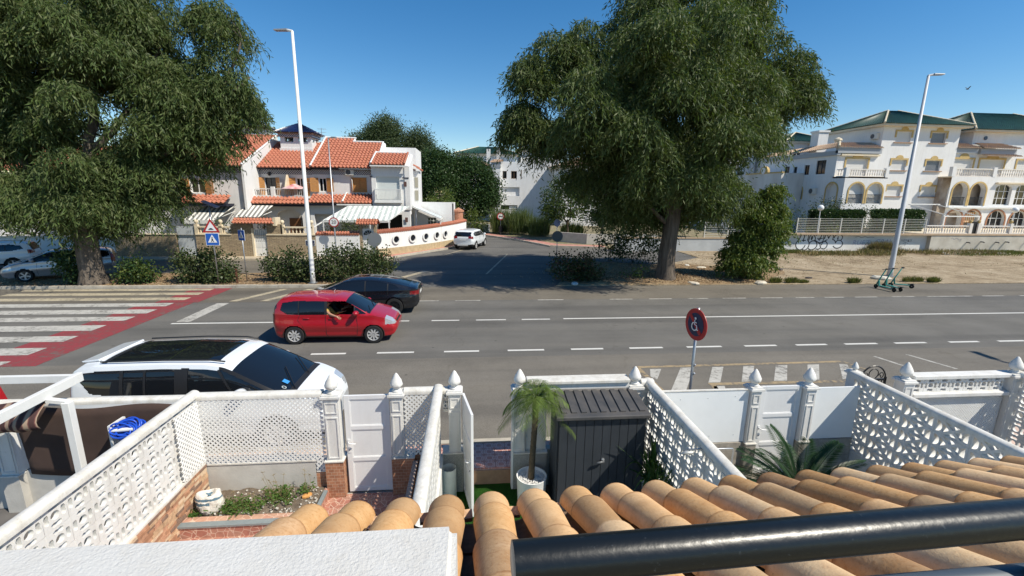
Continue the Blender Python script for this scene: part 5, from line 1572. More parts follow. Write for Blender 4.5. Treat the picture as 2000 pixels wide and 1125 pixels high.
balustrade(w,fw,5.5,7.6,1.70,2.22,-.12,M_cream);balustrade(w,fw,11.2,13.2,1.70,2.22,-.12,M_cream)
for u in(7.0,13.15,5.4,11.15):
 mb=MB();fw.box(mb,u-.11,u+.11,1.70,2.35,-.24,0.0);pw_=mb.build('post',M_cream,w)
 MB().lathe([(0.06,2.35),(0.05,2.4),(0.12,2.47),(0.14,2.55),(0.1,2.65),(0.01,2.7)],tuple(fw.P(u,0,-.12)),n=12).build('ball',M_cream,pw_,smooth=True)
mb=MB();fw.box(mb,9.17,10.03,0.12,2.02,-.18,-.12);dr=mb.build('door',M_white,w)
for i in range(6):
 mb=MB();fw.box(mb,9.27+i*.13,9.31+i*.13,1.15,1.98,-.12,-.10);mb.build('slat',mat('door_grey',(0.45,0.45,0.44),0.5),dr)
for a in(9.25,9.64):
 for c in(0.25,0.72):
  mb=MB();fw.box(mb,a,a+.32,c,c+.38,-.12,-.105);mb.build('door_panel',M_white,dr,bevel=0.02)
mb=MB();fw.box(mb,9.05,9.17,0.1,2.1,-.2,0.02);mb.build('jamb',M_cream,w)
for u0,u1 in((4.05,4.66),(4.67,5.28)):
 mb=MB();fw.box(mb,u0,u1,0.12,2.2,-.15,-.11);mb.build('iron_gate_leaf',mat('pale_iron_gate',(0.45,0.48,0.5),0.5),w)
mb=MB();tile_roof(mb,(-16.55,32.7,2.42),(-13.75,32.7,2.42),(-13.75,33.2,2.75),(-16.55,33.2,2.75),0.22,0.3);tile_roof(mb,(-13.75,33.7,2.42),(-16.55,33.7,2.42),(-16.55,33.2,2.75),(-13.75,33.2,2.75),0.22,0.3);mb.build('gate_canopy',M_red_tile,w,smooth='auto',fixn=False)
mb=MB();mb.box(-13.85,-13.65,32.75,33.6,2.3,2.86);mb.build('canopy_end',M_cream,w)
mb=MB();fw.box(mb,12.72,13.3,0.9,1.25,0.003,0.03);pq=mb.build('street_name_plate',mat('plate_blue',(0.015,0.02,0.06),0.4),w)
for a,b,z in((12.86,13.2,1.13),(12.80,13.24,0.98)):
 mb=MB();fw.box(mb,a,b,z,z+.055,0.03,0.034);mb.build('worn_lettering',mat('plate_grey',(0.3,0.3,0.34),0.6),pq)
mb=MB();fw.box(mb,12.68,13.34,0.86,1.29,0.001,0.012);mb.build('plate_border',M_white,pq)
cw=thing('curved_wall',(-5,36,0.1),'curved white wall with round windows and red tile coping on the corner','wall')
path=[(-11.1,33.0),(-8.05,33.0)]
path2=[(-6.85,33.25),(-6.0,34.0),(-5.2,34.85),(-4.3,35.85),(-3.55,36.85),(-2.85,37.9),(-2.3,38.9),(-1.75,39.9),(-1.25,40.9),(-0.8,42.0),(-0.5,43.0)]
def strip_wall(pts,z0,z1f,th,m,name,par,holes=None):
 mb=MB()
 for(a,b)in zip(pts[:-1],pts[1:]):
  d=Vector((b[0]-a[0],b[1]-a[1],0)).normalized();nrm=Vector((-d.y,d.x,0))*th
  a3,b3=Vector((*a,0)),Vector((*b,0));za,zb=z1f(a),z1f(b)
  mb.hexa([a3+Vector((0,0,z0)),b3+Vector((0,0,z0)),b3+nrm+Vector((0,0,z0)),a3+nrm+Vector((0,0,z0)),a3+Vector((0,0,za)),b3+Vector((0,0,zb)),b3+nrm+Vector((0,0,zb)),a3+nrm+Vector((0,0,za))])
 return mb.build(name,m,par)
zf=lambda p:1.72
zf2=lambda p:1.82+0.03*(p[1]-33)
strip_wall(path,0.1,zf,0.3,M_hw,'wall_face',cw)
def dense(pts,k):
 out=[]
 for a,b in zip(pts[:-1],pts[1:]):
  for i in range(k):out.append((a[0]+(b[0]-a[0])*i/k,a[1]+(b[1]-a[1])*i/k))
 return out+[pts[-1]]
strip_wall(path2,0.1,zf2,0.3,M_hw,'wall_face',cw)
off=[(p[0]+0.05,p[1]-0.03)for p in path2]
strip_wall(off,0.1,lambda p:0.62,0.04,mat('yellow_stone',(0.50,0.40,0.24),0.9,rgb2=(0.36,0.28,0.17),vs=4,bump=0.8,bs=9),'plinth',cw)
ct=MB().lathe([(0.10,-.22),(0.085,.22)],n=8,axis='y').mesh('coping_tile',M_red_tile,smooth='auto')
def lay_coping(pts,zf_,sp_=0.19):
 acc=0
 for a,b in zip(pts[:-1],pts[1:]):
  l=math.dist(a,b);n=max(1,round(l/sp_));ang=math.atan2(b[1]-a[1],b[0]-a[0])
  for i in range(n):
   t_=(i+.5)/n;p=(a[0]+(b[0]-a[0])*t_,a[1]+(b[1]-a[1])*t_)
   inst('coping_tile',ct,cw,(p[0]-.15*math.sin(ang),p[1]+.15*math.cos(ang),zf_(p)+.05),(R(18),0,ang))
lay_coping(path,zf);lay_coping(path2,zf2)
for i,s in enumerate((1.55,3.15,4.6,6.0,7.3)):
 acc=0
 for a,b in zip(path2[:-1],path2[1:]):
  l=math.dist(a,b)
  if acc+l>s:break
  acc+=l
 t_=(s-acc)/l;p=(a[0]+(b[0]-a[0])*t_,a[1]+(b[1]-a[1])*t_)
 ang=math.atan2(b[1]-a[1],b[0]-a[0])
 f=Fr((p[0],p[1],0),ang)
 me=flat('porthole',[circ(0,0,0.36,28),circ(0,0,0.25,24)],0.10,M_white,f.mat4(0,1.22,0.06));ro=link_mesh('porthole',me,cw)
 me=flat('porthole_glass',[circ(0,0,0.25,24)],0.02,M_glassd,f.mat4(0,1.22,0.014));link_mesh('pane',me,ro)
 mb=MB()
 f.box(mb,-.012,.012,.99,1.45,0.03,.05);f.box(mb,-.22,-.015,1.21,1.23,0.03,.05);f.box(mb,.015,.22,1.21,1.23,0.03,.05);mb.build('bars',M_blackgrey,ro)
f=Fr((-8.05,33.05,0),0)
mb=MB()
f.box(mb,0.0,0.18,0.1,2.35,-.35,0.02);f.box(mb,1.02,1.2,0.1,2.35,-.35,0.02);mb.build('gate_pier',M_stone,cw)
mb=MB();tile_roof(mb,(-8.2,32.7,2.40),(-6.7,32.7,2.40),(-6.7,33.2,2.74),(-8.2,33.2,2.74),0.2,0.3);tile_roof(mb,(-6.7,33.7,2.40),(-8.2,33.7,2.40),(-8.2,33.2,2.74),(-6.7,33.2,2.74),0.2,0.3);mb.build('gate_canopy',M_red_tile,cw,smooth='auto',fixn=False)
mb=MB();f.box(mb,.18,1.02,0.12,2.1,-.2,-.15);gd=mb.build('door',M_white,cw)
me=flat('fanlight',[circ(0,0,0.33,14,0,PI)],0.02,M_glassd,f.mat4(.6,1.65,-.13));link_mesh('fanlight',me,gd)
mb=MB()
for k in range(1,5):
 a=PI*k/5;mb.bar(f.P(.6,1.65,-.11),f.P(.6+.32*math.cos(a),1.65+.32*math.sin(a),-.11),.02,.02)
mb.build('fanlight_bars',M_white,gd)
t=thing('barbecue_chimney',(-1.2,42.2,0.1),'small round chimney with dark openings behind the end of the curved wall','chimney')
MB().lathe([(0.42,0.1),(0.42,2.9),(0.5,2.95),(0.5,3.1),(0.3,3.2),(0.02,3.35)],(-1.2,42.4,0),n=12).build('stack',mat('terracotta',(0.42,0.2,0.12),0.8,var=0.2,vs=6),t)
H=thing('white_house',(-40,44,0.06),'white house with a red roof far left behind the tree','house')
mb=MB();Fr((-46,41,0),0).wall(mb,0,17.5,0.06,5.9,[(2,3.2,1,2.4),(6,7.2,3.6,4.8),(12,13.2,3.6,4.8),(14.5,15.6,1.0,2.3)],.3);mb.box(-46,-28.5,41.3,48,0.06,5.88);mb.build('wall',M_hw,H)
for u0,u1,z0,z1 in((2,3.2,1,2.4),(6,7.2,3.6,4.8),(12,13.2,3.6,4.8),(14.5,15.6,1.0,2.3)):window_unit(H,Fr((-46,41,0),0),u0,u1,z0,z1)
mb=MB();tile_roof(mb,(-46.4,40.4,5.95),(-28.2,40.4,5.95),(-28.2,44.5,8.3),(-46.4,44.5,8.3));mb.build('roof',M_red_tile,H,smooth='auto',fixn=False)
mb=MB();tile_roof(mb,(-34.5,39.0,2.9),(-28.2,39.0,2.9),(-28.2,40.9,3.6),(-34.5,40.9,3.6));mb.build('skirt_roof',M_red_tile,H,smooth='auto',fixn=False)
w=thing('white_garden_wall',(-33,33.2,0.1),'low white garden wall behind the parked cars on the left','wall')
MB().box(-60,-24.6,33.1,33.3,0.1,1.35).build('wall_face',M_hw,w)
MB().box(-60,-24.6,33.05,33.35,1.35,1.45).build('coping',M_cream,w)
# white apartments with green roofs
rng=random.Random(41)
M_ap=mat('apartment_white',(0.74,0.735,0.72),0.85,grime=.2,var=0.05,vs=0.5,bump=0.5,bs=9,bd=0.02)
M_ochre=mat('ochre_surround',(0.52,0.37,0.15),0.8,var=0.15,vs=3)
M_blind=mat('roller_blind',(0.66,0.65,0.62),0.6)
M_dblind=mat('grey_blind',(0.16,0.17,0.19),0.35)
M_brn=mat('brown_ceiling_wood',(0.17,0.10,0.06),0.7)
M_bal=mat('balustrade_stone',(0.72,0.68,0.62),0.7)
def crest(par,f,u0,u1,z0,z1,m=None):
 """ochre surround with arched crest and sill"""
 mb=MB();w_=0.17;c=(u0+u1)/2
 f.box(mb,u0-w_,u0,z0+(z1-z0)*.45,z1+w_,0.003,0.06);f.box(mb,u1,u1+w_,z0+(z1-z0)*.45,z1+w_,0.003,0.06);f.box(mb,u0,u1,z1,z1+w_,0.003,0.06)
 r=(u1-u0)*.24
 mb.prism([f.P(c+r*math.cos(PI*k/10),z1+w_+r*.75*math.sin(PI*k/10),.003)for k in range(11)],f.n*.055)
 o=mb.build('window_surround',m or M_ochre,par)
 mb=MB();f.box(mb,u0-.2,u1+.2,z0-.09,z0,0.0,0.14);mb.build('sill',mat('sill_brown',(0.36,0.22,0.14),0.7),par)
 return o
def blind_window(par,f,u0,u1,z0,z1,blind,depth=0.16):
 mb=MB();f.box(mb,u0,u1,z0,z1,-depth-.03,-depth);o=mb.build('window',M_white,par)
 n=9
 for i in range(n):
  a=z0+.04+(z1-z0-.08)*i/n
  mb=MB();f.box(mb,u0+.05,u1-.05,a,a+(z1-z0-.08)/n-.012,-depth,-depth+.015);mb.build('slat',blind,o)
def arch_ring(par,f,u0,u1,z0,z1,t=0.16,m=None):
 r=(u1-u0)/2;c=(u0+u1)/2;zc=z1-r
 mb=MB();n=14
 inn=[(u1,z0)]+[(c+r*math.cos(PI*k/n),zc+r*math.sin(PI*k/n))for k in range(n+1)]+[(u0,z0)]
 out=[(u1+t,z0)]+[(c+(r+t)*math.cos(PI*k/n),zc+(r+t)*math.sin(PI*k/n))for k in range(n+1)]+[(u0-t,z0)]
 for k in range(len(inn)-1):
  a,b,c2,d=inn[k],inn[k+1],out[k+1],out[k]
  mb.hexa([f.P(*a,.003),f.P(*b,.003),f.P(*c2,.003),f.P(*d,.003),f.P(*a,.05),f.P(*b,.05),f.P(*c2,.05),f.P(*d,.05)])
 return mb.build('arch_surround',m or M_ochre,par)
def hip_roof(par,x0,x1,y0,y1,z,zt,m,ov=0.6,inset=None,name='roof'):
 mb=MB();x0-=ov;x1+=ov;y0-=ov;y1+=ov
 ins=inset or min(x1-x0,y1-y0)/2*.98
 if x1-x0>=y1-y0:r0,r1=(x0+ins,(y0+y1)/2,zt),(x1-ins,(y0+y1)/2,zt)
 else:r0,r1=((x0+x1)/2,y0+ins,zt),((x0+x1)/2,y1-ins,zt)
 c=[(x0,y0,z),(x1,y0,z),(x1,y1,z),(x0,y1,z)]
 if x1-x0>=y1-y0:
  quads=[(c[0],c[1],r1,r0),(c[1],c[2],r1,r1),(c[2],c[3],r0,r1),(c[3],c[0],r0,r0)]
 else:
  quads=[(c[0],c[1],r0,r0),(c[1],c[2],r1,r0),(c[2],c[3],r1,r1),(c[3],c[0],r0,r1)]
 for a,b,p,q in quads:tile_roof(mb,a,b,p,q,0.3,0.45,0.05,0.04,3)
 o=mb.build(name,m,par,smooth='auto',fixn=False)
 mb=MB();mb.box(x0+.1,x1-.1,y0+.1,y1-.1,z-.22,z-.02);mb.build('cornice',M_cream,o)
 hips=[(c[0],r0),(c[1],r1 if x1-x0>=y1-y0 else r0),(c[2],r1),(c[3],r0 if x1-x0>=y1-y0 else r1)]
 for a,b in hips[:2]+hips[3:]:ridge_caps(o,Vector(a)+Vector((0,0,.06)),Vector(b)+Vector((0,0,.06)),M_cream,0.10)
 return o
Q=thing('apartment_block',(48,50,0),'white three storey apartment block with green hipped roof right of the large tree','building','white apartments with green roofs')
f=Fr((43.6,46.0,0),0)
wins=[(u,z)for u in(1.55,5.65)for z in(4.9,7.65,10.55)]
mb=MB();f.wall(mb,0,9.0,0,12.2,[(u,u+1.75,z,z+1.1)for u,z in wins],0.22);mb.build('front_wall',M_ap,Q)
for u,z in wins:
 crest(Q,f,u,u+1.75,z,z+1.1);blind_window(Q,f,u,u+1.75,z,z+1.1,M_dblind if(u>4 and z>7)else M_blind)
fl=Fr((43.6,54,0),-PI/2)
mb=MB();fl.wall(mb,0,8.0,0,12.2,[(5.6,6.5,10.3,11.4)],0.22);mb.build('side_wall',M_ap,Q)
window_unit(Q,fl,5.6,6.5,10.3,11.4);ac_unit(Q,fl,6.7,10.9,0.02,0.9,.6)
mb=MB();mb.box(43.62,52.6,46.25,54,0,12.18);mb.build('core',M_ap,Q)
mb=MB();mb.poly([(52.6,46,0),(52.6,54,0),(52.6,54,12.2),(52.6,46,12.2)]);mb.build('side_wall',M_ap,Q)
hip_roof(Q,43.6,52.6,46,54,12.35,14.4,M_green_tile,0.75)
f2=Fr((38.8,44.5,0),0)
mb=MB();f2.wall(mb,0,4.8,0,6.85,[(0.65,2.35,4.1,6.2,0.85),(2.75,4.45,4.1,6.2,0.85),(0.7,2.2,.6,2.9)],0.3);mb.build('arcade_wall',M_ap,Q)
for u in(0.65,2.75):
 arch_ring(Q,f2,u,u+1.7,4.1,6.2)
 mb=MB();f2.box(mb,u,u+1.7,4.1,6.2,-.32,-.28);mb.build('arch_blind',M_blind,Q)
 mb=MB();f2.box(mb,u,u+1.7,5.0,5.05,-.12,-.08)
 for i in range(12):f2.box(mb,u+.07+i*.14,u+.1+i*.14,4.1,5.0,-.115,-.085)
 mb.build('railing',M_black,Q)
f2s=Fr((38.8,58,0),-PI/2)
mb=MB();f2s.wall(mb,0,13.5,0,6.85,[(11.2,12.7,4.1,6.2,.75),(6.3,7.6,4.4,6.0,.65)],.3)
f2s.wall(mb,0,12.0,6.85,9.1,[(9.2,10.6,7.2,8.7),(7.4,8.2,7.2,8.3),(5.6,6.2,7.2,8.2),(4.0,4.9,7.2,8.3)],.25);mb.build('side_wall',M_ap,Q)
arch_ring(Q,f2s,11.2,12.7,4.1,6.2);arch_ring(Q,f2s,6.3,7.6,4.4,6.0,.14)
mb=MB();f2s.box(mb,11.2,12.7,4.1,6.2,-.32,-.28);mb.build('arch_blind',M_blind,Q)
mb=MB();f2s.box(mb,6.3,7.6,4.4,6.0,-.32,-.28);mb.build('pane',M_glassd,Q)
for a,b,c,e in((9.2,10.6,7.2,8.7),(7.4,8.2,7.2,8.3),(5.6,6.2,7.2,8.2),(4.0,4.9,7.2,8.3)):window_unit(Q,f2s,a,b,c,e,.18,M_blackgrey)
ac_unit(Q,f2s,8.9,5.0,0.02,1.0,.7)
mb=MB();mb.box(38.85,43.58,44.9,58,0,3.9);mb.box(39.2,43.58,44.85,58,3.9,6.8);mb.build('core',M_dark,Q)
mb=MB();mb.box(38.8,43.6,44.5,46.2,6.70,6.86);mb.build('terrace_floor',M_cream,Q)
balustrade(Q,f2,0.3,4.6,6.86,7.62,-.15,M_bal,.26);balustrade(Q,f2s,12.2,13.2,6.86,7.62,-.15,M_bal,.26)
for u in(0.15,4.65):
 mb=MB();f2.box(mb,u-.18,u+.18,6.8,7.75,-.33,0.02);mb.build('terrace_post',M_ap,Q)
f2b=Fr((38.8,46.0,0),0)
mb=MB();f2b.wall(mb,0,4.8,6.85,9.3,[(1.1,3.6,6.95,8.75)],.2);mb.build('attic_wall',M_ap,Q)
crest(Q,f2b,1.1,3.6,6.95,8.75);blind_window(Q,f2b,1.1,3.6,6.95,8.75,M_blind)
mb=MB();f2b.box(mb,.3,4.7,9.05,9.2,0,.25);mb.build('awning_box',M_cream,Q)
mb=MB();f2b.box(mb,-.2,4.8,9.3,9.85,-.1,.25);mb.build('parapet',mat('grey_parapet',(0.36,0.38,0.40),0.8),Q)
mb=MB();f2s.box(mb,-.2,12.2,9.1,9.55,-.2,.2);mb.build('parapet',mat('grey_parapet',(0.36,0.38,0.40),0.8),Q)
mb=MB();tile_roof(mb,(38.5,45.6,9.85),(43.6,45.6,9.85),(43.6,47.4,10.5),(40.0,47.4,10.5));tile_roof(mb,(38.4,58,9.55),(38.4,45.6,9.8),(40.0,47.4,10.5),(40.0,58,10.2));mb.build('attic_roof',M_pale_tile,Q,smooth='auto',fixn=False)
ridge_caps(Q,(38.5,45.6,9.95),(40.0,47.4,10.6),M_cream,.12)
mb=MB();mb.box(39.9,41.1,50.5,51.7,9.8,12.0);mb.box(39.8,41.2,50.4,51.8,12.0,12.2);mb.build('chimney',M_ap,Q)
MB().lathe([(.3,10.3),(.3,10.8),(.42,10.85),(.36,11.05),(.05,11.2)],(40.6,48.4,0),n=10).build('chimney_pot',M_cream,Q)
mb=MB();mb.box(39.35,43.6,46.3,58,6.9,9.2);mb.build('attic_core',M_ap,Q)
S=thing('stained_annexe',(36.5,54,0),'stained white annexe with a round vent and wavy parapet behind the tree edge','building')
fs_=Fr((36.0,50.5,0),0);mb=MB();fs_.wall(mb,0,2.78,0,7.4,[],.2)
fss=Fr((36.0,62,0),-PI/2);fss.wall(mb,0,11.5,0,7.4,[(7.6,8.6,4.3,5.6,.5)],.2);
mb.build('wall',mat('stained_white',(0.72,0.71,0.68),0.9,rgb2=(0.52,0.49,0.44),vs=0.55,detail=6,stretch=(1,1,0.35)),S)
mb=MB();fss.box(mb,7.6,8.6,4.3,5.6,-.25,-.2);mb.build('pane',M_glassd,S)
mb=MB();fss.box(mb,4.5,11.6,7.4,7.55,-.25,.06);mb.prism([fss.P(8.2+.8*math.cos(PI*k/10),7.55+.75*math.sin(PI*k/10),0.05)for k in range(11)],fss.n*-.3);mb.build('parapet',M_ochre,S)
me=flat('vent',[circ(0,0,.38,20)],.06,M_white,fss.mat4(8.2,7.75,0.09));link_mesh('round_vent',me,S)
mb=MB();mb.box(36.2,38.75,50.7,62,0,7.3);mb.build('core',M_ap,S)
Wn=thing('apartment_block',(57,50,0),'white apartment wing with arched loggias at the right picture edge','building','white apartments with green roofs')
f3=Fr((51.0,44.5,0),0)
ar1=[(0.4,2.2,4.0,6.4,.9),(2.55,4.35,4.0,6.4,.9)]
ar2=[(0.3,2.2,1.0,3.5,.9),(2.5,4.4,1.0,3.5,.9)]
mb=MB();f3.wall(mb,0,5.0,0,7.05,ar1+ar2,.5);f3.wall(mb,5.0,16,0,7.05,[(5.5,7.5,4.1,6.3,.5),(8.0,10.0,4.1,6.3,.5),(10.6,12.6,4.1,6.3,.5),(5.3,7.4,1.0,3.5,1.0),(8.0,10.1,1.0,3.5,1.0),(10.8,12.9,1.0,3.5,1.0)],.3);mb.build('front_wall',M_ap,Wn)
for o_ in ar1:arch_ring(Wn,f3,*o_[:4])
for o_ in ar2:arch_ring(Wn,f3,*o_[:4],m=mat('terracotta_surround',(0.36,0.17,0.09),0.8))
mb=MB();mb.box(51.1,56,45.5,46,0,7);mb.build('loggia_back',mat('loggia_brown',(0.30,0.22,0.16),0.8,rgb2=(0.55,0.48,0.4),vs=0.8),Wn)
for u,v in((0.4,2.2),(2.55,4.35)):
 mb=MB();f3.box(mb,u,v,4.85,4.9,-.2,-.15)
 for i in range(12):f3.box(mb,u+.08+i*.145,u+.11+i*.145,4.0,4.85,-.195,-.165)
 mb.build('railing',M_black,Wn)
for u0,u1,z0,z1 in((5.5,7.5,4.1,6.3),(8.0,10.0,4.1,6.3),(10.6,12.6,4.1,6.3),(5.3,7.4,1.0,3.5),(8.0,10.1,1.0,3.5),(10.8,12.9,1.0,3.5)):
 window_unit(Wn,f3,u0,u1,z0,z1,.28,M_white,2,2)
for u0,u1 in((5.3,7.4),(8.0,10.1),(10.8,12.9)):arch_ring(Wn,f3,u0,u1,1.0,3.5,m=mat('terracotta_surround',(0.36,0.17,0.09),0.8))
mb=MB();f3.box(mb,0,4.9,3.72,3.88,0,.35);f3.box(mb,5.0,16,3.75,3.9,0,.25);mb.build('slab_band',M_white,Wn)
mb=MB();f3.box(mb,2.75,4.1,2.2,3.3,-.3,-.26);mb.build('striped_blind',stripes('orange_stripes',4.2,(0.62,0.55,0.36),(0.50,0.17,0.05)),Wn)
mb=MB();f3.box(mb,5.3,16,6.35,6.5,.003,.3);mb.build('awning_box',M_cream,Wn)
balustrade(Wn,f3,0.3,4.7,7.05,7.9,-.15,M_bal,.27);balustrade(Wn,f3,5.2,15.8,7.05,7.9,-.15,M_bal,.27)
for u in(0.1,4.95,10):
 mb=MB();f3.box(mb,u-.2,u+.2,7.05,8.05,-.35,.02);mb.build('terrace_post',M_ap,Wn)
mb=MB();f3.box(mb,0,16,6.95,7.06,-1.9,-.02);mb.build('terrace_floor',M_cream,Wn)
f3b=Fr((52.62,46.3,0),0)
mb=MB();f3b.wall(mb,0,14,7.05,9.6,[(0.2,2.6,7.1,9.0),(3.4,6.4,7.1,9.0),(8,11,7.1,9.0)],.2);mb.build('attic_wall',M_ap,Wn)
for a,b in((0.2,2.6),(3.4,6.4),(8,11)):crest(Wn,f3b,a,b,7.1,9.0);blind_window(Wn,f3b,a,b,7.1,9.0,M_blind)
mb=MB();f3b.box(mb,0,2.7,9.6,10.1,-.1,.2);f3b.box(mb,2.9,7.2,9.5,10.1,-.1,.35);mb.build('parapet',mat('grey_parapet',(0.36,0.38,0.40),0.8),Wn)
mb=MB();tile_roof(mb,(52.62,45.9,10.1),(55.4,45.9,10.1),(55.4,47.6,10.7),(52.62,47.6,10.7));tile_roof(mb,(55.4,45.7,10.1),(60,45.7,10.1),(59.4,47.4,10.75),(56.2,47.4,10.75));tile_roof(mb,(55.6,45.4,9.25),(60,45.4,9.25),(60,46.3,9.5),(55.6,46.3,9.5));mb.build('attic_roof',M_pale_tile,Wn,smooth='auto',fixn=False)
mb=MB();mb.box(56.0,72,47.5,58,7,12.1);mb.box(51.1,72,46.6,58,0,7.0);mb.box(52.7,60,46.55,50,7.06,9.6);mb.build('core',M_ap,Wn)
for x,z in((57.5,11.4),(58.6,9.6)):
 me=flat('tile_medallion',[circ(0,0,.22,14)],.04,M_blue_tile,Fr((x,47.47,0),0).mat4(0,z,0.02));link_mesh('tile_medallion',me,Wn)
hip_roof(Wn,56,72,47.5,58,12.25,15.0,M_green_tile,0.7)
def back_block(x0,x1,y0,y1,z,zt,label,roof_m=M_green_tile):
 t=thing('apartment_block',((x0+x1)/2,(y0+y1)/2,0),label,'building','white apartments with green roofs')
 fr_=Fr((x0,y0,0),0);W=x1-x0
 n=max(1,int(W/3.2));ops=[]
 for k in range(n):
  c=W*(k+.5)/n
  for zz in(1.2,4.1,7.0,9.9):
   if zz+1.4<z-.4:ops.append((c-.55,c+.55,zz,zz+1.2))
 mb=MB();fr_.wall(mb,0,W,0,z,ops,.2);mb.build('front_wall',M_ap,t)
 for o_ in ops:window_unit(t,fr_,*o_,.18)
 mb=MB();mb.box(x0+.01,x1,y0+.25,y1,0,z-.02);mb.build('core',M_ap,t)
 hip_roof(t,x0,x1,y0,y1,z+.15,zt,roof_m,.6)
 return t
back_block(46.5,56,56,64,11.7,13.6,'apartment block with green roof standing behind the arcaded wing')
back_block(43.0,49.5,60,68,11.9,13.6,'apartment block with green roof seen between chimney and main block')
back_block(58,70,64,72,13.0,14.9,'distant green roofed block above the right wing terrace')
back_block(34.0,42.6,66,74,11.3,13.0,'distant pale block with green roof at the edge of the large tree')
Mb=thing('apartment_block',(8,76,0.1),'shaded white apartment block with brown windows beyond the side road','building','white apartments with green roofs')
f4=Fr((3.7,72.0,0),R(-4));k=1.44
W4=9.0
ops=[(1.2,1.85,6.85,8.0),(2.55,3.45,6.85,8.0),(4.05,4.2,6.85,8.2),(1.0,3.9,4.2,5.55),(0.95,3.6,2.05,2.75)]
mb=MB();f4.wall(mb,-0.6,W4,0,9.3,ops,.25);mb.build('front_wall',M_ap,Mb)
for o_ in ops[:3]:window_unit(Mb,f4,*o_,.15,mat('brown_frame',(0.2,0.11,0.05),0.6),0 if o_[1]-o_[0]<.7 else 1)
mb=MB();f4.box(mb,1.0,3.9,4.2,5.55,-.9,-.85);mb.build('loggia_back',M_ap,Mb)
fb4=Fr(f4.P(0,0,-.85),R(-4));window_unit(Mb,fb4,1.4,2.15,4.2,5.3,0.0,M_white);crest(Mb,fb4,3.0,3.7,4.1,5.2,mat('brown_surround',(0.22,0.12,0.06),0.7));window_unit(Mb,fb4,3.0,3.7,4.1,5.2,0.0,mat('brown_frame',(0.2,0.11,0.05),0.6),1,1)
mb=MB();f4.box(mb,.95,3.6,2.05,2.75,-.3,-.26);mb.build('pane',M_glassd,Mb)
mb=MB();f4.box(mb,2.3,3.5,2.15,2.6,-.24,-.2);mb.build('window_frame',M_white,Mb)
mb=MB();mb.hexa([f4.P(-.6,0,-.3),f4.P(W4,0,-.3),f4.P(W4,0,-10),f4.P(-.6,0,-10),f4.P(-.6,9.28,-.3),f4.P(W4,9.28,-.3),f4.P(W4,9.28,-10),f4.P(-.6,9.28,-10)]);mb.build('core',M_ap,Mb)
mb=MB();mb.hexa([f4.P(-.6,0,0),f4.P(.95,0,1.6),f4.P(.95,0,-.1),f4.P(-.6,0,-.1),f4.P(-.6,9.0,0),f4.P(.95,9.1,1.6),f4.P(.95,9.1,-.1),f4.P(-.6,9.0,-.1)])
mb2=MB();f4.box(mb2,-.6,.85,0,9.05,0.01,1.2);mb2.build('bay',M_ap,Mb)
mb=MB();tile_roof(mb,f4.P(-.8,9.15,1.4),f4.P(1.3,9.3,1.4),f4.P(1.3,9.75,-1.5),f4.P(-.2,9.75,-1.5));mb.build('bay_roof',M_pale_tile,Mb,fixn=False)
mb=MB();f4.box(mb,-.65,.9,8.4,8.95,1.2,1.26);mb.build('band',mat('grey_band',(0.25,0.27,0.3),0.8),Mb)
for u,d in((-1.1,-2.5),(.55,-1.5)):
 mb=MB();f4.box(mb,u-.3,u+.3,9.0,11.5,d-.6,d);mb.build('chimney',M_ap,Mb)
t=back_block(-2.5,8.5,86,94,11.5,13.2,'white block with pale green hip roof behind the two chimneys',M_green_tile)
back_block(0.2,3.0,74,82,8.6,9.6,'narrow white block with pale tile roof beside the dark round tree',M_pale_tile)
back_block(9.5,17,88,96,12.5,14.3,'white block with green roof glimpsed through the large tree')
back_block(12.6,19.5,64,74,8.4,9.8,'sunlit white house behind the round leafy tree',M_pale_tile)
mb=None
gw=thing('boundary_wall',(36,36.9,0),'long white boundary wall covered in graffiti behind the dirt lot','wall')
fg=Fr((0,36.8,0),0)
M_gw=mat('graffiti_wall_white',(0.74,0.74,0.71),0.9,rgb2=(0.60,0.58,0.53),vs=0.9,bump=0.3,bs=12)
mb=MB();fg.box(mb,27.0,41.0,-.1,1.46,-.2,0);mb.build('wall_face',M_gw,gw)
mb=MB();fg.box(mb,41.0,90,-.1,1.50,-.2,.35);mb.build('wall_face',mat('weathered_wall',(0.58,0.54,0.46),0.95,rgb2=(0.42,0.38,0.31),vs=0.9,bump=0.4,bs=10),gw)
mb=MB();fg.box(mb,27.0,90,1.50,1.62,-.28,.40);mb.build('coping',mat('brown_coping',(0.40,0.29,0.19),0.85,var=.15,vs=3),gw)
mb=MB();fg.box(mb,12.1,27.0,-.1,1.10,-.2,0);mb.build('wall_face',mat('grey_blue_wall',(0.42,0.44,0.45),0.9,var=.1,vs=1.2),gw)
mb=MB();fg.box(mb,12.1,27.0,1.10,1.2,-.25,.05);mb.build('coping',mat('brown_coping',(0.40,0.29,0.19),0.85,var=.15,vs=3),gw)
for k,(x0,z)in enumerate(((46.0,.95),(47.5,.92),(48.5,.95),(44.6,.9),(50.6,1.05),(51.4,1.0))):
 mb=MB();mb.tube([fg.P(x0,z,.34),fg.P(x0,z,.60),fg.P(x0-.0,z-.05,.66)],.05,n=8);mb.build('drain_spout',mat('spout_dark',(0.08,0.08,0.08),.6),gw)
def gpt(zx,zy):
 return(27.40+(1530+zx/14.29-1535)*0.0487,1.50-(445+zy/14.29-458)*0.0445)
def ribbon(name,pts,w_,m,par,f_=fg,d=0.004):
 mb=MB();n=len(pts)
 for i in range(n-1):
  a,b=Vector(pts[i]),Vector(pts[i+1])
  dd=(b-a)
  if dd.length<1e-6:continue
  dd.normalize();nn_=Vector((-dd.y,dd.x))*w_/2;e=dd*w_*.3
  q=[a-e-nn_,b+e-nn_,b+e+nn_,a-e+nn_]
  mb.poly([f_.P(p.x,p.y,d+.0004*(i%5))for p in q])
 return mb.build(name,m,par,fixn=False)
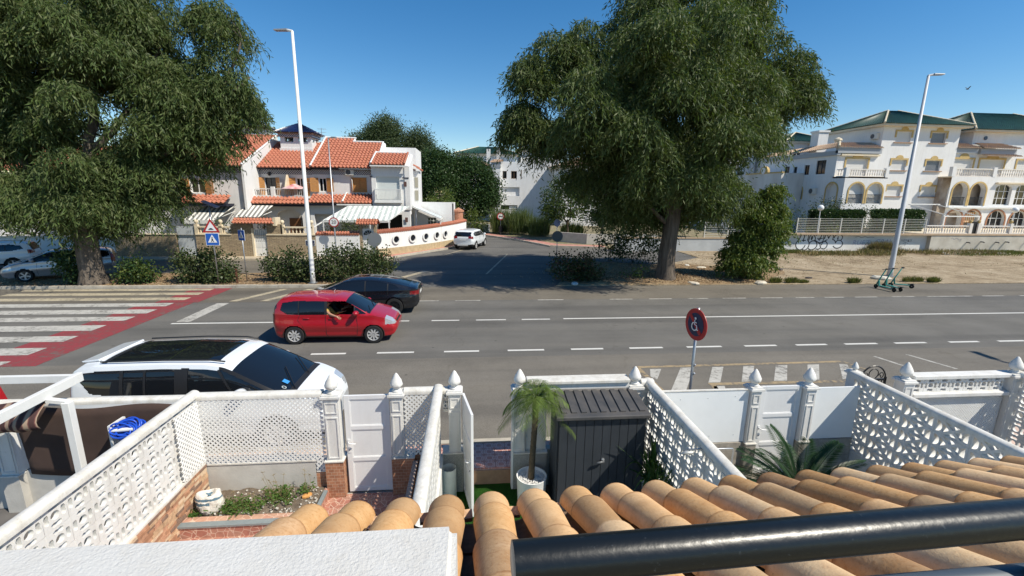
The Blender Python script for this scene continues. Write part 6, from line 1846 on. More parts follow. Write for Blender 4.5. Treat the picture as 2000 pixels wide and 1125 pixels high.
def smooth_pts(p,k=5):
 out=[]
 n=len(p)
 for i in range(n-1):
  p0,p1,p2,p3=p[max(i-1,0)],p[i],p[i+1],p[min(i+2,n-1)]
  for j in range(k):
   t=j/k
   out.append(tuple(.5*(2*p1[a]+(p2[a]-p0[a])*t+(2*p0[a]-5*p1[a]+4*p2[a]-p3[a])*t*t+(3*p1[a]-p0[a]-3*p2[a]+p3[a])*t**3)for a in(0,1)))
 return out+[p[-1]]
M_gblk=mat('graffiti_black',(0.015,0.015,0.016),.6);M_ggrey=mat('graffiti_grey',(0.22,0.21,0.24),.7);M_gpur=mat('graffiti_violet',(0.36,0.31,0.40),.7);M_gwh=mat('graffiti_fill',(0.74,0.76,0.76),.7)
strokes=[[(490,190),(470,280),(430,350),(385,430),(390,520),(440,590),(520,620),(600,570),(640,490)],[(500,190),(560,190),(590,240),(570,330),(575,380)],[(530,350),(630,350)],[(620,210),(670,185),(705,230),(690,330),(730,400),(745,480),(720,570),(650,625),(570,610)],[(720,340),(740,240),(790,185),(860,220),(895,300),(880,360)],[(785,250),(820,250),(800,320),(785,320),(785,250)],[(740,440),(800,375),(880,365),(945,410),(965,490),(930,570),(850,615),(780,610),(745,580)],[(900,210),(960,180),(1050,190),(1110,190),(1125,290),(1110,380),(1040,420),(960,390),(900,350)],[(1060,200),(1040,260),(1015,340),(960,290)],[(1000,290),(1090,290)],[(1000,430),(1040,440),(1060,510),(1080,560),(1020,600),(960,590)],[(1150,300),(1170,210),(1210,190),(1240,240),(1260,290),(1300,200),(1350,190),(1390,220),(1380,320)],[(1090,480),(1120,400),(1190,380),(1245,440),(1240,530),(1180,590),(1110,580)],[(1160,370),(1230,330)],[(1380,325),(1440,350),(1475,420)],[(1420,280),(1440,210),(1520,185),(1610,200),(1645,270),(1610,350)],[(1530,240),(1510,310),(1535,300)],[(1480,400),(1520,350),(1600,350),(1660,400),(1680,460)],[(1420,510),(1480,560),(1560,570),(1640,530),(1680,460)]]
fill=[(470,200),(1640,200),(1690,400),(1650,560),(1250,580),(800,620),(430,620),(385,450),(460,330)]
mb=MB();mb.poly([fg.P(*gpt(*p),.002)for p in fill][::-1]);mb.build('graffiti_fill',M_gwh,gw,fixn=False)
for s_ in strokes:ribbon('graffiti_stroke',smooth_pts([gpt(*p)for p in s_]),.085,M_gblk,gw)
for s_ in([(110,460),(170,410),(300,430),(330,470),(250,530),(150,520),(110,460)],[(150,450),(280,480),(180,500),(260,450)]):ribbon('graffiti_stroke',smooth_pts([gpt(*p)for p in s_]),.03,M_ggrey,gw)
def gtext(s,u,z,size,m,sh=0.0,sp_=1.0):
 tm=text_mesh(s,size,m,0.004,sh,sp_,-0.008);tm.transform(fg.mat4(u,z,.006));link_mesh('graffiti_lettering',tm,gw)
gtext('RUEZ',34.6,0.78,.62,M_gpur,.15,1.1);gtext('CRAU',36.9,0.86,.68,M_gpur,.1,1.0);gtext('NENKIS',39.0,1.0,.34,M_gblk,.2,.9)
ribbon('graffiti_stroke',smooth_pts([(34.0,1.28),(34.3,1.34),(34.6,1.25),(34.9,1.33),(35.2,1.26),(35.5,1.3),(35.8,1.28)]),.05,M_ggrey,gw)
ribbon('graffiti_stroke',smooth_pts([(38.7,.72),(38.95,.82),(39.2,.72)]),.03,M_gblk,gw);ribbon('graffiti_stroke',[(38.95,.8),(38.95,.5)],.03,M_gblk,gw)
fgr=Fr((0,36.8-.352,0),0)
ribbon('graffiti_stroke',smooth_pts([(43.0,1.2),(43.1,1.3),(43.3,1.15),(43.5,1.28),(43.8,1.1),(44.0,1.2),(43.9,.95)]),.035,M_ggrey,gw,fgr)
fn=thing('rail_fence',(34,36.8,1.6),'pale metal fence of horizontal rails on the graffiti wall','fence')
pst=MB().box(-.035,.035,-.035,.035,0,1.34).mesh('post',mat('fence_paint',(0.62,0.60,0.54),.5));rl=MB().box(0,1,-.01,.01,-.012,.012).mesh('rail',mat('fence_paint',(0.62,0.60,0.54),.5))
xs=[28.4+2.05*i for i in range(7)]
for x in xs:inst('post',pst,fn,(x,36.9,1.60))
for a,b in zip(xs[:-1],xs[1:]):
 for j in range(9):inst('rail',rl,fn,(a+.03,36.9,1.70+j*.148),sc=(b-a-.06,1,1))
fn2=thing('rail_fence',(24,36.9,1.2),'lower metal fence left of the graffiti, partly behind the bushy tree','fence')
xs=[20.0+2.1*i for i in range(4)]+[27.2]
for x in xs:inst('post',pst,fn2,(x,36.9,1.20))
for a,b in zip(xs[:-1],xs[1:]):
 for j in range(9):inst('rail',rl,fn2,(a+.03,36.9,1.30+j*.148),sc=(b-a-.06,1,1))
bl=thing('front_balustrade',(50,38.5,1.6),'pale stone balustrade with brown piers above the boundary wall','balustrade')
fbl=Fr((0,37.3,0),0)
for a,b in((41.2,45.4),(46.6,49.6),(49.9,53.5)):balustrade(bl,fbl,a,b,1.62,2.35,0,M_bal,.25)
for u in(45.6,46.45,49.75):
 mb=MB();fbl.box(mb,u-.15,u+.15,1.62,2.55,-.15,.15);p_=mb.build('pier',M_bal,bl)
 MB().lathe([(.1,2.55),(.08,2.6),(.15,2.7),(.1,2.82),(.01,2.86)],tuple(fbl.P(u,0,0)),n=10).build('ball',M_ochre,p_)
mb=MB();fbl.box(mb,45.75,46.3,1.62,2.7,-.03,.03);mb.build('iron_gate',M_black,bl)
slab('terrace_ground',[(27.2,37.1),(90,37.1),(90,44.4),(27.2,44.4)],0.0,1.0,M_dirt)
slab('terrace_paving',[(41.2,37.12),(90,37.12),(90,44.4),(41.2,44.4)],0.9,1.58,M_cream)
t=thing('garden_canopy',(49,42,1.6),'white metal canopy frame below the main block','canopy')
mb=MB();mb.bar((45.6,44.3,4.1),(50.0,44.3,4.1),.12,.1);mb.build('back_beam',M_white,t)
mb=MB();mb.bar((47.0,41.0,3.0),(51.0,41.0,3.0),.1,.1);mb.build('front_beam',M_white,t)
for x in(46.3,49.6):
 mb=MB();mb.bar((x,44.3,4.1),(x+1.2,41.0,3.05),.08,.08);mb.build('rafter',M_white,t)
for x in(47.1,50.9):
 mb=MB();mb.box(x-.05,x+.05,40.95,41.05,1.58,2.95);mb.build('post',M_white,t)
def globe_lamp(x,y,z0,h,label):
 t=thing('globe_lamp',(x,y,z0),label,'lamp','white globe garden lamps')
 MB().tube([(x,y,z0),(x,y,z0+h)],.035,n=8).build('pole',M_white,t)
 MB().lathe([(.26*math.sin(PI*k/10),z0+h+.24-.26*math.cos(PI*k/10))for k in range(11)],(x,y,0),n=16,cap=False).build('globe',mat('globe_white',(0.8,0.8,0.78),.25),t,smooth=True)
globe_lamp(31.25,38.0,1.0,2.55,'white globe lamp on a thin pole behind the fence near the hedge')
globe_lamp(50.8,38.0,1.58,1.95,'white globe lamp at the right picture edge above the balustrade')
# vehicles
rng=random.Random(51)
M_tyre=mat('tyre_rubber',(0.014,0.014,0.014),0.85)
M_alloy=mat('alloy',(0.60,0.59,0.57),0.35,metal=0.25)
M_alloyd=mat('alloy_dark',(0.03,0.03,0.032),0.35,metal=0.6)
M_carglass=mat('car_glass',(0.008,0.010,0.013),0.03,spec=0.7)
M_trim=mat('black_trim',(0.015,0.015,0.016),0.5)
M_chrome=mat('chrome',(0.7,0.7,0.7),0.12,metal=1.0)
M_lamp=mat('lamp_clear',(0.62,0.64,0.66),0.12,metal=0.5)
M_tail=mat('lamp_red',(0.18,0.006,0.008),0.15,coat=0.5)
M_plate=mat('plate_white',(0.75,0.75,0.72),0.5)
M_cabin=mat('cabin_dark',(0.02,0.02,0.021),0.8)
def paint_mat(name,rgb,coat=1.0,rough=0.3,metal=0.0):
 m=mat(name,rgb,rough,metal=metal,coat=coat,spec=0.5)
 n=noise(m,3.0,None,4);r_=N(m,'ShaderNodeMapRange');L(m,n,r_.inputs[0]);r_.inputs[3].default_value=rough*.75;r_.inputs[4].default_value=rough*1.5
 L(m,r_.outputs[0],bsdf(m).inputs['Roughness'])
 return m
def wheel_proto(r,w,spokes,m_rim):
 ty=MB().lathe([(r*.66,-w/2),(r*.93,-w/2),(r*.995,-w*.36),(r,0),(r*.995,w*.36),(r*.93,w/2),(r*.66,w/2)],n=36,axis='y',cap=False).mesh('tyre',M_tyre,smooth='auto')
 rm=MB()
 rm.lathe([(r*.68,-w*.46),(r*.62,-w*.42),(r*.60,w*.4)],n=36,axis='y',cap=False)
 rm.lathe([(0.001,-w*.40),(r*.13,-w*.40),(r*.15,-w*.30)],n=16,axis='y',cap=False)
 for k in range(spokes):
  a=2*PI*k/spokes
  d=Vector((math.cos(a),0,math.sin(a)));s=Vector((-math.sin(a),0,math.cos(a)))
  wd0,wd1=r*.07,r*.115 if spokes<8 else r*.085
  y0,y1=-w*.42,-w*.28
  p,q=d*r*.08,d*r*.64
  rm.hexa([p-s*wd0+Vector((0,y1,0)),p+s*wd0+Vector((0,y1,0)),q+s*wd1+Vector((0,y1,0)),q-s*wd1+Vector((0,y1,0)),p-s*wd0+Vector((0,y0,0)),p+s*wd0+Vector((0,y0,0)),q+s*wd1+Vector((0,y0-.0,0)),q-s*wd1+Vector((0,y0,0))])
 rme=rm.mesh('rim',m_rim,smooth='auto')
 bk=MB().lathe([(0.001,-w*.1),(r*.62,-w*.1)],n=24,axis='y',cap=False).mesh('brake_disc',mat('brake_dark',(0.05,0.05,0.05),.6))
 return ty,rme,bk
def inpoly(x,z,P):
 c=False;j=len(P)-1
 for i in range(len(P)):
  if(P[i][1]>z)!=(P[j][1]>z)and x<(P[j][0]-P[i][0])*(z-P[i][1])/(P[j][1]-P[i][1])+P[i][0]:c=not c
  j=i
 return c
def smooth1(a,k):
 if k<=0:return a
 ker=np.hanning(2*k+3)[1:-1];ker/=ker.sum()
 return np.convolve(np.pad(a,k,mode='edge'),ker,mode='valid')
def car(name,loc,rz,label,spec,group=None):
 t=thing(name,loc,label,'car',group,rz)
 WL[t.name]=Vector((0,0,0))
 Lc,Wc=spec['L'],spec['W']/2
 NS=spec.get('NS',210)
 u=np.linspace(-1,1,NS+1);xs=np.sign(u)*(1-(1-np.abs(u))**1.18)*Lc/2
 top=np.array(spec['top']);bot=np.array(spec['bot'])
 xf=np.linspace(-Lc/2,Lc/2,600)
 zt=np.interp(xs,xf,smooth1(np.interp(xf,top[:,0],top[:,1]),spec.get('sm',10)))
 zb=np.interp(xs,xf,smooth1(np.interp(xf,bot[:,0],bot[:,1]),10))
 be=np.interp(xs,*np.array(spec['belt']).T)
 H_=max(zt)
 xk0,xk1=spec.get('plan',(0.55,0.55))
 kr,kf=spec.get('taper',(0.22,0.28))
 W=[]
 for x in xs:
  s=abs(x)/(Lc/2);k0,kk=(xk0,kr)if x<0 else(xk1,kf)
  v=max(0,(s-k0)/(1-k0));W.append(Wc*(1-kk*v**2.4-0.12*max(0,(s-.93)/.07)**2))
 rw=spec.get('roofw',0.74)
 ring=[];seg=[]
 NB,NSd,NG,NT=(3,22,30,14)if NS>130 else(3,14,16,14)
 V=[]
 for i,x in enumerate(xs):
  w=W[i];b,e,tp=zb[i],min(be[i],zt[i]-.035),zt[i]
  g=min(1,max(0,(tp-e)/(H_-e)))if H_>e else 0
  row=[]
  for k in range(NB+1):row.append((w*.90*k/NB,b))
  for k in range(1,NSd+1):
   s=k/NSd;z=b+(e-b)*s
   row.append((w*(.90+.10*math.sin(PI*min(1,s*1.15)*.5)**.8-.045*max(0,s-.55)/.45-0.012*math.sin(s*PI*3)*(s>.2)),z))
  w_sh=row[-1][0]
  ed=w_sh*(1-g)*.93+w*rw*g
  ez=tp-.035-.03*g
  ez=max(ez,e+.005)
  for k in range(1,NG+1):
   s=k/NG
   bul=.018*math.sin(PI*s)*g
   row.append((w_sh+(ed-w_sh)*s+bul,e+(ez-e)*s))
  for k in range(1,NT+1):
   s=k/NT
   a=s*PI/2
   yy=ed*(1-s);zz=ez+(tp-ez)*(1-(1-s)**3.2)
   row.append((yy,zz))
  V.append(row)
 M_=len(V[0])
 verts=[]
 idx={}
 for i in range(NS+1):
  for sgn in(1,-1):
   for j in range(M_):
    if sgn<0 and(j==M_-1 or j==0):
     idx[i,sgn,j]=idx[i,1,j];continue
    idx[i,sgn,j]=len(verts);verts.append((xs[i],sgn*V[i][j][0],V[i][j][1]))
 groups={}
 wr=spec['wr']
 wheels=spec['wheels']
 for i in range(NS):
  xc=(xs[i]+xs[i+1])/2
  for sgn in(1,-1):
   for j in range(M_-1):
    q=[idx[i,sgn,j],idx[i+1,sgn,j],idx[i+1,sgn,j+1],idx[i,sgn,j+1]]
    q=list(dict.fromkeys(q))
    yc=sum(verts[k][1]for k in q)/len(q);zc=sum(verts[k][2]for k in q)/len(q)
    sname='bottom' if j<NB else 'side' if j<NB+NSd else 'glass' if j<NB+NSd+NG else 'top'
    if sname in('side','bottom')and any((xc-wx)**2+(zc-wr)**2<(wr*1.13)**2 for wx in wheels)and(sname=='side' or abs(yc)>Wc*.55):continue
    cl=spec['classify'](xc,yc,zc,sname,sgn)
    if cl is None:continue
    if cl=='pillar':cl='pillar:%d_%d'%(sgn,int((xc+9.93)/.55))
    if sgn>0:q=q[::-1]
    groups.setdefault(cl,[]).append(q)
 for i,fl in((0,0),(NS,1)):
  ringi=[idx[i,1,j]for j in range(M_)]+[idx[i,-1,j]for j in range(M_-2,0,-1)]
  groups.setdefault('body',[]).append(ringi if fl else ringi[::-1])
 va=np.array(verts)
 out={}
 for cl,fs in groups.items():
  used=sorted({k for f_ in fs for k in f_});mp={k:n for n,k in enumerate(used)}
  me=bpy.data.meshes.new(cl)
  me.from_pydata([tuple(va[k])for k in used],[],[[mp[k]for k in f_]for f_ in fs])
  me.materials.append(spec['mats'].get(cl.split(':')[0],M_trim))
  bm=bmesh.new();bm.from_mesh(me);bmesh.ops.recalc_face_normals(bm,faces=bm.faces)
  if cl.split(':')[0]in spec.get('inset',('side_window','windscreen','rear_window')):
   bm.normal_update()
   c=Vector((0,0,H_*.5))
   for v in bm.verts:
    d=v.normal
    if d.dot(v.co-c)<0:d=-d
    v.co-=d*.008
  bm.to_mesh(me);bm.free()
  me.polygons.foreach_set('use_smooth',[True]*len(me.polygons));me.set_sharp_from_angle(angle=R(50))
  nm=cl.split(':')[0]
  out[cl]=link_mesh(nm,me,t,world=False)
 ty,rm,bk=wheel_proto(wr,spec.get('tw',.19),spec.get('spokes',8),spec.get('rim',M_alloy))
 for wx in wheels:
  for s in(-1,1):
   wob=bpy.data.objects.new('wheel',ty);COL.objects.link(wob);wob.parent=t
   wob.location=(wx,s*(Wc-spec.get('tw',.19)/2-.015),wr);wob.rotation_euler=(0,R(rng.uniform(0,60)),0 if s<0 else PI)
   ro=bpy.data.objects.new('rim',rm);COL.objects.link(ro);ro.parent=wob
   bo_=bpy.data.objects.new('brake_disc',bk);COL.objects.link(bo_);bo_.parent=wob
   lin=MB();n=14
   for y in(s*(Wc-.02),s*(Wc-.36)):
    lin.v+=[(wx+wr*1.14*math.cos(PI*(k/n)*1.16-.25),y,wr+wr*1.14*math.sin(PI*(k/n)*1.16-.25))for k in range(n+1)]
   lin.f+=[[k,k+1,n+2+k,n+1+k]for k in range(n)];lin.mi+=[0]*n
   lin.add([(wx,s*(Wc-.36),wr)]+[(wx+wr*1.14*math.cos(PI*(k/n)*1.16-.25),s*(Wc-.36),wr+wr*1.14*math.sin(PI*(k/n)*1.16-.25))for k in range(n+1)],[(0,k+1,k+2)for k in range(n)])
   lin.build('wheel_arch_liner',M_dark,t,world=False)
 t['dims']=0
 del t['dims']
 def side_y(x,z):
  i=int(np.argmin(np.abs(xs-x)))
  zz=[p[1]for p in V[i][NB:]];yy=[p[0]for p in V[i][NB:]]
  return float(np.interp(z,zz,yy))
 return t,side_y
def groove(t,sy,pts,sides=(-1,1),r=.006,name='door_seam',m=None):
 for s in sides:
  MB().tube([(x,s*(sy(x,z)+.0005),z)for x,z in pts],r,n=5).build(name,m or M_dark,t,world=False)
def handle(t,sy,x,z,m,sides=(-1,1)):
 for s in sides:
  y=sy(x,z)+.012
  MB().tube([(x-.09,s*(y-.01),z),(x-.06,s*(y+.012),z+.003),(x+.06,s*(y+.012),z+.003),(x+.09,s*(y-.01),z)],.013,n=6).build('door_handle',m,t,smooth=True,world=False)
def mirror(t,sy,x,z,m,sides=(-1,1),s_=1.0):
 for s in sides:
  y=sy(x,z)
  o=MB().lathe([(.02,-.11),(.075,-.085),(.10,0),(.085,.07),(.03,.10)],(0,0,0),n=14,axis='x')
  me=o.mesh('mirror',m,smooth=True);me.transform(Matrix.Translation((x,s*(y+.12),z+.07))@Matrix.Diagonal((s_,s_*1.15,s_*.8,1))@Matrix.Rotation(R(90),4,'Z'))
  ob=link_mesh('mirror',me,t,world=False)
  MB().tube([(x,s*(y-.01),z),(x,s*(y+.08),z+.05)],.022,n=6).build('mirror_stalk',M_trim,ob,world=False)
def plate(t,x,z,txt,face,w=.50,sz=.085):
 mb=MB();mb.box(x-.008,x+.008,-w/2,w/2,z-.055,z+.055);o=mb.build('number_plate',M_plate,t,world=False)
# red hatchback
red=paint_mat('red_car_paint',(0.36,0.004,0.011),1.0,.3)
def cls_red(x,y,z,s,sg):
 if s=='glass':
  P=[(1.02,.975),(.40,1.375),(-1.15,1.40),(-1.56,1.345),(-1.62,1.12),(-1.40,.99),(-1.0,.965)]
  if inpoly(x,z,P):
   if-.275<x<-.20:return 'pillar'
   if-1.09<x<-1.05:return 'pillar'
   if .62<x<.66:return 'pillar'
   if-.20<=x<=.62 and sg<0:return None
   return 'side_window:%d%d'%(sg,0 if x<-1.07 else 1 if x<-.24 else 2 if x<.64 else 3)
  if x<-1.74 and abs(y)<.70 and 1.02<z<1.40:return 'rear_window'
 if s=='top':
  if .38<x<1.10 and abs(y)<.70:return 'windscreen'
  if x<-1.75 and z>1.02 and abs(y)<.60:return 'rear_window'
  if 1.02<x<1.12:return 'cowl'
 if x>1.58 and s in('glass','side','top')and abs(y)>.42 and .60<z<.86 and z>.60+(1.95-x)*.05 and z<.66+(1.95-x)*.55:return 'headlight:%d'%sg
 if x<-1.78 and .72<z<1.25 and abs(y)>.60:return 'tail_light:%d'%sg
 if x>1.80 and abs(y)<.5 and .30<z<.40:return 'intake'
 if x>1.84 and abs(y)<.34 and .60<z<.66:return 'grille'
 if s=='side' and z<.235 and abs(x)<1.7:return 'sill'
 return 'body'
spec_red=dict(L=3.84,W=1.68,top=[(-1.92,.92),(-1.88,1.10),(-1.80,1.30),(-1.68,1.45),(-1.45,1.50),(-.6,1.525),(.05,1.50),(.35,1.44),(.55,1.34),(1.05,1.03),(1.25,.97),(1.55,.87),(1.80,.74),(1.90,.62),(1.92,.55)],bot=[(-1.92,.50),(-1.86,.32),(-1.7,.22),(1.65,.20),(1.85,.27),(1.92,.42)],belt=[(-1.92,1.0),(-1.0,.955),(.6,.945),(1.2,.93),(1.92,.75)],plan=(.62,.50),taper=(.12,.24),roofw=.78,wr=.300,wheels=(-1.235,1.215),tw=.175,spokes=9,classify=cls_red,mats=dict(body=red,pillar=M_trim,side_window=M_carglass,windscreen=M_carglass,rear_window=M_carglass,cowl=M_trim,headlight=M_lamp,tail_light=M_tail,intake=M_trim,grille=M_trim,sill=M_trim))
rc,sy=car('hatchback_car',(-4.38,14.85,0.0),0,'bright red hatchback car driving right with an arm out of the window',spec_red)
groove(rc,sy,[(-.24,.95),(-.24,.60),(-.25,.33),(-.20,.25)]);groove(rc,sy,[(.70,.95),(.74,.60),(.70,.30)]);groove(rc,sy,[(-1.02,.97),(-1.10,.80),(-.95,.60),(-.88,.30)]);groove(rc,sy,[(-.88,.27),(.7,.27)],r=.005);groove(rc,sy,[(1.2,.94),(1.5,.86),(1.6,.80)],r=.004)
handle(rc,sy,-.06,.84,red);handle(rc,sy,-.83,.86,red);mirror(rc,sy,.72,.97,red)
plate(rc,1.91,.47,'',1);plate(rc,-1.92,.70,'',-1)
for s in(-1,1):
 MB().lathe([(0.001,0),(.06,.01),(.075,.05)],(0,0,0),n=14,axis='x')
MB().tube([(1.08,-.45,1.02),(.95,-.1,1.10)],.008,n=5).build('wiper',M_trim,rc,world=False);MB().tube([(1.08,.1,1.02),(.92,.5,1.10)],.008,n=5).build('wiper',M_trim,rc,world=False)
MB().tube([(-.05,0,1.50),(-.28,0,1.62)],.006,n=5).build('aerial',M_trim,rc,world=False)
for(x,y)in((-.35,-.38),(-.35,.38)):
 mb=MB();mb.hexa([(x-.1,y-.24,.35),(x+.45,y-.24,.35),(x+.45,y+.24,.35),(x-.1,y+.24,.35),(x-.08,y-.24,.55),(x+.45,y-.24,.55),(x+.45,y+.24,.55),(x-.08,y+.24,.55)])
 mb.hexa([(x-.12,y-.22,.55),(x+.04,y-.22,.55),(x+.04,y+.22,.55),(x-.12,y+.22,.55),(x-.28,y-.18,1.12),(x-.18,y-.18,1.12),(x-.18,y+.18,1.12),(x-.28,y+.18,1.12)]);mb.box(x-.32,x-.22,y-.11,y+.11,1.14,1.32)
 mb.build('seat',M_cabin,rc,world=False,bevel=.03)
MB().box(.55,1.05,-.72,.72,.45,.93).build('dashboard',M_cabin,rc,world=False,bevel=.05)
MB().box(-1.6,.9,-.74,.74,.25,.34).build('cabin_floor',M_cabin,rc,world=False)
MB().tube([(.42+.0*k,.38+.18*math.cos(2*PI*k/20),.98+.17*math.sin(2*PI*k/20))for k in range(21)],.015,n=6).build('steering_wheel',M_trim,rc,world=False)
# people in the red car
M_skin=mat('skin',(0.42,0.23,0.145),0.6,var=.06,vs=20)
def person(loc,label,joints,hair,shirt,extra=None,hair_m=None):
 """one continuous skinned body; joints: name -> (pos, radius); edges connect them"""
 t=thing('person',loc,label,'person')
 pos,edges=joints
 names=list(pos)
 me=bpy.data.meshes.new('body')
 me.from_pydata([pos[k][0]for k in names],[(names.index(a),names.index(b))for a,b in edges],[])
 o=bpy.data.objects.new('body',me);COL.objects.link(o)
 sk=o.modifiers.new('skin','SKIN');sk.use_smooth_shade=True
 for k,n in enumerate(names):
  r=pos[n][1]
  me.skin_vertices[0].data[k].radius=(r,r)if not isinstance(r,tuple)else r
 me.skin_vertices[0].data[names.index('pelvis')].use_root=True
 o.modifiers.new('sub','SUBSURF').levels=2
 o.modifiers['sub'].render_levels=2
 dg=bpy.context.evaluated_depsgraph_get()
 m2=bpy.data.meshes.new_from_object(o.evaluated_get(dg))
 bpy.data.objects.remove(o)
 m2.materials.clear();m2.materials.append(M_skin);m2.materials.append(shirt)
 el=Vector(pos['elbow_l'][0]);nk=Vector(pos['neck'][0])
 for p in m2.polygons:
  c=p.center
  torso=c.z<nk.z-.03 and(extra['sleeve'](c)if extra else True)
  p.material_index=1 if torso else 0
  p.use_smooth=True
 m2.name='body'
 b=link_mesh('body',m2,t,world=False)
 hd=Vector(pos['head'][0])
 f_=extra.get('face',Vector((1,0,0))).normalized();rt=Vector((0,0,1)).cross(f_).normalized()
 r=.088
 MB().tube([hd+f_*(r*.95)+Vector((0,0,.012)),hd+f_*(r+.028)+Vector((0,0,-.022))],[.008,.016],n=7).build('nose',M_skin,b,world=False,smooth=True)
 mb=MB();mb.tube([hd+f_*(r*.93)+rt*.032+Vector((0,0,-.055)),hd+f_*(r*.99)+Vector((0,0,-.058)),hd+f_*(r*.93)-rt*.032+Vector((0,0,-.055))],.006,n=6);mb.build('mouth',mat('lips',(.3,.10,.08),.6),b,world=False)
 for s in(-1,1):
  MB().lathe([(.004,-.012),(.022,0),(.004,.012)],tuple(hd+rt*s*(r*.93)+Vector((0,0,-.005))),n=8,axis='z').build('ear',M_skin,b,world=False)
  MB().lathe([(.001,-.006),(.03,-.006),(.03,.006),(.001,.006)],tuple(hd+f_*(r*.93)+rt*s*.036+Vector((0,0,.018))),n=12,axis='x').build('sunglasses',M_trim,b,world=False)
 hm=MB();n=18
 for i in range(9):
  a=PI*.60*i/8
  for k in range(n):
   q=2*PI*k/n
   d=Vector((math.sin(a)*math.cos(q),math.sin(a)*math.sin(q),math.cos(a)))
   rr=.103*(1+.02*math.sin(5*q+i))if not(d.dot(f_)>.55 and a>.9)else .078
   hm.v.append(tuple(hd+Vector((d.x*rr,d.y*rr*.92,d.z*rr*1.12+.012))-f_*.012))
 for i in range(8):
  for k in range(n):hm.f.append([i*n+k,i*n+(k+1)%n,(i+1)*n+(k+1)%n,(i+1)*n+k]);hm.mi.append(0)
 hm.build('hair',hair,b,world=False,smooth=True)
 return t
def hand_joints(P,wr_,d,side,curl,pre):
 """five fingers rooted in the palm; d = hand direction, side = thumb side"""
 d=Vector(d).normalized();sd=Vector(side).normalized();up=d.cross(sd)
 w=Vector(wr_)
 P[pre+'palm']=(tuple(w+d*.045),(.030,.018))
 P[pre+'knuckle']=(tuple(w+d*.085),(.034,.014))
 E_=[(pre+'wrist',pre+'palm'),(pre+'palm',pre+'knuckle')]
 for i,(off,ln)in enumerate(((.030,.070),(.010,.080),(-.010,.075),(-.030,.058))):
  b=w+d*.092+sd*off
  a=pre+'f%d'%i
  m_=b+d*ln*.45-up*curl*.012;e=b+d*ln*.9-up*curl*.045
  P[a+'a']=(tuple(b),.0095);P[a+'b']=(tuple(m_),.009);P[a+'c']=(tuple(e),.0075)
  E_+=[(pre+'knuckle',a+'a'),(a+'a',a+'b'),(a+'b',a+'c')]
 b=w+d*.040+sd*.034
 P[pre+'ta']=(tuple(b),.012);P[pre+'tb']=(tuple(b+d*.03+sd*.022-up*curl*.01),.010);P[pre+'tc']=(tuple(b+d*.058+sd*.026-up*curl*.022),.008)
 E_+=[(pre+'palm',pre+'ta'),(pre+'ta',pre+'tb'),(pre+'tb',pre+'tc')]
 return E_
def seated(ox,oy,arm_out):
 P={}
 P['pelvis']=((ox,oy,.62),(.15,.12));P['belly']=((ox-.03,oy,.78),(.145,.115));P['chest']=((ox-.08,oy,.96),(.165,.12));P['collar']=((ox-.10,oy,1.08),(.11,.09));P['neck']=((ox-.095,oy,1.145),.052);P['jaw']=((ox-.06,oy,1.20),(.068,.07));P['head']=((ox-.055,oy,1.275),(.085,.092));P['crown']=((ox-.065,oy,1.345),(.065,.07))
 E_=[('pelvis','belly'),('belly','chest'),('chest','collar'),('collar','neck'),('neck','jaw'),('jaw','head'),('head','crown')]
 for s,n in((-1,'r'),(1,'l')):
  P['hip_'+n]=((ox+.04,oy+s*.10,.60),.10);P['knee_'+n]=((ox+.46,oy+s*.13,.66),.066);P['ankle_'+n]=((ox+.62,oy+s*.12,.38),.042);P['toe_'+n]=((ox+.76,oy+s*.12,.36),.032)
  E_+=[('pelvis','hip_'+n),('hip_'+n,'knee_'+n),('knee_'+n,'ankle_'+n),('ankle_'+n,'toe_'+n)]
  P['shoulder_'+n]=((ox-.08,oy+s*.19,1.06),.065)
  if arm_out and s<0:
   P['elbow_'+n]=((ox+.12,oy-.36,.975),.045);P[n+'wrist']=((ox+.34,oy-.47,.93),.029)
   d=(.85,-.35,-.38);sd=(.3,.2,.9)
  else:
   P['elbow_'+n]=((ox+.10,oy+s*.22,.84),.045);P[n+'wrist']=((ox+.36,oy+s*.10,.94),.029)
   d=(.9,-s*.1,.1);sd=(0,-s,.2)
  E_+=[('collar','shoulder_'+n),('shoulder_'+n,'elbow_'+n),('elbow_'+n,n+'wrist')]
  E_+=hand_joints(P,P[n+'wrist'][0],d,sd,1.0,n)
 return P,E_
M_hairb=mat('dark_hair',(0.02,0.014,0.01),.6)
ps=seated(-.22,-.42,True)
person((-4.38,14.85,0.0),'passenger in a yellow sleeved top resting a bare arm on the red car window sill',ps,M_hairb,mat('yellow_top',(0.55,0.38,0.10),.85,var=.1),dict(sleeve=lambda c:c.y>-.70 and c.z>.3 and(c.x<.0 or c.z<.85),face=Vector((1,-.1,0))))
pd=seated(-.22,.36,False)
person((-4.38,14.85,0.0),'driver in a dark top at the wheel of the red car',pd,M_hairb,mat('dark_top',(0.05,0.045,0.04),.85),dict(sleeve=lambda c:c.z>.3 and c.x<-.02 or c.z<.8,face=Vector((1,0,0))))
